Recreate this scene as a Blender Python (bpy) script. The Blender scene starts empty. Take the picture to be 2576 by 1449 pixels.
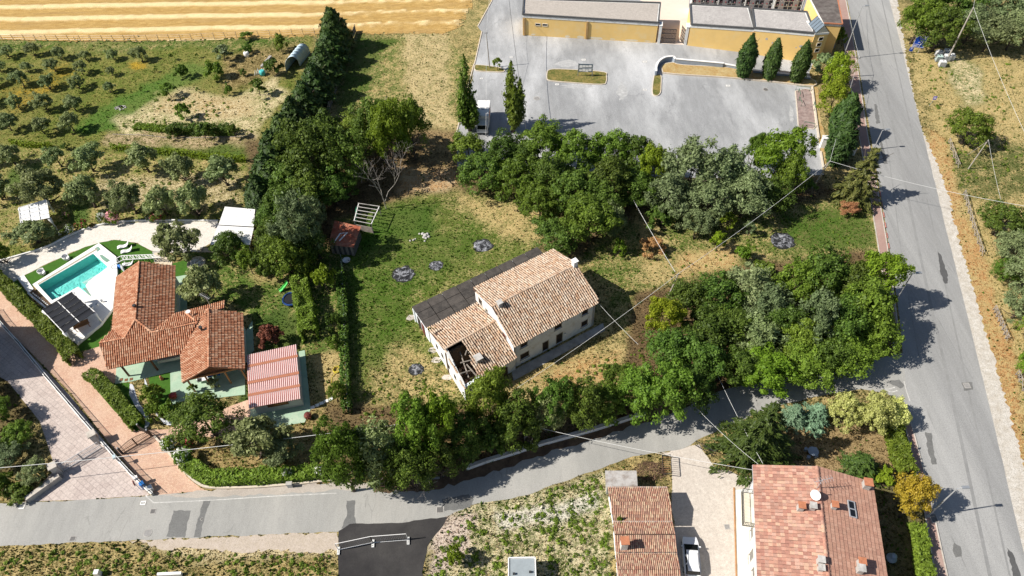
import bpy, bmesh, math, random
import numpy as np
from mathutils import Vector, Matrix
from mathutils.geometry import tessellate_polygon

SC = bpy.context.scene
COL = SC.collection
CAM_H = 78.0
F_PX, CX, CY = 1786.0, 1288.0, 724.5          # focal length and centre in survey pixels (2576 wide)
PITCH, ROLL = math.radians(50), math.radians(-2)
FW = Vector((0, math.cos(PITCH), -math.sin(PITCH)))
RT0 = Vector((1, 0, 0)); UP0 = RT0.cross(FW)
RT = RT0 * math.cos(ROLL) + UP0 * math.sin(ROLL)
UP = UP0 * math.cos(ROLL) - RT0 * math.sin(ROLL)
cam = bpy.data.cameras.new('camera'); cam_o = bpy.data.objects.new('camera', cam); COL.objects.link(cam_o)
m3 = Matrix((RT, UP, -FW)).transposed()
cam_o.matrix_world = Matrix.Translation((0, 0, CAM_H)) @ m3.to_4x4()
cam.sensor_width = 36; cam.lens = 36 * F_PX / 2576; cam.clip_end = 8000; cam.clip_start = 0.5
SC.camera = cam_o

SUN_EL, SUN_AZ = math.radians(44), math.radians(7)     # shadows fall towards azimuth SUN_AZ (from +X)
w = bpy.data.worlds.new('World'); SC.world = w; w.use_nodes = True
nt = w.node_tree; nt.nodes.clear()
sky = nt.nodes.new('ShaderNodeTexSky'); sky.sky_type = 'NISHITA'; sky.sun_disc = False
sky.sun_elevation = SUN_EL
sky.sun_rotation = math.atan2(-math.cos(SUN_AZ), -math.sin(SUN_AZ)) % (2 * math.pi)
bg = nt.nodes.new('ShaderNodeBackground'); bg.inputs[1].default_value = 0.065
wo = nt.nodes.new('ShaderNodeOutputWorld')
nt.links.new(sky.outputs[0], bg.inputs[0]); nt.links.new(bg.outputs[0], wo.inputs[0])
sun = bpy.data.lights.new('sun', 'SUN'); sun.energy = 5.0; sun.angle = math.radians(0.5); sun.color = (1, 0.945, 0.86)
sun_o = bpy.data.objects.new('sun', sun); COL.objects.link(sun_o)
sd = Vector((math.cos(SUN_AZ) * math.cos(SUN_EL), math.sin(SUN_AZ) * math.cos(SUN_EL), -math.sin(SUN_EL)))
sun_o.rotation_euler = sd.to_track_quat('-Z', 'Y').to_euler()
sun_o.location = (-60, 40, 60)
SC.view_settings.view_transform = 'Standard'; SC.view_settings.look = 'None'
SC.view_settings.gamma = 1; SC.view_settings.use_curve_mapping = False
SC.view_settings.exposure = 0.40
SC.cycles.max_bounces = 5; SC.cycles.transparent_max_bounces = 6
SC.cycles.caustics_reflective = False; SC.cycles.caustics_refractive = False

def D2W(x, y, h=0.0):
    "point of the place at height h that a survey pixel shows"
    d = FW * F_PX + RT * (x - CX) - UP * (y - CY)
    t = (h - CAM_H) / d.z
    return Vector((d.x * t, d.y * t, h))
def tp(r, c, x, y): return (c * 858.667 + x / 3, r * 483 + y / 3)
def P(r, c, x, y, h=0.0): return D2W(*tp(r, c, x, y), h)
def W2D(X, Y, Z=0):
    dx, dy, dz = X, Y, Z - CAM_H
    z = dx * FW.x + dy * FW.y + dz * FW.z
    return (CX + F_PX * (dx * RT.x + dy * RT.y + dz * RT.z) / z, CY - F_PX * (dx * UP.x + dy * UP.y + dz * UP.z) / z)
def hsolve(b, t):
    B = D2W(*b); best, bd = 0.5, 1e9
    for i in range(2, 600):
        h = i * 0.05; d = (D2W(*t, h) - Vector((B.x, B.y, h))).length
        if d < bd: best, bd = h, d
    return best
def pxm(x, y, h=0):
    "survey pixels per metre across at a spot"
    return 1.0 / max(1e-6, (D2W(x + 1, y, h) - D2W(x, y, h)).length)

RN = random.Random(11)
NP = np.random.default_rng(5)

def srgb(r, g, b): return tuple(((c / 255) / 12.92 if c <= 10 else ((c / 255 + .055) / 1.055) ** 2.4) for c in (r, g, b))
MATS = {}
class NB:
    def __init__(s, name):
        s.m = bpy.data.materials.new(name); s.m.use_nodes = True; s.t = s.m.node_tree; s.t.nodes.clear()
        s.out = s.n('ShaderNodeOutputMaterial')
    def n(s, k, **kw):
        x = s.t.nodes.new(k)
        for a, v in kw.items(): setattr(x, a, v)
        return x
    def l(s, a, b): s.t.links.new(a, b)
    def pos(s, rot=0, sc=(1, 1, 1)):
        g = s.n('ShaderNodeNewGeometry'); mp = s.n('ShaderNodeMapping')
        mp.inputs['Rotation'].default_value = (0, 0, rot); mp.inputs['Scale'].default_value = sc
        s.l(g.outputs['Position'], mp.inputs['Vector']); return mp.outputs[0]
    def noise(s, scale, detail=3, rough=.6, vec=None, dist=0):
        x = s.n('ShaderNodeTexNoise'); x.inputs['Scale'].default_value = scale; x.inputs['Detail'].default_value = detail
        x.inputs['Roughness'].default_value = rough; x.inputs['Distortion'].default_value = dist
        s.l(vec or s.pos(), x.inputs['Vector']); return x.outputs['Fac']
    def ramp(s, fac, a, b):
        x = s.n('ShaderNodeMapRange'); x.inputs[1].default_value = a; x.inputs[2].default_value = b; x.clamp = True
        s.l(fac, x.inputs[0]); return x.outputs[0]
    def mix(s, fac, a, b, mode='MIX'):
        x = s.n('ShaderNodeMix', data_type='RGBA', blend_type=mode)
        for i, v in ((0, fac), (6, a), (7, b)):
            if isinstance(v, (int, float)): x.inputs[i].default_value = v
            elif isinstance(v, tuple): x.inputs[i].default_value = (*v, 1)
            else: s.l(v, x.inputs[i])
        return x.outputs[2]
    def math(s, op, a, b=0.0):
        x = s.n('ShaderNodeMath', operation=op)
        for i, v in ((0, a), (1, b)):
            if isinstance(v, (int, float)): x.inputs[i].default_value = v
            else: s.l(v, x.inputs[i])
        return x.outputs[0]
    def bump(s, h, st=.5, d=.05):
        x = s.n('ShaderNodeBump'); x.inputs['Strength'].default_value = st; x.inputs['Distance'].default_value = d
        s.l(h, x.inputs['Height']); return x.outputs[0]
    def fin(s, col, rough=.9, nrm=None, metal=0, spec=.3):
        p = s.n('ShaderNodeBsdfPrincipled')
        if isinstance(col, tuple): p.inputs['Base Color'].default_value = (*col, 1)
        else: s.l(col, p.inputs['Base Color'])
        p.inputs['Roughness'].default_value = rough; p.inputs['Metallic'].default_value = metal
        p.inputs['Specular IOR Level'].default_value = spec
        if nrm is not None: s.l(nrm, p.inputs['Normal'])
        s.l(p.outputs[0], s.out.inputs[0]); return s.m

def plain(name, col, rough=.8, var=.18, sc=1.2, metal=0, spec=.3, dirt=None, dirtamt=.5, dsc=.7):
    "paint, plaster, metal: base colour with uneven wear"
    if name in MATS: return MATS[name]
    b = NB(name); f = b.noise(sc, 5, .65)
    c2 = tuple(x * (1 - var) for x in col); c1 = tuple(min(1, x * (1 + var * .5)) for x in col)
    c = b.mix(b.ramp(f, .3, .7), c1, c2)
    if dirt:
        d = b.ramp(b.noise(dsc, 6, .7), .62 - .3 * dirtamt, .75)
        c = b.mix(d, c, dirt)
    MATS[name] = b.fin(c, rough, None, metal, spec); return MATS[name]

def asphalt(name, col, lo=.75, rot=0, stretch=1.0, stain=(.5, .5, .5), stamt=.3, fine=.14, crack=True):
    b = NB(name); v = b.pos(rot, (1, stretch, 1))
    big = b.noise(.11, 5, .6, v); mid = b.noise(.8, 5, .7, v); fi = b.noise(9, 3, .8)
    c = b.mix(b.ramp(mid, .32, .68), tuple(x * lo for x in col), col)
    c = b.mix(b.math('MULTIPLY', b.ramp(big, .45, .68), stamt), c, stain)
    c = b.mix(b.math('MULTIPLY', b.ramp(b.noise(2.6, 6, .8, v), .5, .72), .35), c, tuple(x * .72 for x in col))
    c = b.mix(fine, c, b.mix(b.ramp(fi, .35, .65), (.05, .05, .05), (.9, .9, .9)), 'OVERLAY')
    if crack:
        vo = b.n('ShaderNodeTexVoronoi', feature='DISTANCE_TO_EDGE'); vo.inputs['Scale'].default_value = .22
        nn = b.n('ShaderNodeTexNoise'); nn.inputs['Scale'].default_value = 1.2; nn.inputs['Detail'].default_value = 4
        b.l(v, nn.inputs['Vector'])
        ad = b.n('ShaderNodeVectorMath', operation='ADD'); b.l(v, ad.inputs[0]); b.l(nn.outputs['Color'], ad.inputs[1])
        b.l(ad.outputs[0], vo.inputs['Vector'])
        k = b.math('MULTIPLY', b.ramp(vo.outputs['Distance'], .012, 0), b.ramp(b.noise(.25, 2), .5, .6))
        c = b.mix(b.math('MULTIPLY', k, .4), c, tuple(x * .45 for x in col))
    MATS[name] = b.fin(c, .92, b.bump(fi, .3, .02)); return MATS[name]

def gravel(name, col, col2, sc=3.5, dark=.25):
    b = NB(name); n1 = b.noise(sc, 6, .8); n2 = b.noise(.35, 4, .6)
    vo = b.n('ShaderNodeTexVoronoi'); vo.inputs['Scale'].default_value = 11 + sc; b.l(b.pos(), vo.inputs['Vector'])
    c = b.mix(b.ramp(n1, .35, .65), col2, col)
    c = b.mix(b.math('MULTIPLY', b.ramp(b.noise(1.0, 5, .75), .52, .68), .35), c, tuple(x * .75 for x in col2))
    c = b.mix(b.math('MULTIPLY', b.ramp(n2, .5, .75), .4), c, col2)
    c = b.mix(b.math('MULTIPLY', b.ramp(vo.outputs['Distance'], .5, .75), dark), c, tuple(x * .35 for x in col2))
    MATS[name] = b.fin(c, .95, b.bump(n1, .6, .05)); return MATS[name]

def paver(name, c1, c2, mortar, bw, bh, rot=0, wear=(.6, .5, .42), wamt=.35, off=.5, ms=.012):
    b = NB(name); v = b.pos(rot)
    br = b.n('ShaderNodeTexBrick'); br.offset = off
    br.inputs['Scale'].default_value = 1; br.inputs['Brick Width'].default_value = bw; br.inputs['Row Height'].default_value = bh
    br.inputs['Mortar Size'].default_value = ms; br.inputs['Mortar Smooth'].default_value = .2
    for i, k in ((1, c1), (2, c2), (3, mortar)): br.inputs[i].default_value = (*k, 1)
    b.l(v, br.inputs['Vector'])
    c = b.mix(b.math('MULTIPLY', b.ramp(b.noise(.5, 5, .65), .4, .7), wamt), br.outputs['Color'], wear)
    c = b.mix(.35, c, b.mix(b.ramp(b.noise(5, 4, .8), .35, .65), (.2, .2, .2), (.8, .8, .8)), 'OVERLAY')
    MATS[name] = b.fin(c, .9, b.bump(br.outputs['Fac'], -.3, .02)); return MATS[name]

def tilemat(name, cols, age=None, ageamt=0., rough=.85, lichen=None):
    "fired clay: every tile its own tone"
    b = NB(name); g = b.n('ShaderNodeNewGeometry'); o = b.n('ShaderNodeObjectInfo')
    r = b.math('FRACT', b.math('ADD', g.outputs['Random Per Island'], o.outputs['Random']))
    cr = b.n('ShaderNodeValToRGB'); el = cr.color_ramp.elements; cr.color_ramp.interpolation = 'CONSTANT' if len(cols) > 5 else 'LINEAR'
    el[0].color = (*cols[0], 1); el[-1].color = (*cols[-1], 1); el[-1].position = .999 if len(cols) <= 5 else (len(cols) - 1) / len(cols)
    for i, c in enumerate(cols[1:-1], 1):
        e = el.new(i / (len(cols) - 1) if len(cols) <= 5 else i / len(cols)); e.color = (*c, 1)
    b.l(r, cr.inputs[0]); c = cr.outputs[0]
    if age: c = b.mix(b.math('MULTIPLY', b.ramp(b.noise(1.1, 6, .75), .42, .6), ageamt), c, age)
    if lichen: c = b.mix(b.math('MULTIPLY', b.ramp(b.noise(.7, 6, .8), .62, .68), .75), c, lichen)
    c = b.mix(.3, c, b.mix(b.ramp(b.noise(14, 3, .8), .35, .65), (.15, .15, .15), (.85, .85, .85)), 'OVERLAY')
    MATS[name] = b.fin(c, rough); return MATS[name]

def leafmat(name, a, c2, trans=.28, hue=.018, tip=None):
    b = NB(name); g = b.n('ShaderNodeNewGeometry'); o = b.n('ShaderNodeObjectInfo')
    c = b.mix(g.outputs['Random Per Island'], a, c2)
    if tip: c = b.mix(b.ramp(g.outputs['Random Per Island'], .9, .93), c, tip)
    hs = b.n('ShaderNodeHueSaturation'); b.l(c, hs.inputs['Color'])
    b.l(b.math('ADD', .5 - hue, b.math('MULTIPLY', o.outputs['Random'], hue * 2)), hs.inputs['Hue'])
    b.l(b.math('ADD', .8, b.math('MULTIPLY', b.math('FRACT', b.math('MULTIPLY', o.outputs['Random'], 7.3)), .45)), hs.inputs['Value'])
    c = b.mix(b.math('MULTIPLY', b.ramp(b.noise(.55, 3, .6), .42, .65), .35), hs.outputs[0], tuple(x * .7 for x in a))
    d = b.n('ShaderNodeBsdfPrincipled'); d.inputs['Roughness'].default_value = .55; d.inputs['Specular IOR Level'].default_value = .25
    tr = b.n('ShaderNodeBsdfTranslucent'); ms = b.n('ShaderNodeMixShader')
    b.l(c, d.inputs['Base Color']); b.l(c, tr.inputs[0]); ms.inputs[0].default_value = trans
    b.l(d.outputs[0], ms.inputs[1]); b.l(tr.outputs[0], ms.inputs[2]); b.l(ms.outputs[0], b.out.inputs[0])
    MATS[name] = b.m; return b.m

def tag(o, label=None, cat=None, group=None, kind=None):
    if label: o['label'] = label
    if cat: o['category'] = cat
    if group: o['group'] = group
    if kind: o['kind'] = kind
    return o
def thing(name, label, cat, loc, group=None, rz=0):
    o = bpy.data.objects.new(name, None); COL.objects.link(o); o.location = loc; o.rotation_euler = (0, 0, rz)
    o.empty_display_size = .3
    return tag(o, label, cat, group)
class MB:
    "collects faces; build() links ONE mesh object"
    def __init__(s): s.v = []; s.f = []
    def face(s, pts):
        k = len(s.v); s.v += [Vector(p) for p in pts]; s.f.append(list(range(k, k + len(pts)))); return s
    def hexa(s, a, b):
        "a,b: lower and upper quads"
        k = len(s.v); s.v += [Vector(p) for p in a] + [Vector(p) for p in b]
        for q in ((3, 2, 1, 0), (4, 5, 6, 7), (0, 1, 5, 4), (1, 2, 6, 5), (2, 3, 7, 6), (3, 0, 4, 7)): s.f.append([k + i for i in q])
        return s
    def box(s, c, d, rz=0, tilt=None):
        m = Matrix.Rotation(rz, 3, 'Z') if tilt is None else tilt
        x, y, z = d[0] / 2, d[1] / 2, d[2] / 2
        L = [(-x, -y, -z), (x, -y, -z), (x, y, -z), (-x, y, -z)]; U = [(a, b, z) for a, b, _ in L]
        c = Vector(c)
        return s.hexa([c + m @ Vector(p) for p in L], [c + m @ Vector(p) for p in U])
    def beam(s, a, b, wd, ht):
        a = Vector(a); b = Vector(b); d = (b - a); L = d.length; d.normalize()
        sx = d.cross(Vector((0, 0, 1)))
        if sx.length < 1e-3: sx = Vector((1, 0, 0))
        sx.normalize(); sz = sx.cross(d)
        m = Matrix((sx, d, sz)).transposed()
        return s.box((a + b) / 2, (wd, L, ht), tilt=m)
    def prism(s, poly, z0, z1):
        "poly: xy points; z0,z1 numbers or lists"
        n = len(poly); k = len(s.v)
        ar = sum(poly[i][0] * poly[(i + 1) % n][1] - poly[(i + 1) % n][0] * poly[i][1] for i in range(n))
        idx = list(range(n)) if ar > 0 else list(range(n))[::-1]
        g = lambda z, i: z[i] if isinstance(z, (list, tuple)) else z
        s.v += [Vector((poly[i][0], poly[i][1], g(z0, i))) for i in idx] + [Vector((poly[i][0], poly[i][1], g(z1, i))) for i in idx]
        for i in range(n): s.f.append([k + i, k + (i + 1) % n, k + n + (i + 1) % n, k + n + i])
        for tri in tessellate_polygon([[s.v[k + i] * 1 for i in range(n)]]):
            a, b, c = tri
            nz = (s.v[k + b] - s.v[k + a]).cross(s.v[k + c] - s.v[k + a]).z
            if nz < 0: a, c = c, a
            s.f.append([k + n + a, k + n + b, k + n + c]); s.f.append([k + c, k + b, k + a])
        return s
    def tube(s, pts, rad, n=6, cap=True):
        pts = [Vector(p) for p in pts]; k0 = len(s.v)
        if not isinstance(rad, (list, tuple)): rad = [rad] * len(pts)
        for i, p in enumerate(pts):
            d = (pts[min(i + 1, len(pts) - 1)] - pts[max(i - 1, 0)]).normalized()
            a = d.cross(Vector((0, 0, 1)))
            if a.length < .05: a = d.cross(Vector((0, 1, 0)))
            a.normalize(); b = d.cross(a)
            for j in range(n):
                t = 2 * math.pi * j / n; s.v.append(p + (a * math.cos(t) + b * math.sin(t)) * rad[i])
        for i in range(len(pts) - 1):
            for j in range(n):
                s.f.append([k0 + i * n + j, k0 + i * n + (j + 1) % n, k0 + (i + 1) * n + (j + 1) % n, k0 + (i + 1) * n + j])
        if cap: s.f.append([k0 + j for j in range(n)][::-1]); s.f.append([k0 + (len(pts) - 1) * n + j for j in range(n)])
        return s
    def lathe(s, c, prof, n=12):
        k = len(s.v); c = Vector(c)
        for r, z in prof:
            for j in range(n): t = 2 * math.pi * j / n; s.v.append(c + Vector((r * math.cos(t), r * math.sin(t), z)))
        for i in range(len(prof) - 1):
            for j in range(n): s.f.append([k + i * n + j, k + i * n + (j + 1) % n, k + (i + 1) * n + (j + 1) % n, k + (i + 1) * n + j])
        s.f.append([k + j for j in range(n)][::-1]); s.f.append([k + (len(prof) - 1) * n + j for j in range(n)])
        return s
    def mesh(s, name, mat, off=Vector(), smooth=False):
        me = bpy.data.meshes.new(name); me.from_pydata([tuple(v - off) for v in s.v], [], s.f)
        if mat: me.materials.append(MATS[mat] if isinstance(mat, str) else mat)
        if smooth:
            for p in me.polygons: p.use_smooth = True
        me.update(); return me
    def build(s, name, mat, parent=None, smooth=False, label=None, cat=None, group=None, kind=None):
        if parent is not None: off = Vector(parent_loc(parent))
        else:
            xs = [v.x for v in s.v]; ys = [v.y for v in s.v]
            off = Vector(((min(xs) + max(xs)) / 2, (min(ys) + max(ys)) / 2, min(v.z for v in s.v)))
        o = bpy.data.objects.new(name, s.mesh(name, mat, off, smooth)); COL.objects.link(o)
        if parent is not None: o.parent = parent
        else: o.location = off
        return tag(o, label, cat, group, kind)
def parent_loc(p):
    v = Vector(p.location)
    while p.parent: p = p.parent; v += Vector(p.location)
    return v

def inpoly(px, py, poly):
    "vectorised point in polygon"
    x = np.asarray(px); y = np.asarray(py); r = np.zeros(x.shape, bool); n = len(poly)
    for i in range(n):
        x0, y0 = poly[i][0], poly[i][1]; x1, y1 = poly[(i + 1) % n][0], poly[(i + 1) % n][1]
        if y0 == y1: continue
        r ^= ((y0 > y) != (y1 > y)) & (x < (x1 - x0) * (y - y0) / (y1 - y0) + x0)
    return r
def edgedist(px, py, poly):
    d = np.full(np.shape(px), 1e9); n = len(poly)
    for i in range(n):
        ax, ay = poly[i][0], poly[i][1]; bx, by = poly[(i + 1) % n][0], poly[(i + 1) % n][1]
        vx, vy = bx - ax, by - ay; L = vx * vx + vy * vy + 1e-9
        t = np.clip(((px - ax) * vx + (py - ay) * vy) / L, 0, 1)
        d = np.minimum(d, np.hypot(px - ax - t * vx, py - ay - t * vy))
    return d
_LAT = NP.random((256, 256))
def vnoise(x, y):
    xi = np.floor(x).astype(int); yi = np.floor(y).astype(int); fx = x - xi; fy = y - yi
    fx = fx * fx * (3 - 2 * fx); fy = fy * fy * (3 - 2 * fy)
    g = lambda a, b: _LAT[a % 256, b % 256]
    return (g(xi, yi) * (1 - fx) + g(xi + 1, yi) * fx) * (1 - fy) + (g(xi, yi + 1) * (1 - fx) + g(xi + 1, yi + 1) * fx) * fy
def fbm(x, y, o=4):
    r = 0; a = .5
    for i in range(o): r = r + a * vnoise(x, y); x = x * 2.03 + 17; y = y * 2.03 + 31; a *= .5
    return r
def smooth_line(pts, k=6):
    "catmull-rom through 3d points"
    pts = [Vector(p) for p in pts]
    if len(pts) < 3: return pts
    o = []
    for i in range(len(pts) - 1):
        p0 = pts[max(i - 1, 0)]; p1 = pts[i]; p2 = pts[i + 1]; p3 = pts[min(i + 2, len(pts) - 1)]
        for j in range(k):
            t = j / k
            o.append(.5 * ((2 * p1) + (p2 - p0) * t + (2 * p0 - 5 * p1 + 4 * p2 - p3) * t * t + (3 * p1 - p0 - 3 * p2 + p3) * t ** 3))
    return o + [pts[-1]]
PAVED = []
def sheet(name, pts, z, mat, jit=0.0, step=1.0, th=0.0, kind='structure', parent=None, seed=1):
    "flat surface from an outline; jit makes the edge uneven"
    pts = [Vector((p[0], p[1], 0)) for p in pts]; rr = random.Random(seed)
    if jit:
        q = []
        for i in range(len(pts)):
            a, b = pts[i], pts[(i + 1) % len(pts)]; n = max(1, int((b - a).length / step))
            nn = Vector((-(b - a).y, (b - a).x, 0)).normalized()
            for k in range(n): q.append(a.lerp(b, k / n) + nn * (rr.uniform(-jit, jit) if k else 0))
        pts = q
    PAVED.append([(p.x, p.y) for p in pts])
    m = MB()
    if th: m.prism([(p.x, p.y) for p in pts], z - th, z)
    else:
        m.v = [Vector((p.x, p.y, z)) for p in pts]
        for t in tessellate_polygon([m.v]):
            a, b, c = t
            if (m.v[b] - m.v[a]).cross(m.v[c] - m.v[a]).z < 0: a, c = c, a
            m.f.append([a, b, c])
    return m.build(name, mat, parent, kind=kind)
def ribbon(name, line, wd, z, mat, kind='structure', h=0.0, parent=None):
    "strip of width wd along a line (a kerb when h > 0)"
    line = [Vector((p[0], p[1], 0)) for p in line]; m = MB(); Ls = []; Rs = []
    for i, p in enumerate(line):
        d = (line[min(i + 1, len(line) - 1)] - line[max(i - 1, 0)]).normalized(); nn = Vector((-d.y, d.x, 0))
        Ls.append(p + nn * wd / 2); Rs.append(p - nn * wd / 2)
    for i in range(len(line) - 1):
        if h: m.hexa([Rs[i] + Vector((0, 0, z)), Rs[i + 1] + Vector((0, 0, z)), Ls[i + 1] + Vector((0, 0, z)), Ls[i] + Vector((0, 0, z))],
                     [Rs[i] + Vector((0, 0, z + h)), Rs[i + 1] + Vector((0, 0, z + h)), Ls[i + 1] + Vector((0, 0, z + h)), Ls[i] + Vector((0, 0, z + h))])
        else: m.face([Rs[i] + Vector((0, 0, z)), Rs[i + 1] + Vector((0, 0, z)), Ls[i + 1] + Vector((0, 0, z)), Ls[i] + Vector((0, 0, z))])
    return m.build(name, mat, parent, kind=kind)
ORD = ['first', 'second', 'third', 'fourth', 'fifth', 'sixth', 'seventh', 'eighth', 'ninth', 'tenth', 'eleventh', 'twelfth', 'thirteenth',
       'fourteenth', 'fifteenth', 'sixteenth', 'seventeenth', 'eighteenth', 'nineteenth', 'twentieth'] + ['%dth' % i for i in range(21, 60)]
asphalt('asphalt_main', (.305, .305, .30), .80, math.radians(-14.5), .07, (.46, .455, .44), .5, .2)
asphalt('asphalt_side', (.35, .345, .325), .85, math.radians(80), .3, (.50, .48, .44), .45, .16)
asphalt('asphalt_parking', (.33, .335, .34), .78, math.radians(84), .35, (.58, .585, .59), .85, .3)
asphalt('asphalt_new', (.035, .033, .034), .7, 0, 1, (.09, .085, .08), .6, .15, False)
asphalt('asphalt_patch_mat', (.17, .17, .165), .75, 0, 1, (.25, .25, .24), .3, .2, False)
asphalt('asphalt_dark', (.10, .10, .10), .8, 0, 1, (.16, .16, .16), .3, .2, False)
asphalt('tar_joint', (.275, .275, .27), .8, 0, 1, (.33, .33, .32), .4, .1, False)
asphalt('side_dirt', (.44, .39, .34), .82, 0, 1, (.52, .48, .42), .6, .2)
asphalt('pavement_red', (.40, .26, .22), .85, 0, 1, (.45, .36, .31), .5, .15, False)
gravel('gravel_white', (.80, .76, .70), (.62, .57, .50), 3.0, .3)
gravel('gravel_shoulder', (.66, .63, .58), (.46, .41, .34), 1.1, .45)
gravel('gravel_verge', (.56, .48, .41), (.44, .37, .29), 1.8, .3)
gravel('gravel_drive', (.66, .60, .53), (.50, .44, .38), 2.2, .25)
gravel('pebble_white', (.78, .8, .84), (.5, .52, .56), 6, .5)
paver('brick_drive', (.52, .31, .22), (.60, .40, .28), (.40, .27, .20), .30, .15, math.radians(38), (.66, .50, .38), .5)
paver('stamped_court', (.44, .365, .33), (.52, .44, .40), (.30, .25, .23), .62, .62, math.radians(36), (.58, .50, .45), .6, .3, .03)
plain('green_screed', (.36, .50, .37), .8, .15, .8, dirt=(.48, .55, .42), dirtamt=.5)
plain('turf_fake', (.05, .135, .012), .95, .25, 2.5)
plain('white_paint', (.80, .79, .77), .6, .06, 2)
plain('white_fabric', (.82, .82, .81), .9, .05, 2)
paver('deck_stone', (.80, .79, .76), (.86, .85, .82), (.62, .61, .58), .9, .9, math.radians(28), (.74, .72, .68), .35, .5, .012)
plain('white_stone', (.84, .83, .80), .7, .06, .8)
plain('kerb_stone', (.55, .50, .44), .9, .25, 1.5, dirt=(.3, .27, .22), dirtamt=.4)
plain('concrete', (.45, .43, .40), .9, .25, 1.2, dirt=(.22, .21, .19), dirtamt=.5)
plain('dark_metal', (.03, .032, .035), .5, .1, 2, spec=.5)
plain('grey_metal', (.42, .44, .46), .45, .12, 2, metal=.5)
plain('galvanised', (.55, .56, .58), .45, .15, 2, metal=.4)
plain('old_wood', (.33, .29, .25), .9, .35, 3)
plain('brown_wood', (.22, .10, .05), .7, .3, 3)
plain('orange_wood', (.42, .20, .08), .6, .2, 3)
plain('black_fabric', (.012, .013, .018), .45, .3, 1.2, spec=.5)
plain('soil', (.42, .33, .23), .95, .3, 1.5, dirt=(.2, .15, .1), dirtamt=.5)
plain('bark', (.11, .085, .065), .95, .4, 3)
plain('bark_pale', (.42, .38, .34), .95, .3, 3)
plain('dark_glass', (.012, .014, .016), .12, .1, 2, spec=.6)
plain('wire_pale', (.70, .70, .68), .6, .05, 2)
plain('wire_dark', (.06, .06, .06), .6, .05, 2)
plain('kerb_red', (.45, .2, .16), .9, .4, 2)
plain('litter_soil', (.10, .065, .04), .95, .4, 2, dirt=(.2, .13, .08), dirtamt=.6)

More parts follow.
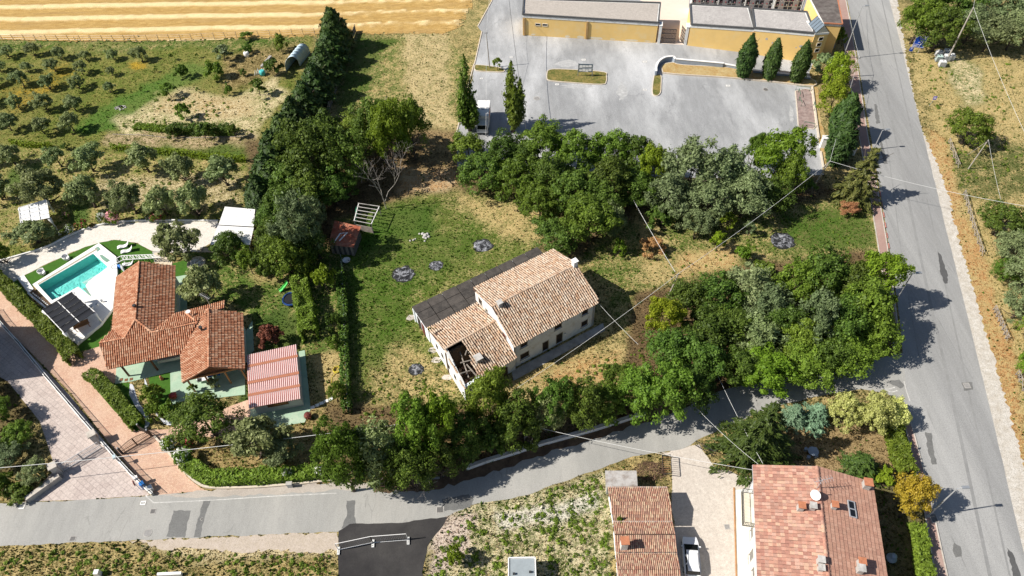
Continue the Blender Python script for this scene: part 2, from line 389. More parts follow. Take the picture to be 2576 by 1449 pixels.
LUSH = (.042, .110, .010); GRN = (.080, .135, .022); OLV = (.120, .128, .030); STR = (.52, .40, .18); PALE = (.66, .55, .33)
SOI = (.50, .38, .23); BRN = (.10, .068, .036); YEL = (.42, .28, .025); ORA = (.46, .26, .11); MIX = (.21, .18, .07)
ZONES = [  # outline in survey pixels, softness, ground cover A, B, share of B
    ([(-500, 92), (800, 92), (650, 520), (430, 600), (-500, 720)], 14, (.115, .148, .026), (.31, .27, .08), .34),
    ([(-500, 98), (770, 95), (770, 122), (-500, 124)], 6, GRN, STR, .28),
    ([(560, 130), (760, 110), (720, 190), (560, 230)], 18, (.13, .10, .035), STR, .35),
    ([(400, 200), (480, 160), (540, 175), (480, 220), (390, 250), (300, 318), (235, 345), (185, 330), (250, 275)], 12, (.075, .16, .022), (.16, .20, .045), .2),
    ([(20, 225), (120, 170), (190, 185), (120, 260), (40, 275)], 22, OLV, YEL, .42),
    ([(120, 160), (170, 150), (190, 180), (130, 190)], 14, OLV, YEL, .40),
    ([(335, 155), (375, 155), (370, 172), (335, 172)], 6, OLV, YEL, .6),
    ([(400, 245), (450, 228), (600, 240), (700, 195), (720, 230), (650, 340), (640, 372), (480, 360), (310, 335), (290, 305)], 9, PALE, (.21, .23, .075), .44),
    ([(410, 240), (620, 240), (640, 280), (500, 295), (390, 280)], 12, (.40, .29, .13), PALE, .45),
    ([(270, 335), (640, 345), (620, 372), (260, 365)], 8, SOI, OLV, .45),
    ([(-200, 372), (640, 385), (640, 520), (400, 590), (-200, 640)], 16, (.14, .175, .035), STR, .40),
    ([(280, 368), (640, 370), (640, 400), (400, 395)], 8, GRN, OLV, .25),
    ([(20, 430), (100, 420), (80, 470), (10, 480)], 10, (.07, .13, .025), GRN, .3),
    ([(180, 510), (230, 510), (225, 550), (175, 560)], 8, (.07, .13, .025), GRN, .3),
    ([(250, 450), (600, 440), (600, 520), (260, 520)], 16, MIX, PALE, .45),
    ([(895, 82), (1190, 82), (1150, 330), (1030, 330), (835, 285)], 10, GRN, STR, .42),
    ([(1010, 80), (1125, 80), (1145, 335), (1040, 330), (1025, 240)], 16, (.2, .19, .07), (.58, .46, .24), .55),
    ([(890, 84), (980, 84), (930, 190), (900, 280), (840, 290)], 14, (.08, .13, .022), MIX, .22),
    ([(1150, 0), (1240, 0), (1190, 165), (1120, 90)], 8, (.15, .15, .05), STR, .45),
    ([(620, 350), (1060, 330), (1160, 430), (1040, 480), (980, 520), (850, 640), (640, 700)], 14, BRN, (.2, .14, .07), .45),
    ([(1000, 430), (1170, 400), (1180, 470), (1010, 490)], 12, SOI, ORA, .4),
    ([(1050, 330), (1160, 330), (1150, 430), (1060, 430)], 10, (.34, .24, .12), BRN, .4),
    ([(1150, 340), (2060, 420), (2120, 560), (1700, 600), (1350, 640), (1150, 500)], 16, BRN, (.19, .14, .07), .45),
    ([(860, 560), (1050, 485), (1300, 490), (1370, 640), (1040, 780), (1190, 990), (1100, 1080), (850, 1060)], 14, (.10, .145, .024), (.46, .38, .16), .29),
    ([(930, 520), (1110, 515), (1070, 640), (950, 690), (865, 690)], 22, LUSH, (.07, .14, .018), .25),
    ([(860, 640), (1200, 560), (1200, 640), (1020, 760), (1020, 880), (880, 960)], 20, (.07, .128, .016), (.30, .28, .10), .22),
    ([(1150, 485), (1390, 530), (1380, 610), (1260, 600), (1180, 540)], 18, (.16, .17, .05), STR, .6),
    ([(990, 860), (1190, 960), (1120, 1060), (900, 1060)], 20, (.13, .145, .04), STR, .5),
    ([(1180, 990), (1280, 960), (1500, 870), (1610, 850), (1640, 950), (1300, 1010)], 14, (.16, .16, .05), STR, .6),
    ([(1330, 960), (1450, 900), (1560, 890), (1540, 960), (1380, 985)], 14, STR, ORA, .4),
    ([(1470, 640), (1560, 560), (1900, 520), (2195, 480), (2245, 660), (1950, 690), (1640, 770), (1590, 860)], 12, (.085, .135, .022), STR, .36),
    ([(1960, 545), (2190, 510), (2200, 610), (1980, 630)], 20, (.07, .13, .018), MIX, .25),
    ([(1590, 530), (1660, 550), (1700, 700), (1620, 720)], 16, (.15, .16, .05), STR, .55),
    ([(1700, 640), (1850, 610), (1860, 680), (1700, 700)], 14, STR, ORA, .35),
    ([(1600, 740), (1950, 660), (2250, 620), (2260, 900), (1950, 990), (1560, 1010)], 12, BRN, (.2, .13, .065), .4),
    ([(2245, -100), (2900, -100), (3000, 1500), (2570, 1500), (2385, 500)], 8, (.17, .165, .05), STR, .6),
    ([(2380, 380), (2576, 360), (2600, 500), (2420, 500)], 18, (.085, .11, .028), STR, .3),
    ([(2320, 330), (2365, 340), (2440, 560), (2560, 900), (2590, 1180), (2550, 1180), (2480, 900), (2390, 560)], 8, ORA, STR, .45),
    ([(2240, -60), (2640, -60), (2640, 120), (2330, 130)], 18, (.12, .11, .04), STR, .35),
    ([(2370, 110), (2460, 170), (2470, 260), (2410, 260)], 12, PALE, GRN, .42),
    ([(460, 620), (860, 640), (860, 1020), (800, 1030), (760, 870), (620, 780), (460, 760)], 10, (.075, .14, .02), STR, .27),
    ([(780, 880), (860, 880), (860, 1040), (800, 1040)], 10, MIX, STR, .6),
    ([(640, 640), (760, 660), (760, 700), (640, 700)], 12, STR, OLV, .4),
    ([(640, 800), (740, 760), (760, 900), (660, 900)], 10, (.06, .11, .02), GRN, .3),
    ([(600, 970), (700, 960), (700, 1080), (600, 1090)], 6, (.05, .085, .02), GRN, .3),
    ([(400, 1080), (560, 1050), (850, 1010), (860, 1230), (520, 1235)], 8, (.40, .29, .13), OLV, .40),
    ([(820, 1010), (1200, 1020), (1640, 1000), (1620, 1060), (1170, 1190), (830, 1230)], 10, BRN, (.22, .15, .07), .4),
    ([(-300, 1372), (330, 1360), (850, 1340), (850, 1800), (-300, 1800)], 5, (.105, .105, .03), STR, .48),
    ([(340, 1372), (850, 1350), (850, 1400), (500, 1420)], 10, PALE, (.2, .17, .07), .35),
    ([(1080, 1310), (1200, 1262), (1400, 1212), (1530, 1180), (1545, 1800), (1050, 1800)], 8, (.62, .54, .34), (.095, .13, .028), .43),
    ([(1085, 1300), (1200, 1290), (1170, 1400), (1070, 1460)], 10, (.60, .50, .42), (.3, .25, .15), .25),
    ([(1250, 1290), (1500, 1240), (1500, 1290), (1260, 1330)], 12, (.66, .62, .52), GRN, .3),
    ([(1990, 1050), (2240, 1060), (2280, 1210), (1990, 1190)], 8, (.36, .26, .13), (.16, .11, .05), .35),
    ([(2200, 1190), (2380, 1190), (2430, 1800), (2200, 1800)], 8, (.13, .12, .05), (.2, .15, .08), .4),
    ([(-500, 640), (-10, 640), (120, 960), (-10, 1265), (-500, 1300)], 6, (.12, .1, .04), BRN, .4),
]
def cover(X, Y):
    "ground cover at world spots: colours A, B and share of B"
    Z = -CAM_H
    w_ = X * FW.x + Y * FW.y + Z * FW.z
    w_ = np.where(w_ < 5, 5, w_)
    px = CX + F_PX * (X * RT.x + Y * RT.y + Z * RT.z) / w_; py = CY - F_PX * (X * UP.x + Y * UP.y + Z * UP.z) / w_
    wx = px + (fbm(X * .22 + 5, Y * .22) - .47) * 60; wy = py + (fbm(X * .22 + 90, Y * .22 + 40) - .47) * 40
    A = np.tile(np.array([.115, .11, .036]), (len(X), 1)); B = np.tile(np.array(STR), (len(X), 1)); S = np.full(len(X), .45)
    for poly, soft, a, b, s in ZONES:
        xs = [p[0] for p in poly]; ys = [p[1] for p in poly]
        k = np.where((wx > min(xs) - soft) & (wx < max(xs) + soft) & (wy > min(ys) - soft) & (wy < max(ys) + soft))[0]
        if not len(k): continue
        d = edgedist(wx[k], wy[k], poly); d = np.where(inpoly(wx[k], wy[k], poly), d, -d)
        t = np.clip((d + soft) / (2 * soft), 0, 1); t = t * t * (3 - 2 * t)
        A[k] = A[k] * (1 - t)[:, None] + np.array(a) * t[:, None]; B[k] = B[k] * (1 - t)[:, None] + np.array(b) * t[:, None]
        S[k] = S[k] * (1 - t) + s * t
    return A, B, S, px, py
POOL = [P(1, 0, *q) for q in ((300, 715), (712, 478), (822, 578), (676, 690), (655, 720), (695, 800), (600, 727), (470, 800), (405, 830))]
POOL_XY = [(v.x, v.y) for v in POOL]
def np_mesh(name, V, F, mat, attrs=None, smooth=False):
    me = bpy.data.meshes.new(name); V = np.asarray(V, np.float32); F = np.asarray(F, np.int32); k = F.shape[1]
    me.vertices.add(len(V)); me.vertices.foreach_set('co', V.ravel())
    me.loops.add(F.size); me.loops.foreach_set('vertex_index', F.ravel())
    me.polygons.add(len(F)); me.polygons.foreach_set('loop_start', np.arange(0, F.size, k, dtype=np.int32))
    me.polygons.foreach_set('loop_total', np.full(len(F), k, np.int32))
    if smooth: me.polygons.foreach_set('use_smooth', np.ones(len(F), bool))
    for n, c in (attrs or {}).items():
        a = me.attributes.new(n, 'FLOAT_COLOR', 'POINT'); a.data.foreach_set('color', np.asarray(c, np.float32).ravel())
    if mat: me.materials.append(MATS[mat] if isinstance(mat, str) else mat)
    me.update(calc_edges=True); return me
def link(name, me, parent=None, loc=None):
    o = bpy.data.objects.new(name, me); COL.objects.link(o)
    if parent is not None: o.parent = parent
    if loc is not None: o.location = loc
    return o

def ground_mat():
    b = NB('ground_cover')
    a1 = b.n('ShaderNodeAttribute', attribute_name='cov_a'); a2 = b.n('ShaderNodeAttribute', attribute_name='cov_b')
    big = b.noise(.55, 5, .62); mid = b.noise(2.4, 5, .7); fi = b.noise(6.5, 4, .75); pt = b.noise(1.1, 3, .6, dist=.6)
    f = b.math('ADD', b.math('MULTIPLY', big, .30), b.math('ADD', b.math('MULTIPLY', mid, .38), b.math('MULTIPLY', fi, .32)))
    lo = b.math('ADD', .60, b.math('MULTIPLY', a2.outputs['Alpha'], -.22))
    k = b.n('ShaderNodeMapRange'); k.clamp = True; b.l(f, k.inputs[0]); b.l(b.math('SUBTRACT', lo, .045), k.inputs[1]); b.l(b.math('ADD', lo, .045), k.inputs[2])
    c = b.mix(k.outputs[0], a1.outputs['Color'], a2.outputs['Color'])
    c = b.mix(b.math('MULTIPLY', b.ramp(pt, .5, .68), .4), c, b.mix(.5, c, (.05, .05, .02)))
    c = b.mix(b.math('MULTIPLY', b.ramp(b.noise(.07, 3, .5), .4, .65), .3), c, b.mix(.5, c, (.40, .31, .14)))
    g = b.mix(b.ramp(b.noise(17, 3, .8), .38, .62), (.1, .1, .1), (.9, .9, .9))
    c = b.mix(.7, c, g, 'OVERLAY')
    MATS['ground_cover'] = b.fin(c, .95, b.bump(b.math('ADD', fi, b.math('MULTIPLY', mid, .6)), .9, .16), spec=.1)
ground_mat()
def make_ground():
    st = .6
    xs = np.concatenate([[-4000, -1500, -600, -300], np.arange(-160, 160, st), [300, 600, 1500, 4000]])
    ys = np.concatenate([[-3000, -1000, -300, -100, -20], np.arange(5, 190, st), [260, 400, 800, 2000, 5000]])
    X, Y = np.meshgrid(xs, ys); sh = X.shape; X = X.ravel(); Y = Y.ravel()
    A, B, S, px, py = cover(X, Y)
    nx = sh[1]; i, j = np.meshgrid(np.arange(sh[0] - 1), np.arange(nx - 1), indexing='ij'); a = (i * nx + j).ravel()
    F = np.stack([a, a + 1, a + nx + 1, a + nx], 1)
    cx = X[F].mean(1); cy = Y[F].mean(1); ins = inpoly(cx, cy, POOL_XY) & (edgedist(cx, cy, POOL_XY) > -1)
    near = edgedist(cx, cy, POOL_XY) < .55
    F = F[~(ins | (near & inpoly(cx, cy, [(q.x, q.y) for q in (P(1, 0, 262, 712), P(1, 0, 750, 430), P(1, 0, 860, 590), P(1, 0, 700, 840), P(1, 0, 420, 860))])))]
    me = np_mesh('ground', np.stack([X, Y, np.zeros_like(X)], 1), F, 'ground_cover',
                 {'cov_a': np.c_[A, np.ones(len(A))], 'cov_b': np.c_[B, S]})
    tag(link('ground', me), kind='structure')
make_ground()

def make_field():
    b = NB('stubble'); at = b.n('ShaderNodeAttribute', attribute_name='straw')
    v = b.pos(math.radians(2), (.16, 1, 1)); f1 = b.noise(3.6, 5, .7, v); f2 = b.noise(7, 4, .8); f3 = b.noise(.5, 4, .6, v)
    c = b.mix(b.ramp(f1, .35, .65), (.38, .23, .07), (.57, .385, .145)); c = b.mix(b.math('MULTIPLY', b.ramp(f3, .5, .7), .6), c, (.36, .235, .10))
    k = b.ramp(b.math('ADD', at.outputs['Fac'], b.math('MULTIPLY', b.math('SUBTRACT', f2, .5), .9)), .35, .75)
    c = b.mix(k, c, b.mix(b.ramp(f2, .3, .7), (.72, .54, .26), (.83, .68, .40)))
    c = b.mix(.45, c, b.mix(b.ramp(b.noise(15, 3, .8), .38, .62), (.12, .12, .12), (.88, .88, .88)), 'OVERLAY')
    MATS['stubble'] = b.fin(c, .95, b.bump(b.math('ADD', f2, f1), .8, .12), spec=.1)
    out = [(-60, 98), (0, 100), (200, 104), (470, 103), (620, 97), (790, 90), (908, 84), (1010, 84), (1125, 85), (1152, 73), (1168, 40), (1192, 0), (1225, -70), (-200, -70)]
    poly = [tuple(D2W(*q)[:2]) for q in out]; poly[-1] = (-190, 182); poly[0] = (-190, 122); poly[-2] = (poly[-2][0], 182)
    xs = np.arange(-190, 5, .45); ys = np.arange(118, 184, .3); X, Y = np.meshgrid(xs, ys); sh = X.shape; X = X.ravel(); Y = Y.ravel()
    n = Vector((D2W(858, 32) - D2W(0, 47))); n = Vector((-n.y, n.x, 0)).normalized()
    s = X * n.x + Y * n.y; wob = (fbm(X * .05, Y * .05) - .47) * 2.0
    s0 = D2W(0, 81.7).dot(n); s1 = D2W(0, 21.7).dot(n); per = (s1 - s0) / 2
    ph = np.abs(((s + wob - s0) / per + .5) % 1 - .5) * per
    rough = fbm(X * .8, Y * 1.2)
    ridge = np.exp(-(ph / 1.15) ** 2) * (.55 + .9 * rough)
    out2 = np.clip((X + 48) / 20, 0, 1); ridge = ridge * (1 - .45 * out2) + out2 * np.clip(rough - .4, 0, 1) * .8
    d = edgedist(X, Y, poly); ed = np.clip(d / 1.0, 0, 1)
    Zz = .03 + ed * (ridge * .38 + .10 * fbm(X * 1.7, Y * 2.2))
    nx = sh[1]; i, j = np.meshgrid(np.arange(sh[0] - 1), np.arange(nx - 1), indexing='ij'); a = (i * nx + j).ravel()
    F = np.stack([a, a + 1, a + nx + 1, a + nx], 1); fx, fy = X[F].mean(1), Y[F].mean(1); F = F[inpoly(fx + (fbm(fx * 1.3, fy * 1.3) - .47) * 1.8 + NP.normal(size=len(fx)) * .25, fy + (fbm(fx * 1.3 + 50, fy * 1.3) - .47) * 1.4 + NP.normal(size=len(fx)) * .2, poly)]
    used = np.unique(F); mp = np.zeros(len(X), int); mp[used] = np.arange(len(used))
    me = np_mesh('field', np.stack([X, Y, Zz], 1)[used], mp[F], 'stubble', {'straw': np.repeat(np.clip(ridge, 0, 1.2)[used][:, None], 4, 1)}, True)
    tag(link('field', me), kind='structure')
make_field()

def dl(pts): return [D2W(*p) for p in pts]
ROAD_L = [(2108, -110), (2131, 0), (2150, 100), (2166, 200), (2190, 340), (2214, 483), (2241, 650), (2260, 780), (2272, 900), (2283, 1010), (2291, 1093), (2335, 1260), (2386, 1449), (2440, 1640)]
ROAD_R = [(2210, -110), (2237, 0), (2263, 100), (2287, 200), (2322, 340), (2357, 483), (2398, 650), (2430, 780), (2459, 900), (2486, 1010), (2506, 1093), (2544, 1260), (2590, 1449), (2640, 1640)]
RL = smooth_line(dl(ROAD_L), 3); RR = smooth_line(dl(ROAD_R), 3)
sheet('road_shoulder', [p for p in dl([(2200, -110), (2230, 0), (2300, 300), (2350, 483), (2460, 930), (2560, 1400), (2640, 1700)])] +
      dl([(2790, 1700), (2690, 1449), (2600, 1260), (2545, 1060), (2520, 966), (2455, 760), (2400, 560), (2390, 500), (2345, 380), (2318, 330), (2290, 200), (2256, 0), (2225, -110)]), .012, 'gravel_shoulder', .28, .33, seed=3)
sheet('side_road', dl([(-400, 1290), (0, 1266), (215, 1257), (380, 1246), (520, 1236), (700, 1225), (858, 1215), (1000, 1215), (1170, 1190), (1352, 1135), (1485, 1097), (1622, 1055), (1740, 1010), (1840, 975), (1960, 950), (2120, 925), (2240, 895), (2290, 880), (2330, 1000), (2300, 1050), (2280, 1033),
      (2262, 1008), (2225, 988), (2167, 979), (2064, 996), (1947, 1023), (1850, 1065), (1770, 1099), (1717, 1129), (1662, 1138), (1592, 1148), (1492, 1186), (1392, 1219), (1325, 1246), (1182, 1272), (1127, 1299), (1060, 1312), (900, 1330), (847, 1338), (560, 1349), (333, 1359), (0, 1374), (-400, 1392)]), .016, 'asphalt_side', .10, .9)
sheet('road', RL + RR[::-1], .021, 'asphalt_main', .05, 1.0)
sheet('side_road_verge', dl([(300, 1362), (560, 1350), (847, 1339), (852, 1384), (780, 1392), (700, 1382), (600, 1390), (480, 1378), (420, 1384), (360, 1366)]), .011, 'gravel_verge', .22, .35)
sheet('road_edge_dirt', dl([(520, 1234), (700, 1223), (858, 1213), (1000, 1212), (1000, 1222), (858, 1232), (640, 1246), (470, 1252), (400, 1250)]), .020, 'side_dirt', .2, .6)
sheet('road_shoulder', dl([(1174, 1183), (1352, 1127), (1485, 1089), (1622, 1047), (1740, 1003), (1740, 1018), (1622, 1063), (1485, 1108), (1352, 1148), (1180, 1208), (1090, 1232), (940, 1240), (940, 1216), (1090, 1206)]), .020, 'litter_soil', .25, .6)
ribbon('road_joint', smooth_line(dl([(2160, -100), (2182, 0), (2281, 483), (2340, 760), (2387, 966), (2490, 1449), (2540, 1690)]), 4), .38, .025, 'tar_joint')
ribbon('road_joint', smooth_line(dl([(2218, 0), (2318, 440), (2372, 690), (2440, 1000), (2540, 1449)]), 4), .22, .025, 'tar_joint')
ribbon('road_joint', smooth_line(dl([(2160, 30), (2225, 330), (2268, 640), (2312, 900)]), 4), .16, .0252, 'tar_joint')
for q in ([(2199, 262), (2205, 262), (2211, 290), (2214, 310), (2205, 312), (2201, 290)], [(2213, 340), (2222, 370), (2230, 400), (2234, 412), (2224, 413), (2216, 385)],
          [(2358, 632), (2366, 640), (2384, 690), (2384, 713), (2377, 714), (2366, 690)], [(2400, 1365), (2416, 1375), (2419, 1400), (2404, 1403), (2396, 1385)],
          [(2532, 1377), (2546, 1390), (2566, 1440), (2570, 1465), (2552, 1462)], [(2327, 1087), (2343, 1090), (2348, 1130), (2357, 1168), (2345, 1169), (2335, 1140)],
          [(2419, 962), (2446, 962), (2448, 980), (2424, 983)], [(2228, 960), (2262, 955), (2275, 970), (2265, 978)]):
    sheet('asphalt_patch', dl(q), .027, 'asphalt_dark' if q[0][0] in (2358, 2532) else 'asphalt_patch_mat', .08, .3)
for q in ([tp(2, 0, *k) for k in ((1310, 955), (1440, 955), (1410, 1080), (1395, 1160), (1255, 1150))], [tp(2, 0, *k) for k in ((1535, 880), (1588, 880), (1545, 1000), (1510, 1160), (1462, 1158), (1490, 1040))],
          [tp(2, 1, *k) for k in ((40, 880), (105, 880), (98, 1000), (130, 1090), (0, 1090), (40, 1000))], [tp(2, 1, *k) for k in ((760, 870), (960, 830), (1000, 870), (970, 935), (780, 960))]):
    sheet('asphalt_patch', dl(q), .0215, 'asphalt_patch_mat', .07, .3)
sheet('new_asphalt', dl([(852, 1336), (880, 1318), (1000, 1316), (1070, 1306), (1127, 1300), (1115, 1322), (1095, 1345), (1075, 1375), (1066, 1420), (1064, 1460), (1058, 1660), (846, 1660), (850, 1449)]), .024, 'asphalt_new', .06, .6)
ribbon('road_marking', smooth_line(dl([tp(2, 0, 1150, 897), tp(2, 0, 1600, 877), tp(2, 0, 2100, 845), tp(2, 0, 2540, 825)]), 5), .10, .0225, plain('worn_line', (.62, .61, .58), .8, .4, 3, dirt=(.40, .39, .37), dirtamt=.7))
ribbon('road_marking', smooth_line(dl([tp(2, 0, 1100, 840), tp(2, 0, 1118, 860), tp(2, 0, 1160, 895)]), 5), .13, .0226, 'worn_line')
ribbon('road_marking', smooth_line(dl([tp(2, 2, 1670, -20), tp(2, 2, 1690, 60), tp(2, 2, 1715, 130)]), 5), .12, .026, 'worn_line')
for a, bq in ((tp(2, 2, 1500, 30), tp(2, 2, 1600, 25)), (tp(2, 2, 1530, 45), tp(2, 2, 1620, 50))):
    ribbon('road_marking', smooth_line(dl([a, ((a[0] + bq[0]) / 2, (a[1] + bq[1]) / 2 + 4), bq]), 4), .15, .0226, 'worn_line')
def fw_part(A, B, name='pavement'):
    sheet(name, dl(A) + dl(B)[::-1], .12, 'pavement_red', th=.11)
    ribbon('kerb', smooth_line(dl(B), 3), .16, .0, 'kerb_stone', h=.135)
    ribbon('kerb', smooth_line(dl(A), 3), .12, .0, 'kerb_stone', h=.16)
fw_part([(2090, -100), (2108, 0), (2128, 150), (2160, 340), (2186, 483), (2212, 640), (2236, 790), (2248, 880)], [(2104, -100), (2127, 0), (2150, 130), (2182, 340), (2208, 483), (2235, 645), (2254, 790), (2263, 870)])
fw_part([(2262, 1030), (2288, 1120), (2320, 1260), (2352, 1449), (2390, 1640)], [(2280, 1032), (2300, 1098), (2336, 1240), (2382, 1449), (2430, 1640)])
for k in range(7):
    a = D2W(2213 + k * 4.2, 483 + k * 26); a2 = D2W(2213 + k * 4.2 + 2.2, 483 + k * 26 + 13)
    ribbon('kerb', [a, a2], .2, .125, 'kerb_red', h=.012)

sheet('parking_ground', dl([(1245, -110), (1238, 0), (1214, 50), (1202, 67), (1212, 80), (1204, 110), (1194, 162), (1182, 230), (1149, 338), (1150, 420), (1400, 440), (1900, 450), (2072, 440), (2066, 400), (2040, 222), (2036, 180), (2060, 130), (2100, 120), (2106, 60), (2100, -110)]), .012, 'asphalt_parking', .06, 1)
for q in ((tp(0, 1, 1700, 480), 34, 10), (tp(0, 1, 2120, 690), 14, 26), (tp(0, 1, 1790, 650), 50, 7), (tp(0, 2, 820, 860), 7, 24), (tp(0, 2, 920, 1100), 6, 10), (tp(0, 2, 1000, 1080), 9, 22)):
    (x, y), rx, ry = q
    sheet('parking_stain', dl([(x + rx * math.cos(t) * RN.uniform(.6, 1.1), y + ry * math.sin(t) * RN.uniform(.6, 1.1)) for t in np.arange(0, 6.28, .35)]), .0165, plain('cement_stain', (.48, .48, .475), .9, .3, 2, dirt=(.33, .33, .33), dirtamt=.85, dsc=1.5), .15, .4)
def islet(name, pts, mat='island_grass', h=.16):
    q = smooth_line(dl(pts) + [D2W(*pts[0])], 3)
    sheet(name, q[:-1], h - .03, mat, th=h - .04)
    ribbon('kerb', q, .16, .0, 'kerb_pale', h=h)
plain('kerb_pale', (.62, .54, .44), .9, .2, 2)
def grassmat(name, a, b_, s1=2.5, s2=.5):
    b = NB(name); f = b.noise(s1, 5, .75); g = b.noise(s2, 3, .6)
    c = b.mix(b.ramp(b.math('ADD', b.math('MULTIPLY', f, .6), b.math('MULTIPLY', g, .4)), .42, .58), a, b_)
    c = b.mix(.5, c, b.mix(b.ramp(b.noise(16, 3, .8), .38, .62), (.1, .1, .1), (.9, .9, .9)), 'OVERLAY')
    MATS[name] = b.fin(c, .95, b.bump(f, .8, .1), spec=.1)
grassmat('island_grass', (.10, .115, .03), (.26, .20, .07)); grassmat('island_dry', (.38, .24, .09), (.46, .36, .18))
islet('grass_island', [tp(0, 1, *k) for k in ((1555, 540), (1600, 525), (1800, 532), (1985, 548), (2000, 575), (1998, 620), (1965, 640), (1760, 628), (1580, 612), (1550, 590))])
islet('grass_island', [tp(0, 1, *k) for k in ((2360, 575), (2410, 568), (2412, 650), (2408, 700), (2385, 725), (2350, 715), (2348, 650))])
islet('grass_island', [tp(0, 1, *k) for k in ((1010, 492), (1110, 500), (1215, 520), (1225, 545), (1150, 545), (1015, 535))])
islet('grass_bank', [tp(0, 1, 2425, 555)] + [tp(0, 1, 2420, 500), tp(0, 1, 2500, 480)] + [tp(0, 2, *k) for k in ((0, 498), (400, 522), (700, 570), (960, 600), (985, 655), (700, 625), (300, 588), (0, 570))], 'island_dry', .3)
sheet('grass_strip', [P(0, 2, *k) for k in ((985, 655), (1020, 660), (1040, 900), (1085, 1050), (1075, 1260), (1055, 1260), (1030, 1050), (1000, 850))], .05, 'island_dry', .1, .5)
ribbon('kerb', [P(0, 2, *k) for k in ((975, 660), (1005, 900), (1025, 1050))], .25, 0, 'kerb_pale', h=.35)
ribbon('kerb', [P(0, 2, *k) for k in ((1040, 1150), (1060, 1270))], .25, 0, 'kerb_pale', h=.3)
islet('cart_bay', [tp(0, 2, *k) for k in ((850, 690), (960, 680), (985, 800), (1000, 960), (940, 970), (878, 965), (865, 850))], plain('bay_floor', (.30, .22, .20), .9, .4, 1.5, dirt=(.4, .33, .3), dirtamt=.5), .12)
for (a, b) in (((1000, 485), (870, 1000)), ((1140, 0), (1030, 200)), ((1060, 240), (1005, 485))):
    ribbon('kerb', [P(0, 1, *a), P(0, 1, *b)], .2, 0, 'kerb_pale', h=.12)

sheet('gravel_terrace', [P(1, 0, *k) for k in ((-200, 560), (0, 520), (330, 420), (520, 330), (700, 265), (900, 232), (1200, 222), (1640, 222), (1650, 245), (1600, 380), (1480, 450), (1290, 460), (1150, 445), (1040, 385), (860, 360), (640, 415), (400, 520), (190, 625), (100, 680), (0, 600), (-200, 640))], .014, 'gravel_white', .12, .8)
ribbon('kerb', smooth_line([P(1, 0, *k) for k in ((-120, 560), (0, 522), (330, 425), (520, 332), (700, 265), (900, 228), (1200, 217), (1420, 218), (1650, 220))], 4), .22, 0, 'white_stone', h=.22)
sheet('artificial_lawn', [P(1, 0, *k) for k in ((185, 630), (400, 525), (640, 418), (760, 380), (870, 363), (960, 372), (1060, 400), (1150, 450), (1160, 470), (1170, 520), (1050, 600), (940, 680), (893, 640), (886, 502), (755, 396), (253, 709), (240, 716))], .016, 'turf_fake', .03, 1)
sheet('artificial_lawn', [P(1, 0, *k) for k in ((590, 1162), (772, 1012), (862, 892), (850, 950), (800, 1180), (610, 1200))], .016, 'turf_fake', .03, 1)
sheet('artificial_lawn', [P(1, 0, *k) for k in ((100, 680), (130, 662), (250, 830), (370, 920), (560, 1130), (620, 1200), (500, 1230), (330, 950))], .015, 'turf_fake', .03, 1)
sheet('lawn', [P(1, 0, *k) for k in ((1300, 540), (1440, 500), (1470, 600), (1420, 625), (1320, 640))], .015, 'turf_fake', .08, 1)
DECK_Z = .40
sheet('pool_step', [P(1, 0, *k) for k in ((130, 650), (185, 632), (260, 740), (390, 850), (365, 890), (215, 765))], .12, 'white_stone', th=.11)
sheet('brick_drive', dl([(-260, 700), (0, 728), (20, 745), (120, 840), (205, 905), (250, 920), (300, 950), (335, 1000), (360, 1082), (420, 1080), (640, 1000), (690, 1010), (690, 1050), (560, 1100), (410, 1095), (440, 1150), (470, 1200), (505, 1228), (522, 1234), (390, 1246), (345, 1200), (270, 1110), (180, 990), (60, 870), (0, 810), (-260, 600)]), .017, 'brick_drive', .02, 2)
sheet('brick_drive', [P(1, 0, *k) for k in ((640, 1200), (770, 1160), (880, 1310), (870, 1449), (660, 1370), (560, 1310))], .0172, 'brick_drive')
sheet('stamped_court', dl([(-260, 650), (0, 815), (55, 868), (180, 1000), (262, 1108), (340, 1205), (378, 1246), (200, 1258), (60, 1262), (140, 1180), (100, 1060), (20, 960), (-260, 800)]), .018, 'stamped_court', .02, 2)
GREEN = [[(1318, 642), (1415, 625), (1412, 905), (1370, 930), (1300, 930)], [(1840, 1080), (1905, 970), (1918, 1200), (1860, 1250)],
         [(880, 1320), (1400, 1220), (1850, 1290), (1850, 1530), (1600, 1560), (1380, 1580), (1290, 1610), (1285, 1360), (1120, 1400), (1000, 1430), (870, 1449)],
         [(2255, 1205), (2300, 1195), (2345, 1640), (2300, 1740), (1990, 1790), (1890, 1700), (1890, 1640), (2280, 1590)]]
for i, q in enumerate(GREEN): sheet('terrace', [P(1, 0, *k) for k in q], .045 + .004 * i, 'green_screed', th=.03)
sheet('lawn', [P(1, 0, *k) for k in ((1120, 1400), (1288, 1360), (1292, 1620), (1330, 1590), (1375, 1585), (1370, 1680), (1280, 1730), (1200, 1690), (1150, 1560))], .026, 'turf_fake')
sheet('lawn', [P(2, 0, *k) for k in ((690, 0), (980, -10), (975, 60), (1010, 150), (1080, 240), (1090, 330), (1030, 360), (860, 200))], .026, 'turf_fake')
sheet('pebble_bed', smooth_line([P(2, 0, *k) for k in ((980, 0), (1005, 10), (1030, 90), (1060, 160), (1110, 220), (1130, 300), (1090, 340), (1095, 260), (1030, 180), (975, 80))], 3), .03, 'pebble_white')
sheet('pebble_bed', smooth_line([P(2, 0, *k) for k in ((1090, -50), (1115, 20), (1110, 100), (1170, 200), (1220, 260), (1310, 290), (1290, 310), (1240, 300), (1150, 190), (1095, 60))], 3), .03, 'pebble_white')
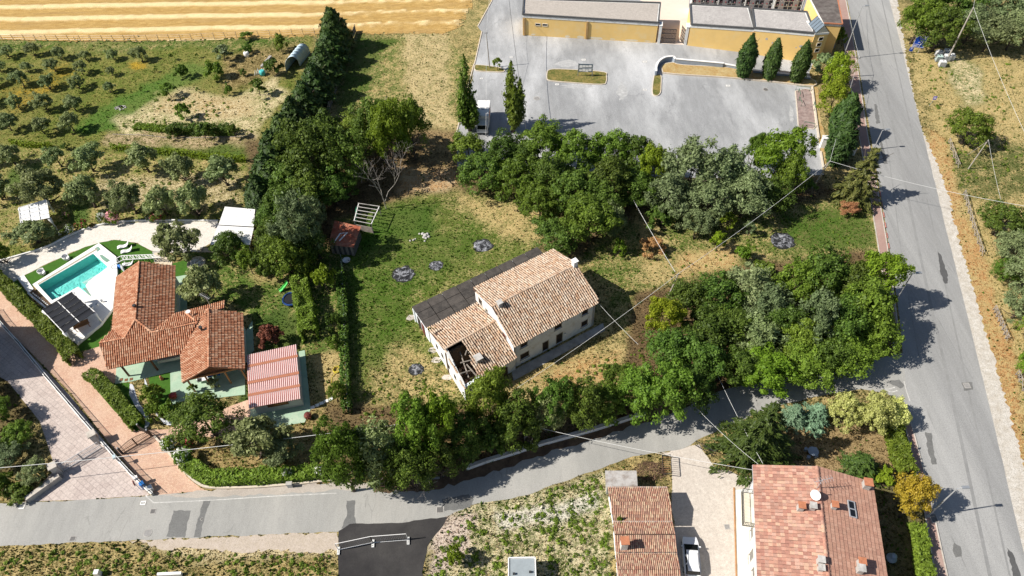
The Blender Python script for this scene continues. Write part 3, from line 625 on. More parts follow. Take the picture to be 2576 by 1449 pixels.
ribbon('kerb', smooth_line([P(2, 0, *k) for k in ((1170, 400), (1290, 540), (1400, 670), (1500, 755), (1600, 785), (1850, 785), (2150, 765), (2350, 745), (2560, 722))], 4), .25, 0, 'kerb_pale', h=.28)
ribbon('garden_wall', smooth_line([P(2, 0, *k) for k in ((1250, 480), (1330, 560), (1420, 660), (1520, 735), (1640, 765), (1850, 760), (2150, 742), (2350, 722), (2560, 700))], 4), .16, 0, 'concrete', h=.45)
sheet('gravel_drive', dl([(1662, 1138), (1717, 1129), (1760, 1118), (1800, 1180), (1895, 1200), (1900, 1449), (1900, 1700), (1690, 1700), (1700, 1449), (1690, 1240), (1690, 1150)]), .013, 'gravel_drive', .25, .8)
sheet('concrete_apron', dl([(1850, 1233), (1905, 1225), (1915, 1700), (1855, 1700)]), .03, plain('apron', (.66, .65, .62), .9, .12, 1, dirt=(.45, .44, .41), dirtamt=.4), th=.02)
ribbon('kerb', dl([(1846, 1227), (1852, 1449), (1858, 1700)]), .14, 0, plain('rust_edge', (.42, .22, .09), .8, .3, 2), h=.12)
sheet('forecourt', [P(1, 1, *k) for k in ((1285, 1352), (1975, 990), (1990, 1045), (1300, 1425))], .03, 'concrete', th=.02)
CAMV = Vector((0, 0, CAM_H))
def barrel(wd, L, rise=.09, n=5, lift=.05, taper=.85):
    m = MB()
    for k, (y, ww, z) in enumerate(((-L / 2, wd * taper, 0.0), (L / 2 + L * .12, wd, lift))):
        for i in range(n):
            t = math.pi * i / (n - 1); m.v.append(Vector((-math.cos(t) * ww / 2, y, math.sin(t) * rise + z)))
    for i in range(n - 1): m.f.append([i, i + n, i + n + 1, i + 1])
    m.f.append([n + i for i in range(n)][::-1])
    return m
def flat_tile(wd, L, th=.035, lift=.04):
    m = MB(); x = wd / 2 * .96; a = -L / 2; b = L / 2 + .04
    m.hexa([(-x, a, -.01), (x, a, -.01), (x, b, lift - th), (-x, b, lift - th)], [(-x, a, th), (x, a, th), (x, b, lift + th), (-x, b, lift + th)])
    return m
def plane_frame(pts):
    c = sum(pts, Vector()) / len(pts); n = Vector()
    for i in range(len(pts)):
        a, b = pts[i], pts[(i + 1) % len(pts)]; n += (a - c).cross(b - c)
    n.normalize()
    if n.z < 0: n = -n
    dn = (Vector((0, 0, -1)) - n * Vector((0, 0, -1)).dot(n)).normalized(); u = dn.cross(n)
    return c, u, dn, n
def roof(parent, faces, tile_mb, tw, tl, mat, nind=300, holes=(), rng=None, jit=.02, deckmat='roof_deck', th=.14, name='tile', grow=.05, skip=0.0):
    rr = rng or random.Random(3); off = parent_loc(parent); rows = []
    for pts in faces:
        c, u, dn, n = plane_frame(pts)
        uv = [((p - c).dot(u), (p - c).dot(dn)) for p in pts]
        hu = [[((p - c).dot(u), (p - c).dot(dn)) for p in h] for h in holes]
        u0, u1 = min(a for a, _ in uv), max(a for a, _ in uv); v0, v1 = min(b for _, b in uv), max(b for _, b in uv)
        nu = max(1, round((u1 - u0) / tw)); su = (u1 - u0) / nu
        v = v1 - tl / 2
        while v > v0 - tl * .3:
            for i in range(nu):
                x = u0 + (i + .5) * su
                if bool(inpoly(x, v, uv)) and not any(bool(inpoly(x, v, h)) for h in hu) and rr.random() >= skip:
                    p = c + u * (x + rr.uniform(-jit, jit)) + dn * (v + rr.uniform(-jit, jit) * 1.5) + n * rr.uniform(.01, .01 + jit)
                    a = rr.uniform(-jit, jit) * 1.5
                    uu = (u * math.cos(a) + dn * math.sin(a)); dd = dn * math.cos(a) - u * math.sin(a)
                    rows.append(((p - CAMV).length, p, uu, dd, n))
            v -= tl
        if deckmat:
            m = MB(); k = len(pts)
            if holes:
                tri_pts = None
            fl = [p - n * (p - c).dot(n) for p in pts]; top = [p - n * .02 for p in fl]; bot = [p - n * th for p in fl]
            m.v = top + bot
            for t in tessellate_polygon([top]):
                a, b, cc = t
                if (top[b] - top[a]).cross(top[cc] - top[a]).dot(n) < 0: a, cc = cc, a
                m.f.append([a, b, cc]); m.f.append([cc + k, b + k, a + k])
            for i in range(k): m.f.append([i, (i + 1) % k, k + (i + 1) % k, k + i])
            m.build('roof_deck', deckmat, parent)
    rows.sort(key=lambda r: r[0])
    me = tile_mb.mesh(name, mat)
    for _, p, uu, dd, n in rows[:nind]:
        o = bpy.data.objects.new(name, me); COL.objects.link(o); o.parent = parent
        mt = Matrix((uu, dd, n)).transposed().to_4x4(); mt.translation = p - off; o.matrix_local = mt
    rest = rows[nind:]
    if rest:
        tv = np.array([tuple(v) for v in tile_mb.v]); nv = len(tv); V = np.zeros((len(rest), nv, 3)); Fs = []
        for i, (_, p, uu, dd, n) in enumerate(rest):
            V[i] = tv[:, :1] * np.array(uu) + tv[:, 1:2] * np.array(dd) + tv[:, 2:] * np.array(n) + np.array(p - off)
        fl = []
        for i in range(len(rest)):
            b = i * nv; fl += [[q + b for q in f] for f in tile_mb.f]
        m = bpy.data.meshes.new('roof_tiles'); m.from_pydata(V.reshape(-1, 3).tolist(), [], fl); m.materials.append(MATS[mat]); m.update()
        o = link('roof_tiles', m, parent); tag(o, kind='stuff')
def ridge(parent, a, b, mat, r=.15, L=.4, name='ridge_tile', rr=random.Random(9)):
    a = Vector(a); b = Vector(b); n = max(1, int((b - a).length / L)); off = parent_loc(parent); d = (b - a).normalized()
    t = barrel(2 * r, (b - a).length / n, r * .75, 5, .03); me = t.mesh(name, mat)
    u = d.cross(Vector((0, 0, 1))).normalized(); nn = u.cross(d)
    for i in range(n):
        o = bpy.data.objects.new(name, me); COL.objects.link(o); o.parent = parent
        mt = Matrix((u, d, nn)).transposed().to_4x4(); mt.translation = a.lerp(b, (i + .5) / n) + Vector((0, 0, .05)) - off; o.matrix_local = mt
def wall_open(m, A, B, z0, z1, th, ops, inward):
    A = Vector((A[0], A[1], 0)); B = Vector((B[0], B[1], 0)); L = (B - A).length; d = (B - A) / L
    iw = Vector((inward[0], inward[1], 0)); nn = Vector((-d.y, d.x, 0)); nn = nn if nn.dot(iw) > 0 else -nn
    ss = sorted({0, L} | {s for o in ops for s in o[:2]}); hh = sorted({z0, z1} | {h for o in ops for h in o[2:4]})
    for i in range(len(ss) - 1):
        for j in range(len(hh) - 1):
            sm, hm = (ss[i] + ss[i + 1]) / 2, (hh[j] + hh[j + 1]) / 2
            if any(o[0] < sm < o[1] and o[2] < hm < o[3] for o in ops): continue
            q = [A + d * ss[i], A + d * ss[i + 1], A + d * ss[i + 1] + nn * th, A + d * ss[i] + nn * th]
            m.hexa([p + Vector((0, 0, hh[j])) for p in q], [p + Vector((0, 0, hh[j + 1])) for p in q])
    return d, nn
def shutters(parent, A, d, nn, op, mat, frame='frame_stone', depth=.1, name='window', leaf='shutter'):
    "closed two-leaf opening set back in its wall, with sill and lintel"
    A = Vector((A[0], A[1], 0)); s0, s1, h0, h1 = op; mid = (s0 + s1) / 2
    fr = MB()
    fr.box(A + d * mid + nn * .02 + Vector((0, 0, h0 - .05)), (s1 - s0 + .24, .2, .09), math.atan2(d.y, d.x))
    fr.box(A + d * mid + nn * .04 + Vector((0, 0, h1 + .045)), (s1 - s0 + .1, .16, .085), math.atan2(d.y, d.x))
    for s_ in (s0, s1): fr.box(A + d * s_ + nn * .04 + Vector((0, 0, (h0 + h1) / 2)), (.06, .15, h1 - h0 + .12), math.atan2(d.y, d.x))
    w_ = fr.build(name, frame, parent)
    for k in (0, 1):
        c = A + d * (s0 + (s1 - s0) * (.25 + .5 * k)) + nn * depth + Vector((0, 0, (h0 + h1) / 2))
        m = MB(); m.box(c, ((s1 - s0) / 2 - .02, .05, h1 - h0 - .01), math.atan2(d.y, d.x))
        for z in (.25, .75): m.box(c + Vector((0, 0, (h1 - h0) * (z - .5))) - nn * .035, ((s1 - s0) / 2 - .08, .025, .09), math.atan2(d.y, d.x))
        m.build(leaf, mat, w_)
def chimney(parent, c, w_, h, matb, cap='tile_cap', rz=0, d=None, name='chimney'):
    d = d or w_; m = MB(); m.box(Vector(c) + Vector((0, 0, h / 2)), (w_, d, h), rz)
    ch = m.build(name, matb, parent)
    m = MB(); m.box(Vector(c) + Vector((0, 0, h + .22)), (w_ + .2, d + .2, .07), rz)
    for sx in (-1, 1):
        for sy in (-1, 1):
            q = Matrix.Rotation(rz, 3, 'Z') @ Vector((sx * (w_ / 2 - .06), sy * (d / 2 - .06), h + .09)); m.box(Vector(c) + q, (.1, .1, .2), rz)
    m.build('chimney_cap', cap, ch)
plain('roof_deck', (.10, .06, .045), .9, .3, 2)
plain('plaster_old', (.82, .81, .79), .9, .08, 1.0, dirt=(.55, .53, .50), dirtamt=.25, dsc=.9)
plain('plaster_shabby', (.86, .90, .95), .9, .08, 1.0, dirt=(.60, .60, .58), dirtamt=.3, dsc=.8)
plain('frame_stone', (.5, .46, .4), .9, .2, 2)
plain('shutter_dark', (.045, .035, .03), .7, .3, 4)
plain('shutter_red', (.16, .05, .04), .7, .3, 4)
plain('tile_cap', (.48, .19, .10), .85, .25, 3)
plain('stone_chimney', (.52, .50, .47), .9, .25, 3, dirt=(.25, .24, .22), dirtamt=.4)
tilemat('bitumen', [(.062, .054, .048), (.04, .036, .033), (.07, .061, .054), (.05, .044, .04)], (.12, .105, .092), .5)
plain('render_white', (.80, .80, .78), .85, .06, 1)
plain('render_cream', (.72, .66, .54), .85, .1, 1)
plain('yellow_render', (.82, .56, .21), .85, .06, .6, dirt=(.76, .58, .30), dirtamt=.35, dsc=.5)
plain('white_band', (.74, .74, .72), .85, .1, 1.5, dirt=(.4, .4, .38), dirtamt=.35)
gravel('roof_gravel', (.52, .47, .42), (.38, .34, .30), 2.5, .2)
gravel('roof_pebbles', (.62, .59, .56), (.30, .28, .27), 5.0, .5)
tilemat('clay_old', [(.52, .365, .25), (.58, .435, .315), (.46, .295, .19), (.51, .335, .215), (.61, .49, .375), (.40, .245, .155), (.55, .405, .29), (.50, .35, .24), (.35, .24, .165)], (.50, .43, .355), .5, lichen=(.52, .25, .04))
tilemat('clay_new', [(.50, .225, .125), (.56, .275, .16), (.61, .335, .205), (.44, .18, .095), (.53, .25, .14), (.65, .39, .25)])
tilemat('clay_flat', [(.44, .225, .165), (.51, .275, .205), (.39, .185, .14), (.56, .36, .255), (.47, .24, .175), (.43, .245, .19), (.53, .325, .25), (.35, .17, .13)], (.36, .23, .17), .4)
tilemat('clay_brown', [(.48, .265, .19), (.43, .23, .165), (.51, .30, .22), (.45, .245, .175), (.39, .205, .15)], (.38, .23, .165), .4)
tilemat('clay_mixed', [(.45, .25, .17), (.53, .35, .24), (.38, .18, .125), (.56, .40, .27), (.42, .22, .155), (.48, .29, .19), (.34, .19, .14)], (.36, .26, .2), .4)

def farmhouse():
    E, RG = 5.3, 7.4
    LB, RB, RF, LF = [P(1, 1, *q, E) for q in ((990, 730), (1605, 432), (1950, 832), (1305, 1172))]
    base = (LB + RB + RF + LF) / 4; base.z = 0
    h = thing('farmhouse', 'derelict white two-storey farmhouse with old clay tile roof and collapsed annex', 'farmhouse', base)
    ML = (LB + LF) / 2; MR = (RB + RF) / 2; ML.z = MR.z = RG
    U = (RF - LF).normalized(); V = (LB - LF).normalized()
    ins = lambda p, a, b: Vector((p.x, p.y, 0)) + U * a + V * b
    wLF, wRF, wRB, wLB = ins(LF, .15, .45), ins(RF, -.3, .45), ins(RB, -.3, -.4), ins(LB, .15, -.4)
    L = (wRF - wLF).length
    ops = [(a * L, b * L, c, d) for a, b, c, d in ((.08, .16, 3.55, 4.85), (.49, .575, 3.55, 4.85), (.83, .905, 3.55, 4.85), (.075, .18, .95, 2.15), (.345, .42, .16, 2.15), (.515, .595, .16, 2.25), (.835, .915, .95, 2.15), (.62, .64, 1.5, 1.8))]
    m = MB(); d, nn = wall_open(m, wLF, wRF, 0, E - .05, .4, ops, V); m.build('wall', 'plaster_shabby', h, label='shaded front wall with weathered plaster')
    for i, o in enumerate(ops[:7]): shutters(h, wLF, d, nn, o, 'shutter_dark', name='door' if i in (4, 5) else 'window', leaf='door_leaf' if i in (4, 5) else 'shutter')
    m = MB(); m.box(wLF + d * (.63 * L) + nn * .2 + Vector((0, 0, 1.65)), (.3, .1, .3), math.atan2(d.y, d.x)); m.build('vent_hatch', 'shutter_dark', h)
    m = MB(); wall_open(m, wLB, wRB, 0, E - .05, .4, [], -V); m.build('wall', 'plaster_old', h)
    for a, b, top in ((wLB, wLF, ML), (wRF, wRB, MR)):
        m = MB(); mid = (a + b) / 2; n_ = U if a is wLB else -U
        f = [a, b, b + Vector((0, 0, E - .1)), mid + Vector((0, 0, RG - .2)), a + Vector((0, 0, E - .1))]
        g = [p + n_ * .4 for p in f]
        k = 5; m.v = f + g
        for q in ([0, 1, 2, 3, 4], [9, 8, 7, 6, 5]): m.f.append(q)
        for i in range(5): m.f.append([i, i + 5, (i + 1) % 5 + 5, (i + 1) % 5])
        m.build('wall', 'plaster_old', h, label='sunlit whitewashed gable wall' if a is wLB else None)
    D = (wLF - wLB); Ld = D.length; D = D / Ld
    for s, z0, z1, wdt, mt in ((1.5, 4.0, 5.1, .8, 'shutter_dark'), (3.2, 4.2, 4.8, .4, 'shutter_dark'), (8.0, 3.7, 4.9, .75, 'shutter_red')):
        c = wLB + D * s + Vector((0, 0, (z0 + z1) / 2)); rz = math.atan2(D.y, D.x)
        m = MB(); m.box(c - U * .02 + Vector((0, 0, (z1 - z0) / 2 + .05)), (wdt + .2, .12, .08), rz); m.box(c - U * .03 - Vector((0, 0, (z1 - z0) / 2 + .05)), (wdt + .24, .16, .08), rz)
        for e in (-1, 1): m.box(c + D * e * (wdt / 2 + .04) - U * .015, (.07, .1, z1 - z0), rz)
        wn = m.build('window', 'frame_stone', h); m = MB(); m.box(c - U * .01, (wdt, .05, z1 - z0), rz); m.build('shutter', mt, wn)
    tl = barrel(.235, .42, .12, 5, .05)
    roof(h, [[ML, MR, RF, LF], [MR, ML, LB, RB]], tl, .31, .43, 'clay_old', 300, jit=.03)
    ridge(h, ML, MR, 'clay_old', .17, .42)
    chimney(h, ML.lerp(MR, .075) + (RF - MR) * .06 - Vector((0, 0, .5)), .55, 1.1, 'stone_chimney', 'stone_chimney', math.atan2(U.y, U.x))
    chimney(h, ML.lerp(MR, .97) - Vector((0, 0, .5)), .6, 1.3, 'plaster_old', 'plaster_old', math.atan2(U.y, U.x))
    AE, AR = 3.2, 5.0
    aLB, aLF = P(1, 1, 650, 1030, AE), P(1, 1, 925, 1490, AE)
    aRF = Vector((wLF.x, wLF.y, AE)) + U * .02 - V * .55
    aRB = aLB + U * ((wLB - Vector((aLB.x, aLB.y, 0))).dot(U) - .02)
    aML = (aLB + aLF) / 2; aML.z = AR; aMR = (aRB + aRF) / 2; aMR.z = AR
    HOLE = [P(1, 1, *q, z) for q, z in (((785, 1192), 4.8), ((905, 1133), 4.8), ((930, 1175), 4.6), ((955, 1210), 4.4), ((985, 1290), 4.1), ((1010, 1330), 3.9), ((1040, 1395), 3.6), ((1050, 1425), 3.4), ((985, 1452), 3.3), ((930, 1475), 3.3), ((905, 1430), 3.5), ((850, 1310), 4.1))]
    H2 = [P(1, 1, *q, 4.1) for q in ((700, 1060), (760, 1030), (790, 1030), (780, 1045), (745, 1060), (725, 1080))]
    t2 = barrel(.235, .42, .12, 5, .05)
    FH = aML.lerp(aMR, .36); FE = aLF.lerp(aRF, .50); FE2 = aLF.lerp(aRF, .03)
    roof(h, [[aMR, aML, aLB, aRB]], t2, .31, .43, 'clay_old', 150, holes=[H2], rng=random.Random(5), jit=.035, skip=.008)
    roof(h, [[aML, aMR, aRF, aLF]], t2, .31, .43, 'clay_old', 150, holes=[HOLE], rng=random.Random(6), jit=.035, deckmat=None)
    m = MB(); q = [FH, aMR, aRF, aLF.lerp(aRF, .42), aLF.lerp(aRF, .42).lerp(FH, .35), FH.lerp(aLF.lerp(aRF, .42), .3)]
    m.face([p - Vector((0, 0, .03)) for p in q]); m.face([p - Vector((0, 0, .15)) for p in q][::-1]); m.build('roof_deck', 'roof_deck', h)
    ridge(h, aML, aMR, 'clay_old', .16, .42)
    iA = lambda p, a, b: Vector((p.x, p.y, 0)) + U * a + V * b
    qLF, qLB, qRF, qRB = iA(aLF, .15, .25), iA(aLB, .15, -.05), iA(aRF, 0, .25), iA(aRB, 0, -.05)
    m = MB(); n = 14; rr = random.Random(4)
    for i in range(n):
        a = qLB.lerp(qLF, i / n); b = qLB.lerp(qLF, (i + 1) / n)
        ha, hb = [AE - .12 + (AR - AE - .1) * (1 - abs(2 * t - 1)) - (rr.uniform(.1, .5) if t > .5 else .05) for t in (i / n, (i + 1) / n)]
        m.hexa([a, b, b + U * .38, a + U * .38], [a + Vector((0, 0, ha)), b + Vector((0, 0, hb)), b + U * .38 + Vector((0, 0, hb)), a + U * .38 + Vector((0, 0, ha))])
    m.build('wall', 'plaster_old', h, label='white end wall with crumbling top')
    for s in (.22, .38, .56, .74):
        c = qLB.lerp(qLF, s) + Vector((0, 0, 1.9)); m = MB(); m.box(c - U * .0, (.55, .1, .75), math.atan2(D.y, D.x)); m.build('window', 'shutter_dark', h)
    La = (qRF - qLF).length
    m = MB(); wall_open(m, qLF, qRF, 0, AE - .2, .38, [(1.2, 2.2, 0.01, 2.0), (4.6, 6.4, .01, 2.3)], V); m.build('wall', 'plaster_shabby', h)
    m = MB(); m.box(qLF + U * 5.5 + V * .2 + Vector((0, 0, 1.15)), (1.78, .06, 2.26), math.atan2(U.y, U.x)); m.build('door', 'shutter_dark', h)
    m = MB(); wall_open(m, qLB, qRB, 0, AE - .2, .38, [], -V); m.build('wall', 'plaster_shabby', h)
    m = MB(); p0 = qLF.lerp(qRF, .5); m.prism([tuple(v[:2]) for v in (p0, p0 + U * .3, p0 + U * .3 + V * 4.6, p0 + V * 4.6)], 0, 3.1); m.build('inner_wall', 'concrete', h)
    m = MB(); p0 = qLF + V * 4.8; m.prism([tuple(v[:2]) for v in (p0, p0 + U * (La * .5), p0 + U * (La * .5) + V * .3, p0 + V * .3)], 0, 4.4); m.build('inner_wall', 'litter_soil', h)
    m = MB(); m.prism([tuple(v[:2]) for v in (qLF + U * .4 + V * .4, qRF + V * .4, qRB - V * .4, qLB + U * .4 - V * .4)], .02, .25); m.build('floor', 'litter_soil', h)
    c0 = aLF.lerp(aRF, .18) + V * 2; c0.z = 0
    for a, b in (((895, 1205), (960, 1400)), ((900, 1290), (1000, 1265)), ((900, 1370), (985, 1345)), ((945, 1300), (1030, 1400)), ((905, 1160), (965, 1215)), ((935, 1230), (955, 1170))):
        m = MB(); m.beam(P(1, 1, *a, 3.5 + RN.uniform(-.3, .4)), P(1, 1, *b, 3.2 + RN.uniform(-.5, .3)), .14, .14); m.build('fallen_beam', 'old_wood', h)
    m = MB()
    for i in range(70):
        t = rr.random(); s = rr.random(); p = qLF + U * (.6 + t * 4.0) + V * (.6 + s * 4.2); m.box((p.x, p.y, .3 + rr.random() * (1.6 * (1 - s))), (rr.uniform(.2, .5), rr.uniform(.15, .35), rr.uniform(.06, .2)), rr.uniform(0, 3), None)
    tag(m.build('rubble', 'clay_mixed', h), kind='stuff')
    m = MB(); m.box(P(1, 1, 1035, 1275, 3.75) + Vector((0, 0, .3)), (.75, .75, 1.0), math.atan2(U.y, U.x)); ch = m.build('chimney', 'stone_chimney', h)
    m = MB(); m.box(P(1, 1, 1035, 1275, 3.75) + Vector((0, 0, .86)), (1.0, 1.0, .1), math.atan2(U.y, U.x)); m.build('chimney_cap', 'stone_chimney', ch)
    m = MB(); m.beam(P(1, 1, 985, 915, 3.7), P(1, 1, 1025, 885, 3.75), .5, .05); m.build('fallen_shutter', 'shutter_red', h)
    m = MB()
    for i in range(60):
        p = P(1, 1, 655 + rr.random() * 55, 1045 - rr.random() * 22, 3.45); m.box(p, (.14, .14, .1), rr.random() * 3)
    tag(m.build('moss', plain('moss', (.30, .26, .02), .95, .3, 4), h), kind='stuff')
    q = [P(1, 1, 530, 870, 2.9), P(1, 1, 1480, 415, 2.9), P(1, 1, 1545, 472, 3.2), P(1, 1, 640, 1035, 3.2)]
    q[2] = q[1] + (q[3] - q[0]) * .98; q[2].z = q[3].z = 3.25
    N = 9
    for i in range(N):
        for j in range(3):
            g = lambda s, t: q[0].lerp(q[1], s).lerp(q[3].lerp(q[2], s), t)
            a0, a1, b0, b1 = i / N + .002, (i + 1) / N - .002, j / 3, (j + 1) / 3 - .012
            z = Vector((0, 0, rr.uniform(0, .06))); m = MB()
            pts = [g(a0, b0), g(min(1, a1), b0), g(min(1, a1), min(1, b1)), g(a0, min(1, b1))]
            m.hexa([p + z for p in pts], [p + z + Vector((0, 0, .03)) for p in pts]); m.build('bitumen_sheet', 'bitumen', h)
    m = MB(); f = [Vector((p.x, p.y, 0)) for p in q]
    for a, b, za, zb in ((f[0], f[1], 2.86, 2.86), (f[0], f[3], 2.86, 3.2), (f[1], f[2], 2.86, 3.2)):
        c = (q[0] + q[2]) / 2; n_ = Vector((c.x, c.y, 0)) - (a + b) / 2; n_ = (n_ - (b - a).normalized() * n_.dot((b - a).normalized())).normalized()
        a2, b2 = a + n_ * .2, b + n_ * .2
        m.hexa([a2, b2, b2 + n_ * .25, a2 + n_ * .25], [p + Vector((0, 0, z)) for p, z in ((a2, za), (b2, zb), (b2 + n_ * .25, zb), (a2 + n_ * .25, za))])
    m.build('lean_to_wall', 'plaster_shabby', h)
    e = (f[3] - f[0]); Le = e.length; e = e / Le
    for s, mt in ((1.6, 'shutter_dark'), (2.9, 'shutter_red')):
        m = MB(); m.box(f[0] + e * s + U * .16 + Vector((0, 0, 1.1)), (.9, .08, 2.1), math.atan2(e.y, e.x)); m.build('plank_door', mt, h)
farmhouse()

def villa():
    Z = lambda x, y, h: P(1, 0, x, y, h)
    v = thing('villa', 'single-storey villa with bright red clay tile roofs beside the pool', 'villa', Z(1200, 1000, 0))
    a0, a1 = Z(1050, 525, 5.2), Z(1022, 962, 5.2); a2, a3 = Z(885, 640, 3.3), Z(850, 1035, 3.3); a4, a5 = Z(1320, 560, 3.3), Z(1312, 920, 3.3)
    b0, b1, b2, b3 = Z(750, 1140, 4.3), Z(940, 1105, 4.3), Z(1150, 1060, 4.3), Z(1490, 985, 4.3)
    e0, e1 = Z(810, 1335, 3.0), Z(1380, 1218, 3.0); c0, c1 = Z(1575, 883, 4.6), Z(1575, 1322, 4.6)
    g0, g1 = Z(1380, 1440, 3.0), e1; r0, r1 = Z(1830, 910, 3.0), Z(1845, 1335, 3.0); k0, k1 = Z(1700, 828, 3.15), Z(1702, 890, 3.6)
    F = [[a0, a4, a5, b2, a1], [a0, a1, b1, a3, a2], [b0, b1, a1, b2, b3, e1, e0], [b0, a3, b1], [b2, a5, k0, k1, c0, b3], [c0, c1, g0, e1, b3], [c0, r0, r1, c1]]
    F = [list(q) for q in F]
    t = barrel(.20, .40, .095, 5, .045)
    roof(v, F, t, .27, .40, 'clay_new', 300, jit=.012, rng=random.Random(21))
    for a, b in ((a0, a1), (b0, b1), (a1, b1), (a1, b2), (b2, b3), (c0, c1), (Z(1405, 915, 3.9), b3)): ridge(v, a, b, 'clay_new', .15, .38)
    for a, b in ((a4, a5), (r0, r1), (e0, e1), (a2, a3), (g0, e1)):
        m = MB(); m.tube([a - Vector((0, 0, .08)), b - Vector((0, 0, .08))], .07, 6); m.build('gutter', plain('copper_brown', (.16, .07, .04), .5, .2, 3), v)
    for a, b in ((a2, a0), (a0, a4), (g0, c1), (c1, r1), (b0, e0), (b0, a3)):
        m = MB(); m.beam(a - Vector((0, 0, .1)), b - Vector((0, 0, .1)), .06, .2); m.build('verge_board', 'brown_wood', v)
    def block(pts, h, name='wall', mat='render_white', zz=None):
        m = MB(); m.prism([(p.x, p.y) for p in pts], 0, zz or h); return m.build(name, mat, v)
    def inset(q, d=.55):
        c = sum(q, Vector()) / len(q); o = []
        for p in q:
            k = p - c; o.append(p - k.normalized() * d * 1.3)
        return o
    ux = (a4 - a2).normalized(); uy = (a3 - a2).normalized()
    block(inset([a2, a4, a5 + uy * 1.5, a3 + uy * 1.0]), 3.15)
    m = MB(); q = inset([a2, a4, a5, a3]); mid = (q[0] + q[1]) / 2; m.v = []
    m.face([Vector((q[0].x, q[0].y, 3.1)), Vector((q[1].x, q[1].y, 3.1)), Vector((mid.x, mid.y, 4.75))]); m.build('gable', 'render_white', v)
    bx = (e1 - e0).normalized(); by = Vector((-bx.y, bx.x, 0))
    E0 = Vector((e0.x, e0.y, 0)); E1 = Vector((e1.x, e1.y, 0))
    block([E0 + bx * 5.2 + by * 2.0, E1 + by * 1.6 + bx * .5, E1 + by * 5.2 + bx * 1.5, E0 + bx * 2.0 + by * 5.6, E0 + bx * 2.0 + by * 2.6], 2.95)
    block([E0 + bx * 5.25 + by * 1.92, E1 + by * 1.52 + bx * .4, E1 + by * 1.58 + bx * .4, E0 + bx * 5.25 + by * 1.98], 2.7, 'timber_front', 'brown_wood')
    m = MB(); m.box(E0 + bx * 7.6 + by * 1.72 + Vector((0, 0, 1.7)), (2.0, .06, .8), math.atan2(bx.y, bx.x)); m.build('window', 'dark_glass', v)
    m = MB(); m.box(E0 + bx * 7.0 + by * 1.4 + Vector((0, 0, .65)), (3.6, .3, .5), math.atan2(bx.y, bx.x)); m.build('plinth', 'render_cream', v)
    roof(v, [[E0 + bx * 5.4 + by * 1.6 + Vector((0, 0, 2.75)), E1 - bx * .2 + by * 1.4 + Vector((0, 0, 2.75)), E1 - bx * .2 + by * .7 + Vector((0, 0, 2.45)), E0 + bx * 5.4 + by * .9 + Vector((0, 0, 2.45))]], t, .27, .38, 'clay_new', 60, name='canopy_tile', rng=random.Random(2), jit=.01)
    for s in (1.4, 5.0):
        m = MB(); p = E0 + bx * s + by * .5; m.box((p.x, p.y, 1.45), (.2, .2, 2.9), math.atan2(bx.y, bx.x)); m.build('porch_post', 'brown_wood', v)
    cx_ = (r0 - c0).normalized(); cy_ = (c1 - c0).normalized()
    G0 = Vector((g0.x, g0.y, 0)); R1 = Vector((r1.x, r1.y, 0)); R0 = Vector((r0.x, r0.y, 0)); gx = (R1 - G0).normalized(); gy = Vector((-gx.y, gx.x, 0))
    block([G0 + gx * .6 + gy * 3.6, R1 - gx * .5 + gy * 3.2, R0 - gx * .5 - gy * .5, R0 - gx * 4.6 - gy * .9], 2.8)
    m = MB(); m.box(G0 + gx * 3.5 + gy * 3.44 + Vector((0, 0, 1.2)), (4.6, .08, 2.3), math.atan2(gx.y, gx.x)); m.build('timber_front', 'brown_wood', v)
    for s in (.45, 2.6, 5.0, 7.0):
        m = MB(); p = G0 + gx * s + gy * .45; m.box((p.x, p.y, 1.45), (.18, .18, 2.9), math.atan2(gx.y, gx.x)); m.build('porch_post', 'orange_wood', v)
    m = MB(); m.beam(G0 + gx * .3 + gy * .45 + Vector((0, 0, 2.85)), R1 - gx * .2 + gy * .45 + Vector((0, 0, 2.85)), .18, .24); m.build('porch_beam', 'orange_wood', v)
    m = MB(); mid = c1 + Vector((0, 0, -.3)); m.face([g0 - Vector((0, 0, .12)) + gy * .6, r1 - Vector((0, 0, .12)) + gy * .6, mid + gy * .6]); m.build('porch_gable', 'brown_wood', v)
    for s in (.5, 1.5, 2.5, 3.4):
        for side, A, B in ((0, g0, c1), (1, r1, c1)):
            p = A.lerp(B, s / 4) - Vector((0, 0, .2)); m = MB(); m.beam(p + gy * .05, p + gy * 3.0, .12, .16); m.build('rafter', 'orange_wood', v)
    s = (a5 - a4); L = s.length; s = s / L; out = Vector((-s.y, s.x, 0)); out = out if out.x > 0 else -out
    for t_, wd, z0, z1, nm, mt in ((3.2, 1.0, .1, 2.2, 'door', 'brown_wood'), (6.0, 1.2, .9, 2.2, 'window', 'dark_glass'), (8.0, 1.0, .9, 2.2, 'window', 'dark_glass')):
        m = MB(); p = Vector((a4.x, a4.y, 0)) + s * t_ - out * .62; m.box((p.x, p.y, (z0 + z1) / 2), (wd, .2, z1 - z0), math.atan2(s.y, s.x)); m.build(nm, mt, v)
    m = MB(); p = Vector((a4.x, a4.y, 0)) + s * 7.0 - out * .2; m.box((p.x, p.y, .8), (.8, .35, .6), math.atan2(s.y, s.x)); m.build('air_conditioner', 'white_paint', v)
    for q, hh in (((1045, 905), 1.3), ((1530, 1052), .8)):
        p = Z(*q, 4.2); m = MB(); m.tube([p - Vector((0, 0, .5)), p + Vector((0, 0, hh))], .14, 8); m.tube([p + Vector((0, 0, hh)), p + Vector((0, 0, hh + .18))], .24, 8); m.build('flue', 'dark_metal', v)
    p = Z(1600, 880, 4.4); m = MB(); m.tube([p, p + Vector((0, 0, 2.6))], .04, 6)
    for k in range(7): q = p + Vector((-.8 + .22 * k, .5 - .14 * k, 2.5)); m.beam(q + Vector((-.15, -.25, 0)), q + Vector((.15, .25, 0)), .02, .02)
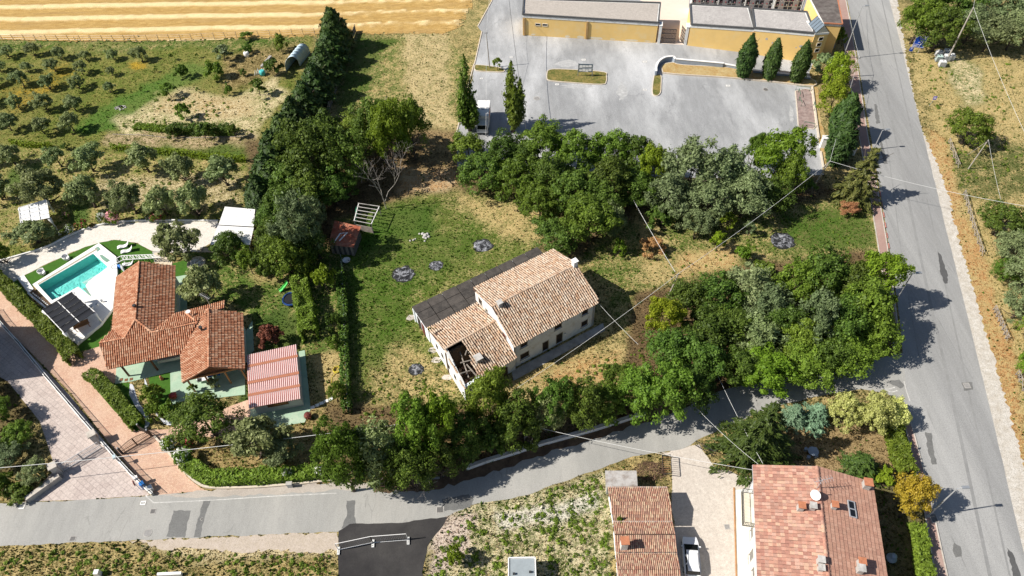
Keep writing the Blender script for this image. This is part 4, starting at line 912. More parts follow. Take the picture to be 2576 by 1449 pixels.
    m.beam(p + Vector((-.9, .56, 2.5)), p + Vector((.6, -.4, 2.5)), .04, .04); m.build('aerial', 'galvanised', v)
    p = Z(1440, 925, 3.8); m = MB(); m.tube([p, p + Vector((0, 0, .9))], .04, 6); m.lathe(p + Vector((0, -.2, .8)), [(.05, 0), (.25, .05), (.32, .12)], 10); m.build('satellite_dish', 'white_paint', v)
villa()

def shed():
    q = [P(1, 0, 1862, 1232, 2.5), P(1, 0, 2238, 1150, 2.5), P(1, 0, 2272, 1562, 2.5), P(1, 0, 1878, 1634, 2.5)]
    c = sum(q, Vector()) / 4; c.z = 0
    s = thing('garden_shed', 'garden shed with ribbed red metal roof, rib highlights painted pink, beside the villa', 'shed', c)
    plain('metal_pink', (.74, .56, .53), .35, .08, 1.5, spec=.5); plain('metal_red', (.40, .10, .075), .45, .15, 2, spec=.5); plain('metal_brown', (.42, .17, .10), .5, .15, 2)  # pale rib colour stands in for sun highlights on glossy red metal
    ux = (q[1] - q[0]).normalized(); uy = (q[3] - q[0]).normalized(); W_ = (q[1] - q[0]).length; H_ = (q[3] - q[0]).length
    cuts = [0, .22, .25, .56, .59, .78, .81, 1.0]
    g = lambda a, b: q[0].lerp(q[1], a).lerp(q[3].lerp(q[2], a), b)
    n = 26
    for i, (b0, b1) in enumerate(((0, .21), (.25, .52), (.56, .75), (.79, 1.0))):
        z = Vector((0, 0, .05 * (i % 2)))
        m = MB(); pts = [g(0, b0), g(1, b0), g(1, b1), g(0, b1)]; m.hexa([p + z - Vector((0, 0, .03)) for p in pts], [p + z for p in pts]); pan = m.build('roof_panel', 'metal_red', s)
        for k in range(n):
            a = (k + .5) / n; m = MB(); A, B = g(a, b0), g(a, b1); hw = W_ / n * .33
            m.hexa([A + z - ux * hw, A + z + ux * hw, B + z + ux * hw, B + z - ux * hw], [A + z - ux * hw * .6 + Vector((0, 0, .07)), A + z + ux * hw * .6 + Vector((0, 0, .07)), B + z + ux * hw * .6 + Vector((0, 0, .07)), B + z - ux * hw * .6 + Vector((0, 0, .07))])
            m.build('rib', 'metal_pink', pan)
    for b in (.23, .54, .77): m = MB(); m.beam(g(-.005, b) + Vector((0, 0, .07)), g(1.005, b) + Vector((0, 0, .07)), .42, .1); m.build('roof_band', 'metal_brown', s)
    i = lambda a, b: g(a, b)
    m = MB(); wq = [g(.06, .04), g(.97, .04), g(.97, .93), g(.06, .93)]
    plain('shed_wall', (.55, .55, .56), .7, .12, 2)
    for k in range(4):
        a, b = wq[k], wq[(k + 1) % 4]; a = Vector((a.x, a.y, 0)); b = Vector((b.x, b.y, 0)); cc = c
        wall_open(m, a, b, 0, 2.4, .1, [(1.6, 4.2, 1.0, 2.1)] if k == 2 else [], cc - (a + b) / 2)
    m.build('wall', 'shed_wall', s)
    a, b = Vector((wq[2].x, wq[2].y, 0)), Vector((wq[3].x, wq[3].y, 0)); d = (b - a).normalized()
    m = MB(); m.box(a + d * 2.9 + Vector((0, 0, 1.55)) - Vector((-d.y, d.x, 0)) * .02, (2.5, .05, 1.05), math.atan2(d.y, d.x)); m.build('front_board', 'brown_wood', s)
    for k in range(5): m = MB(); m.box(a + d * 2.6 + Vector((0, 0, 1.45 + .15 * k)) + Vector((d.y, -d.x, 0)) * -.10, (1.5, .05, .12), math.atan2(d.y, d.x)); m.build('slat', 'orange_wood', s)
shed()

def corner_house():
    E, RG = 5.6, 7.3
    Z = lambda x, y, h: P(2, 2, x, y, h)
    l0, l1, r0 = Z(530, 612, E), Z(565, 1449, E), Z(1430, 740, E)
    d = (l1 - l0).normalized(); l1 = l0 + d * 20; r1 = r0 + d * 20
    m0 = (l0 + r0) / 2; m0.z = RG; m0 += -d * .0; m1 = m0 + d * 20
    h = thing('corner_house', 'white two-storey house with patchy terracotta roof at the road junction', 'house', (m0 + m1) / 2 - Vector((0, 0, RG)))
    roof(h, [[m0, m1, l1, l0]], flat_tile(.34, .40), .36, .40, 'clay_flat', 300, jit=.012, rng=random.Random(8))
    roof(h, [[m1, m0, r0, r1]], flat_tile(.30, .42, .03, .05), .30, .44, 'clay_brown', 300, jit=.008, rng=random.Random(9))
    ridge(h, m0, m1, 'clay_flat', .2, .42)
    ux = (r0 - l0).normalized(); W_ = (r0 - l0).length
    o = Vector((l0.x, l0.y, 0))
    c = [o + ux * .55 + d * .5, o + ux * (W_ - .5) + d * .5, o + ux * (W_ - .5) + d * 19.5, o + ux * .55 + d * 19.5]
    opsL = [(s, s + 1.1, z, z + 1.3) for s in (5.0, 9.3, 12.2) for z in (1.0, 3.6)] + [(2.2, 3.2, 3.0, 5.1), (7.3, 8.3, .05, 2.15)]
    m = MB(); dd, nn = wall_open(m, c[0], c[3], 0, E - .1, .35, opsL, ux); m.build('wall', 'render_white', h, label='sunlit white side wall')
    for op in opsL: shutters(h, c[0], dd, nn, op, 'shutter_brown2' if 'shutter_brown2' in MATS else plain('shutter_brown2', (.25, .24, .22), .7, .2, 4), depth=.12)
    m = MB(); wall_open(m, c[1], c[2], 0, E - .1, .35, [], -ux); m.build('wall', 'render_white', h)
    m = MB(); wall_open(m, c[3], c[2], 0, E - .1, .35, [], -d); m.build('wall', 'render_white', h)
    a, b = c[0], c[1]; mid = (a + b) / 2; f = [a, b, b + Vector((0, 0, E - .1)), mid + Vector((0, 0, RG - .25)), a + Vector((0, 0, E - .1))]; g = [p + d * .35 for p in f]
    m = MB(); m.v = f + g; m.f = [[4, 3, 2, 1, 0], [5, 6, 7, 8, 9]] + [[i, (i + 1) % 5, (i + 1) % 5 + 5, i + 5] for i in range(5)]; m.build('wall', 'render_white', h)
    for p, q in ((l0, l1), (r0, r1)): m = MB(); m.tube([p - Vector((0, 0, .06)), q - Vector((0, 0, .06))], .08, 6); m.build('gutter', 'galvanised', h)
    for p, q in ((l0, m0), (m0, r0)): m = MB(); m.beam(p - Vector((0, 0, .1)), q - Vector((0, 0, .1)), .08, .2); m.build('verge_board', 'concrete', h)
    B0, B1 = Z(447, 755, 3.0), Z(452, 1000, 3.0); bl = B0; k0 = c[0] + dd * 1.6; k1 = c[0] + dd * 5.4
    m = MB(); m.prism([tuple(p[:2]) for p in (k0, k1, k1 - ux * 1.3, k0 - ux * 1.3)], 2.85, 3.0); bal = m.build('balcony', 'render_cream', h)
    m = MB(); ring = [k0 - ux * .05, k0 - ux * 1.27, k1 - ux * 1.27, k1 - ux * .05]
    for i in range(3):
        a, b = ring[i], ring[i + 1]
        for z in (3.1, 3.95): m.beam(a + Vector((0, 0, z)), b + Vector((0, 0, z)), .05, .05)
        nb = max(4, int((b - a).length / .16))
        for k in range(nb + 1): p = a.lerp(b, k / nb); m.beam(p + Vector((0, 0, 3.0)), p + Vector((0, 0, 3.95)), .025, .025)
    m.build('railing', 'dark_metal', bal)
    rz = math.atan2(d.y, d.x)
    for q, hh, cp, dd2 in (((1375, 775), 1.1, 'tile_cap', .7), ((1130, 935), .9, 'tile_cap', .5), ((1330, 1365), 1.0, 'tile_cap', .55), ((1325, 1415), 1.0, 'stone_chimney', .55), ((880, 945), 1.0, 'tile_cap', .55), ((970, 940), .8, 'stone_chimney', .5), ((1030, 1345), .8, 'stone_chimney', .5), ((1035, 1400), .6, 'stone_chimney', .45)):
        p = Z(*q, 6.3); t = (p - l0).dot(ux) / W_; zz = E + (RG - E) * (1 - abs(2 * t - 1)); p = Z(*q, zz)
        chimney(h, p - Vector((0, 0, .25)), dd2, hh + .1, 'stone_chimney', cp, rz)
    for q, z in (((1265, 925), 6.2), ((1275, 985), 6.2)):
        p = Z(*q, z); t = (p - l0).dot(ux) / W_; zz = E + (RG - E) * (1 - abs(2 * t - 1)) + .12
        sl = math.atan2(RG - E, W_ / 2); tm = Matrix.Rotation(rz + math.pi / 2, 3, 'Z') @ Matrix.Rotation(sl, 3, 'Y')
        m = MB(); p.z = zz + .05
        for ax, ay, sx, sy in ((0, .42, .8, .1), (0, -.42, .8, .1), (.36, 0, .1, .74), (-.36, 0, .1, .74)): m.box(p + tm @ Vector((ax, ay, 0)), (sx, sy, .12), tilt=tm)
        k = m.build('skylight', 'galvanised', h); m = MB(); m.box(p - Vector((0, 0, .02)), (.64, .76, .06), tilt=tm); m.build('pane', 'dark_glass', k)
    p = Z(1000, 850, 7.2); m = MB(); m.tube([p - Vector((0, 0, .8)), p + Vector((0, 0, 1.6))], .05, 6)
    mst = m.build('dish_mast', 'galvanised', h)
    m = MB(); ax = Vector((-.75, -.45, .55)).normalized(); u_ = ax.cross(Vector((0, 0, 1))).normalized(); v_ = u_.cross(ax); cc = p + Vector((-.15, -.1, .7)); k = len(m.v)
    for r, z in ((.06, 0), (.3, .03), (.48, .09), (.55, .13)):
        for j in range(16): t = 2 * math.pi * j / 16; m.v.append(cc + ax * z + (u_ * math.cos(t) + v_ * math.sin(t)) * r)
    for i in range(3):
        for j in range(16): m.f.append([i * 16 + j, i * 16 + (j + 1) % 16, (i + 1) * 16 + (j + 1) % 16, (i + 1) * 16 + j])
    m.f.append(list(range(16))); m.tube([cc, cc + ax * .55], .025, 5); m.build('satellite_dish', 'white_paint', mst)
    p = Z(1010, 790, 7.2); m = MB(); m.tube([p, p + Vector((0, 0, 2.2))], .035, 6); m.beam(p + Vector((-.9, -.2, 2.1)), p + Vector((1.1, .2, 2.1)), .04, .04)
    for k in range(8): q = p + Vector((-.9 + .27 * k, -.2 + .055 * k, 2.1)); m.beam(q + Vector((.08, -.35, 0)), q + Vector((-.08, .35, 0)), .02, .02)
    m.build('aerial', 'galvanised', h)
    m = MB(); m.box(Z(1005, 1340, 7.0), (.8, .5, .1), rz); m.build('flashing', plain('red_sheet', (.45, .04, .04), .6, .2, 3), h)
corner_house()

def row_sheds():
    Z = lambda x, y, h: P(2, 1, x, y, h)
    segs = [((2010, 780), (2460, 780), (2500, 1030), (2050, 1030), 3.0, 2.5, 'upper'), ((2050, 1040), (2500, 1040), (2535, 1265), (2070, 1265), 3.3, 2.9, 'middle'), ((2070, 1275), (2535, 1275), (2570, 1560), (2090, 1560), 3.0, 2.5, 'lower')]
    c = Z(2270, 1150, 0)
    s = thing('tiled_outbuilding', 'long low outbuilding with stepped old tile roofs beside the parked car', 'outbuilding', c)
    for i, (a, b, cc, d, h1, h2, nm) in enumerate(segs):
        q = [Z(*a, h1 - .5), Z(*b, h1 - .5), Z(*cc, h2), Z(*d, h2)]
        mid0 = [(q[0] + q[3]) / 2 + Vector((0, 0, .5)), (q[1] + q[2]) / 2 + Vector((0, 0, .5))]
        t = barrel(.165, .33, .065, 4, .04)
        roof(s, [[mid0[1], mid0[0], q[0], q[1]]], t, .20, .33, 'clay_mixed', 40, jit=.012, rng=random.Random(30 + i))
        roof(s, [[mid0[0], mid0[1], q[2], q[3]]], t, .20, .33, 'clay_mixed', 60, jit=.012, rng=random.Random(40 + i))
        ux = (q[1] - q[0]).normalized() * .25; uy = (q[3] - q[0]).normalized() * .2
        m = MB(); m.prism([tuple(p[:2]) for p in (q[0] + ux + uy, q[1] - ux + uy, q[2] - ux - uy, q[3] + ux - uy)], 0, min(h1 - .5, h2) - .12); m.build('wall', 'plaster_shabby', s)
        m = MB(); m.beam(q[0] + Vector((0, 0, .02)), q[1] + Vector((0, 0, .02)), .16, .12); m.build('parapet', 'concrete', s)
    p = Z(2130, 1225, 3.2); chimney(s, p - Vector((0, 0, .2)), .7, 1.6, 'white_band', 'tile_cap')
    q = [Z(1990, 655, 2.3), Z(2228, 655, 2.3), Z(2235, 772, 2.3), Z(1995, 775, 2.3)]
    b = thing('concrete_hut', 'small hut with grey weathered fibre cement roof above tiled sheds', 'hut', sum((Vector((p.x, p.y, 0)) for p in q), Vector()) / 4)
    for k in range(4):
        g = lambda s_, t: q[0].lerp(q[1], s_).lerp(q[3].lerp(q[2], s_), t)
        m = MB(); z = Vector((0, 0, .03 * k)); pts = [g(0, k / 4), g(1, k / 4), g(1, (k + 1) / 4 + .02), g(0, (k + 1) / 4 + .02)]; m.hexa([p + z for p in pts], [p + z + Vector((0, 0, .06)) for p in pts]); m.build('roof_sheet', plain('fibre_cement', (.46, .44, .42), .95, .25, 1.5, dirt=(.2, .15, .12), dirtamt=.55, dsc=1.2), b)
    m = MB(); m.prism([tuple(g(a, t)[:2]) for a, t in ((.06, .06), (.94, .06), (.94, .95), (.06, .95))], 0, 2.3); m.build('wall', 'concrete', b)
    q = [Z(1262, 1312, 2.4), Z(1462, 1308, 2.4), Z(1472, 1560, 2.4), Z(1262, 1560, 2.4)]
    b = thing('site_cabin', 'white site cabin with grey flat roof in the weedy plot', 'cabin', sum((Vector((p.x, p.y, 0)) for p in q), Vector()) / 4)
    m = MB(); m.prism([tuple(p[:2]) for p in q], .15, 2.3); m.build('body', 'white_paint', b)
    g = lambda s_, t: q[0].lerp(q[1], s_).lerp(q[3].lerp(q[2], s_), t)
    m = MB(); m.prism([tuple(g(a, t)[:2]) for a, t in ((.04, .03), (.96, .03), (.96, .97), (.04, .97))], 2.3, 2.36); m.build('roof', plain('roof_grey', (.30, .34, .36), .6, .12, 1.5), b)
    for a, e in (((0, 0), (1, 0)), ((1, 0), (1, 1)), ((0, 1), (0, 0))): m = MB(); m.beam(g(*a), g(*e), .12, .14); m.build('roof_rim', 'white_paint', b)
    for a, t in ((.2, .5), (.8, .45), (.18, .62)): m = MB(); m.box(g(a, t) + Vector((0, 0, .1)), (.25, .2, .2)); m.build('roof_fitting', 'dark_metal', b)
row_sheds()
leafmat('leaf_olive', (.175, .225, .07), (.36, .42, .185), .28)
leafmat('leaf_dark', (.050, .094, .012), (.150, .228, .034), .3)
leafmat('leaf_mid', (.086, .146, .014), (.230, .338, .042), .35)
leafmat('leaf_bright', (.135, .220, .014), (.270, .390, .036), .38)
leafmat('leaf_lime', (0.185, 0.258, 0.013), (0.322, 0.387, 0.032), .38)
leafmat('leaf_grey', (.130, .172, .068), (.285, .345, .155), .28)
leafmat('leaf_cypress', (.026, .058, .012), (.078, .135, .026), .2, .015)
leafmat('leaf_conifer', (.036, .070, .012), (.110, .172, .032), .2)
leafmat('leaf_blue', (0.112, 0.199, 0.117), (0.234, 0.351, 0.211), .2)
leafmat('leaf_pine', (0.100, 0.123, 0.030), (0.234, 0.234, 0.059), .25)
leafmat('leaf_gold', (0.312, 0.257, 0.016), (0.484, 0.390, 0.047), .3)
leafmat('leaf_cream', (.42, .44, .10), (.78, .76, .30), .3)
leafmat('leaf_red', (0.187, 0.059, 0.035), (0.374, 0.140, 0.094), .3)
leafmat('leaf_hedge', (.085, .140, .014), (.225, .310, .036), .3)
leafmat('petal_white', (.80, .80, .74), (.9, .9, .85), .3, .0); leafmat('petal_pink', (.70, .28, .34), (.85, .52, .56), .3, .01)
leafmat('petal_red', (.55, .06, .08), (.70, .18, .2), .3, .01)
leafmat('leaf_dry', (0.304, 0.152, 0.059), (0.468, 0.269, 0.117), .2)
def unit(v): return v / (np.linalg.norm(v, axis=-1, keepdims=True) + 1e-9)
def cards(C, N, size, asp, rg, T=None):
    n = len(C); N = unit(N)
    t = unit(np.cross(N, rg.normal(size=(n, 3)))) if T is None else unit(T - N * (T * N).sum(1, keepdims=True))
    b = np.cross(N, t); s = (size * np.clip(rg.lognormal(-.08, .38, n), .4, 2.0))[:, None]
    fold = N * s * .18
    V = np.stack([C + t * s * asp, C + b * s * .55 - fold, C - t * s * asp, C - b * s * .55 - fold], 1).reshape(-1, 3)
    return V, np.arange(n * 4).reshape(-1, 4)
def crown_broad(R, H, seed, nleaf=5200, leaf=.20, zlo=.2, ncl=46, flat=1.0, asp=.9, shag=.5, open_=0.0):
    rg = np.random.default_rng(seed); d = unit(rg.normal(size=(ncl * 2, 3))); d = d[d[:, 2] > -.55][:ncl]; ncl = len(d)
    zc = (zlo + (1 - zlo) * .5) * H; sz = (1 - zlo) * .5 * H * flat
    lump = 1 + .5 * (rg.random(ncl) - .5)
    rad = rg.uniform(.35, .88, ncl) ** .8 * lump; d[:5] = unit(np.array([[0, 0, 1.], [.5, .2, .8], [-.5, .3, .8], [.1, -.6, .8], [0, .4, .9]])); rad[:5] = .62; C = np.stack([d[:, 0] * R * rad, d[:, 1] * R * rad, zc + d[:, 2] * sz * rad], 1)
    rc = R * rg.uniform(.14, .36, ncl); sq = rg.uniform(.55, 1.1, (ncl, 1))
    k = rg.integers(0, ncl, nleaf); e = unit(rg.normal(size=(nleaf, 3)) + d[k] * .75 + np.array([0, 0, .35]))
    Pp = C[k] + e * (rc[k] * (rg.uniform(.5 - open_ * .3, 1.05, nleaf) + .35 * (rg.random(nleaf) < .12) * rg.random(nleaf)))[:, None] * np.concatenate([np.ones((nleaf, 2)), sq[k]], 1)
    N = e + rg.normal(size=(nleaf, 3)) * shag + np.array([0, 0, .25])
    V, F = cards(Pp, N, leaf, asp, rg); V[:, 2] = np.maximum(V[:, 2], .05)
    return V, F
def crown_col(R, H, seed, nleaf=4200, leaf=.17, prof=None, asp=1.7, ragged=.12, zlo=.03):
    "columnar or conical evergreen"
    rg = np.random.default_rng(seed); z = rg.random(nleaf * 3); pr = prof(z); keep = rg.random(len(z)) < pr / pr.max(); z = z[keep][:nleaf]; nleaf = len(z)
    th = rg.random(nleaf) * 6.283; lob = 1 + ragged * np.sin(th * 5 + z * 22) + ragged * .8 * np.sin(th * 3 - z * 37 + 1)
    r = R * prof(z) * lob * rg.uniform(.62, 1.05, nleaf)
    o = np.stack([np.cos(th), np.sin(th), np.zeros(nleaf)], 1); Pp = o * r[:, None] + np.stack([0 * z, 0 * z, (zlo + z * (1 - zlo)) * H], 1)
    T = o * .45 + np.array([0, 0, 1.0]) + rg.normal(size=(nleaf, 3)) * .25; N = o + np.array([0, 0, .35]) + rg.normal(size=(nleaf, 3)) * .35
    return cards(Pp, N, leaf, asp, rg, T)
def crown_tiers(R, H, seed, ntier=13, leaf=.17, droop=.25, per=26):
    "fir or cedar: drooping sprays in whorls"
    rg = np.random.default_rng(seed); Cs = []; Ns = []; Ts = []
    for i in range(ntier):
        f = i / ntier; z = H * (.08 + .9 * f); rr = R * (1 - f) ** 1.05 + .15
        nb = int(11 - 6 * f)
        for b in range(nb):
            a = 6.283 * (b + rg.random() * .7) / nb; L = rr * rg.uniform(.75, 1.1); dirv = np.array([math.cos(a), math.sin(a), -droop])
            m = int(per * (.35 + L / R)); s = rg.random(m) ** .7; side = np.array([-math.sin(a), math.cos(a), 0])
            c = np.array([0, 0, z]) + dirv * (s * L)[:, None] + side * (rg.normal(size=m) * .15 * L * (1.1 - s * .8))[:, None] + rg.normal(size=(m, 3)) * .06
            Cs.append(c); Ts.append(np.tile(dirv, (m, 1)) + side * rg.normal(size=(m, 1)) * .6); Ns.append(np.tile([0, 0, 1.], (m, 1)) + dirv * .3 + rg.normal(size=(m, 3)) * .35)
    C = np.concatenate(Cs); C[:, 2] = np.maximum(C[:, 2], .1)
    return cards(C, np.concatenate(Ns), leaf, 1.7, rg, np.concatenate(Ts))
def trunk_mesh(name, R, H, seed, r0=.16, top=.7, mat='bark', limbs=6, lean=.0):
    rr = random.Random(seed); m = MB(); p = Vector((0, 0, -.1)); pts = [p]; rad = [r0 * 1.25]
    n = 5
    for i in range(n): p = p + Vector((rr.uniform(-.12, .12) + lean, rr.uniform(-.12, .12), H * top / n)); pts.append(p); rad.append(r0 * (1 - .75 * (i + 1) / n))
    m.tube(pts, rad, 7)
    for k in range(limbs):
        i = rr.randint(1, n - 1); a = 6.283 * (k + rr.random() * .5) / limbs; q = pts[i]; L = R * rr.uniform(.5, .85)
        e = q + Vector((math.cos(a) * L, math.sin(a) * L, H * rr.uniform(.12, .3))); mid = q.lerp(e, .5) + Vector((0, 0, -.05 * H))
        m.tube([q, mid, e], [rad[i] * .6, rad[i] * .4, .02], 5)
    return m.mesh(name, mat, smooth=True)
LEY = lambda z: np.clip((1 - z) ** .62, 0, 1) * np.clip(.55 + z * 2.2, 0, 1)
CYP = lambda z: np.clip(np.sin(np.pi * np.clip(.12 + z * .88, 0, 1)) ** .75, 0.02, 1) * np.where(z > .55, 1 - (z - .55) * .35, 1)
PRO = {}
def proto(kind, n, fn, R, H, mat, r0=.16, top=.6, bark='bark', limbs=6):
    PRO[kind] = []
    for i in range(n):
        V, F = fn(100 + 17 * i + len(PRO) * 7)
        PRO[kind].append((np_mesh('crown', V, F, mat), trunk_mesh('trunk', R, H, i + 5 * len(PRO), r0, top, bark, limbs), R, H))
proto('olive', 4, lambda s: crown_broad(1.9, 3.8, s, 5200, .125, .22, 40, 1, 1.1, .6, .2), 1.9, 3.8, 'leaf_olive', .17, .5)
proto('broad', 5, lambda s: crown_broad(3.2, 7.0, s, 9800, .135, .12, 64), 3.2, 7.0, 'leaf_mid', .2, .6)
proto('airy', 4, lambda s: crown_broad(3.0, 7.0, s, 7400, .125, .12, 64, 1, 1.3, .7, .8), 3.0, 7.0, 'leaf_grey', .16, .7, 'bark', 8)
proto('shrub', 4, lambda s: crown_broad(1.4, 2.2, s, 2200, .13, .02, 26), 1.4, 2.2, 'leaf_mid', .06, .5)
proto('sapling', 3, lambda s: crown_broad(1.2, 2.6, s, 900, .14, .2, 18, 1, 1.1, .6, .8), 1.2, 2.6, 'leaf_mid', .06, .7)
proto('conifer', 4, lambda s: crown_col(1.9, 9.0, s, 5200, .20, LEY, 1.5, .16), 1.9, 9.0, 'leaf_cypress', .2, .8)
proto('cypress', 3, lambda s: crown_col(1.15, 8.5, s, 4800, .15, CYP, 1.8, .07, .02), 1.15, 8.5, 'leaf_cypress', .15, .8, 'bark', 2)
def poplar(seed):
    Vs = []; Fs = []; n = 0; rr = random.Random(seed)
    for k in range(5):
        a = 6.283 * k / 5 + rr.random(); o = np.array([math.cos(a), math.sin(a), 0]) * (0 if k == 0 else rr.uniform(.9, 1.6)); hh = 13.5 if k == 0 else rr.uniform(5, 11.5)
        V, F = crown_col(.62 if k else .95, hh, seed + k, 1300, .19, CYP, 1.0, .4, .10); V = V + o * np.clip(V[:, 2:3] / 3.0, .3, 1); Vs.append(V); Fs.append(F + n); n += len(V)
    return np.concatenate(Vs), np.concatenate(Fs)
proto('poplar', 2, poplar, 1.9, 13.5, 'leaf_mid', .25, .85, 'bark', 5)
proto('fir', 2, lambda s: crown_tiers(4.0, 9.0, s, 16, .11, .12, 90), 3.6, 8.5, 'leaf_conifer', .22, .9, 'bark', 0)
proto('feathery', 2, lambda s: crown_tiers(2.2, 4.5, s, 11, .10, -.12, 40), 2.2, 4.5, 'leaf_blue', .12, .9, 'bark', 0)
proto('pine', 2, lambda s: crown_tiers(3.0, 8.0, s, 10, .13, .05, 55), 3.0, 8.0, 'leaf_pine', .2, .9, 'bark', 5)
TREES = []
LOOK = {'leaf_olive': 'grey-green olive tree', 'leaf_dark': 'dark green leafy tree', 'leaf_mid': 'mid green leafy tree', 'leaf_bright': 'bright green leafy tree', 'leaf_lime': 'yellow-green leafy tree',
        'leaf_grey': 'silvery feathery tree', 'leaf_cypress': 'dark evergreen', 'leaf_pine': 'brownish green pine', 'leaf_conifer': 'green conifer', 'leaf_blue': 'blue-green conifer'}
def tree(kind, mat, b, t, wpx, cluster, name='tree', look=None, cat='tree', var=None, h=None):
    rr = RN; base = D2W(*b); hh = h or hsolve(b, t); rad = wpx / 2 / pxm(t[0], (t[1] + b[1]) / 2, hh * .5)
    cr, tr, R0, H0 = PRO[kind][(rr.randrange(len(PRO[kind])) if var is None else var) % len(PRO[kind])]
    o = bpy.data.objects.new(name, None); COL.objects.link(o); o.location = base; sx = rr.uniform(.88, 1.1); o.rotation_euler = (rr.uniform(-.09, .09), rr.uniform(-.09, .09), rr.random() * 6.28) if kind in ('broad', 'airy', 'olive', 'shrub') else (0, 0, rr.random() * 6.28); o.scale = (rad / R0 * sx, rad / R0 * (2 - sx) * .98, hh / H0); o.empty_display_size = .3
    c = bpy.data.objects.new('crown', cr); COL.objects.link(c); c.parent = o
    c.material_slots[0].link = 'OBJECT'; c.material_slots[0].material = MATS[mat]
    k = bpy.data.objects.new('trunk', tr); COL.objects.link(k); k.parent = o
    TREES.append((o, look or LOOK[mat], cluster, b[0], cat)); return o
def label_trees():
    g = {}
    for q in TREES: g.setdefault((q[1], q[2]), []).append(q)
    for (look, cl), L in g.items():
        L.sort(key=lambda q: q[3])
        for i, (o, _, _, _, cat) in enumerate(L):
            tag(o, '%s %s' % (look, cl) if len(L) == 1 else '%s %s, %s from the left' % (look, cl, ORD[i]), cat, '%ss %s' % (look, cl) if len(L) > 1 else None)

GR = 'in the olive grove'
rows_ = [('in the grove row nearest the field', [(70, 430, 100), (265, 425, 105), (460, 450, 100), (655, 455, 80), (865, 450, 85), (1075, 465, 110)]),
         ('in the second grove row from the field', [(10, 540, 90), (215, 545, 80), (420, 540, 110), (630, 560, 105), (850, 570, 70)]),
         ('in the third grove row from the field', [(-20, 650, 100), (180, 650, 120), (385, 675, 115), (600, 670, 115), (835, 700, 80)]),
         ('in the fourth grove row from the field', [(-70, 790, 130), (145, 815, 115), (360, 830, 140), (580, 840, 125)]),
         ('in the fifth grove row from the field', [(-90, 960, 140), (90, 985, 145), (340, 1010, 135), (560, 990, 150)]),
         ('in the grove row by the vines', [(-70, 1230, 190), (120, 1240, 180), (465, 1260, 170), (710, 1290, 215), (1130, 1300, 215), (1400, 1360, 215), (1720, 1400, 225)]),
         ('in the grove row behind the oleanders', [(20, 1505, 190), (370, 1530, 300), (720, 1565, 250), (1030, 1610, 260), (1260, 1625, 230), (1500, 1625, 240)])]
for cl, L in rows_:
    for x, y, wp in L:
        b = tp(0, 0, x, y); hpx = wp / 3 * 1.02
        tree('olive', 'leaf_olive', b, (b[0] - 4, b[1] - hpx), wp / 3, cl, 'olive_tree')
for b, t, wp, cl in (((100, 610), (85, 553), 92, 'beside the white pergola'), ((470, 655), (465, 560), 108, 'between gravel terrace and white carport'), ((528, 752), (522, 660), 100, 'behind the villa'), ((660, 1150), (660, 1055), 125, 'in the villa front garden below the shed'), ((18, 660), (8, 600), 50, 'at the left edge by the gravel terrace')):
    tree('olive', 'leaf_olive' if wp != 50 else 'leaf_mid', b, t, wp, cl, 'olive_tree')
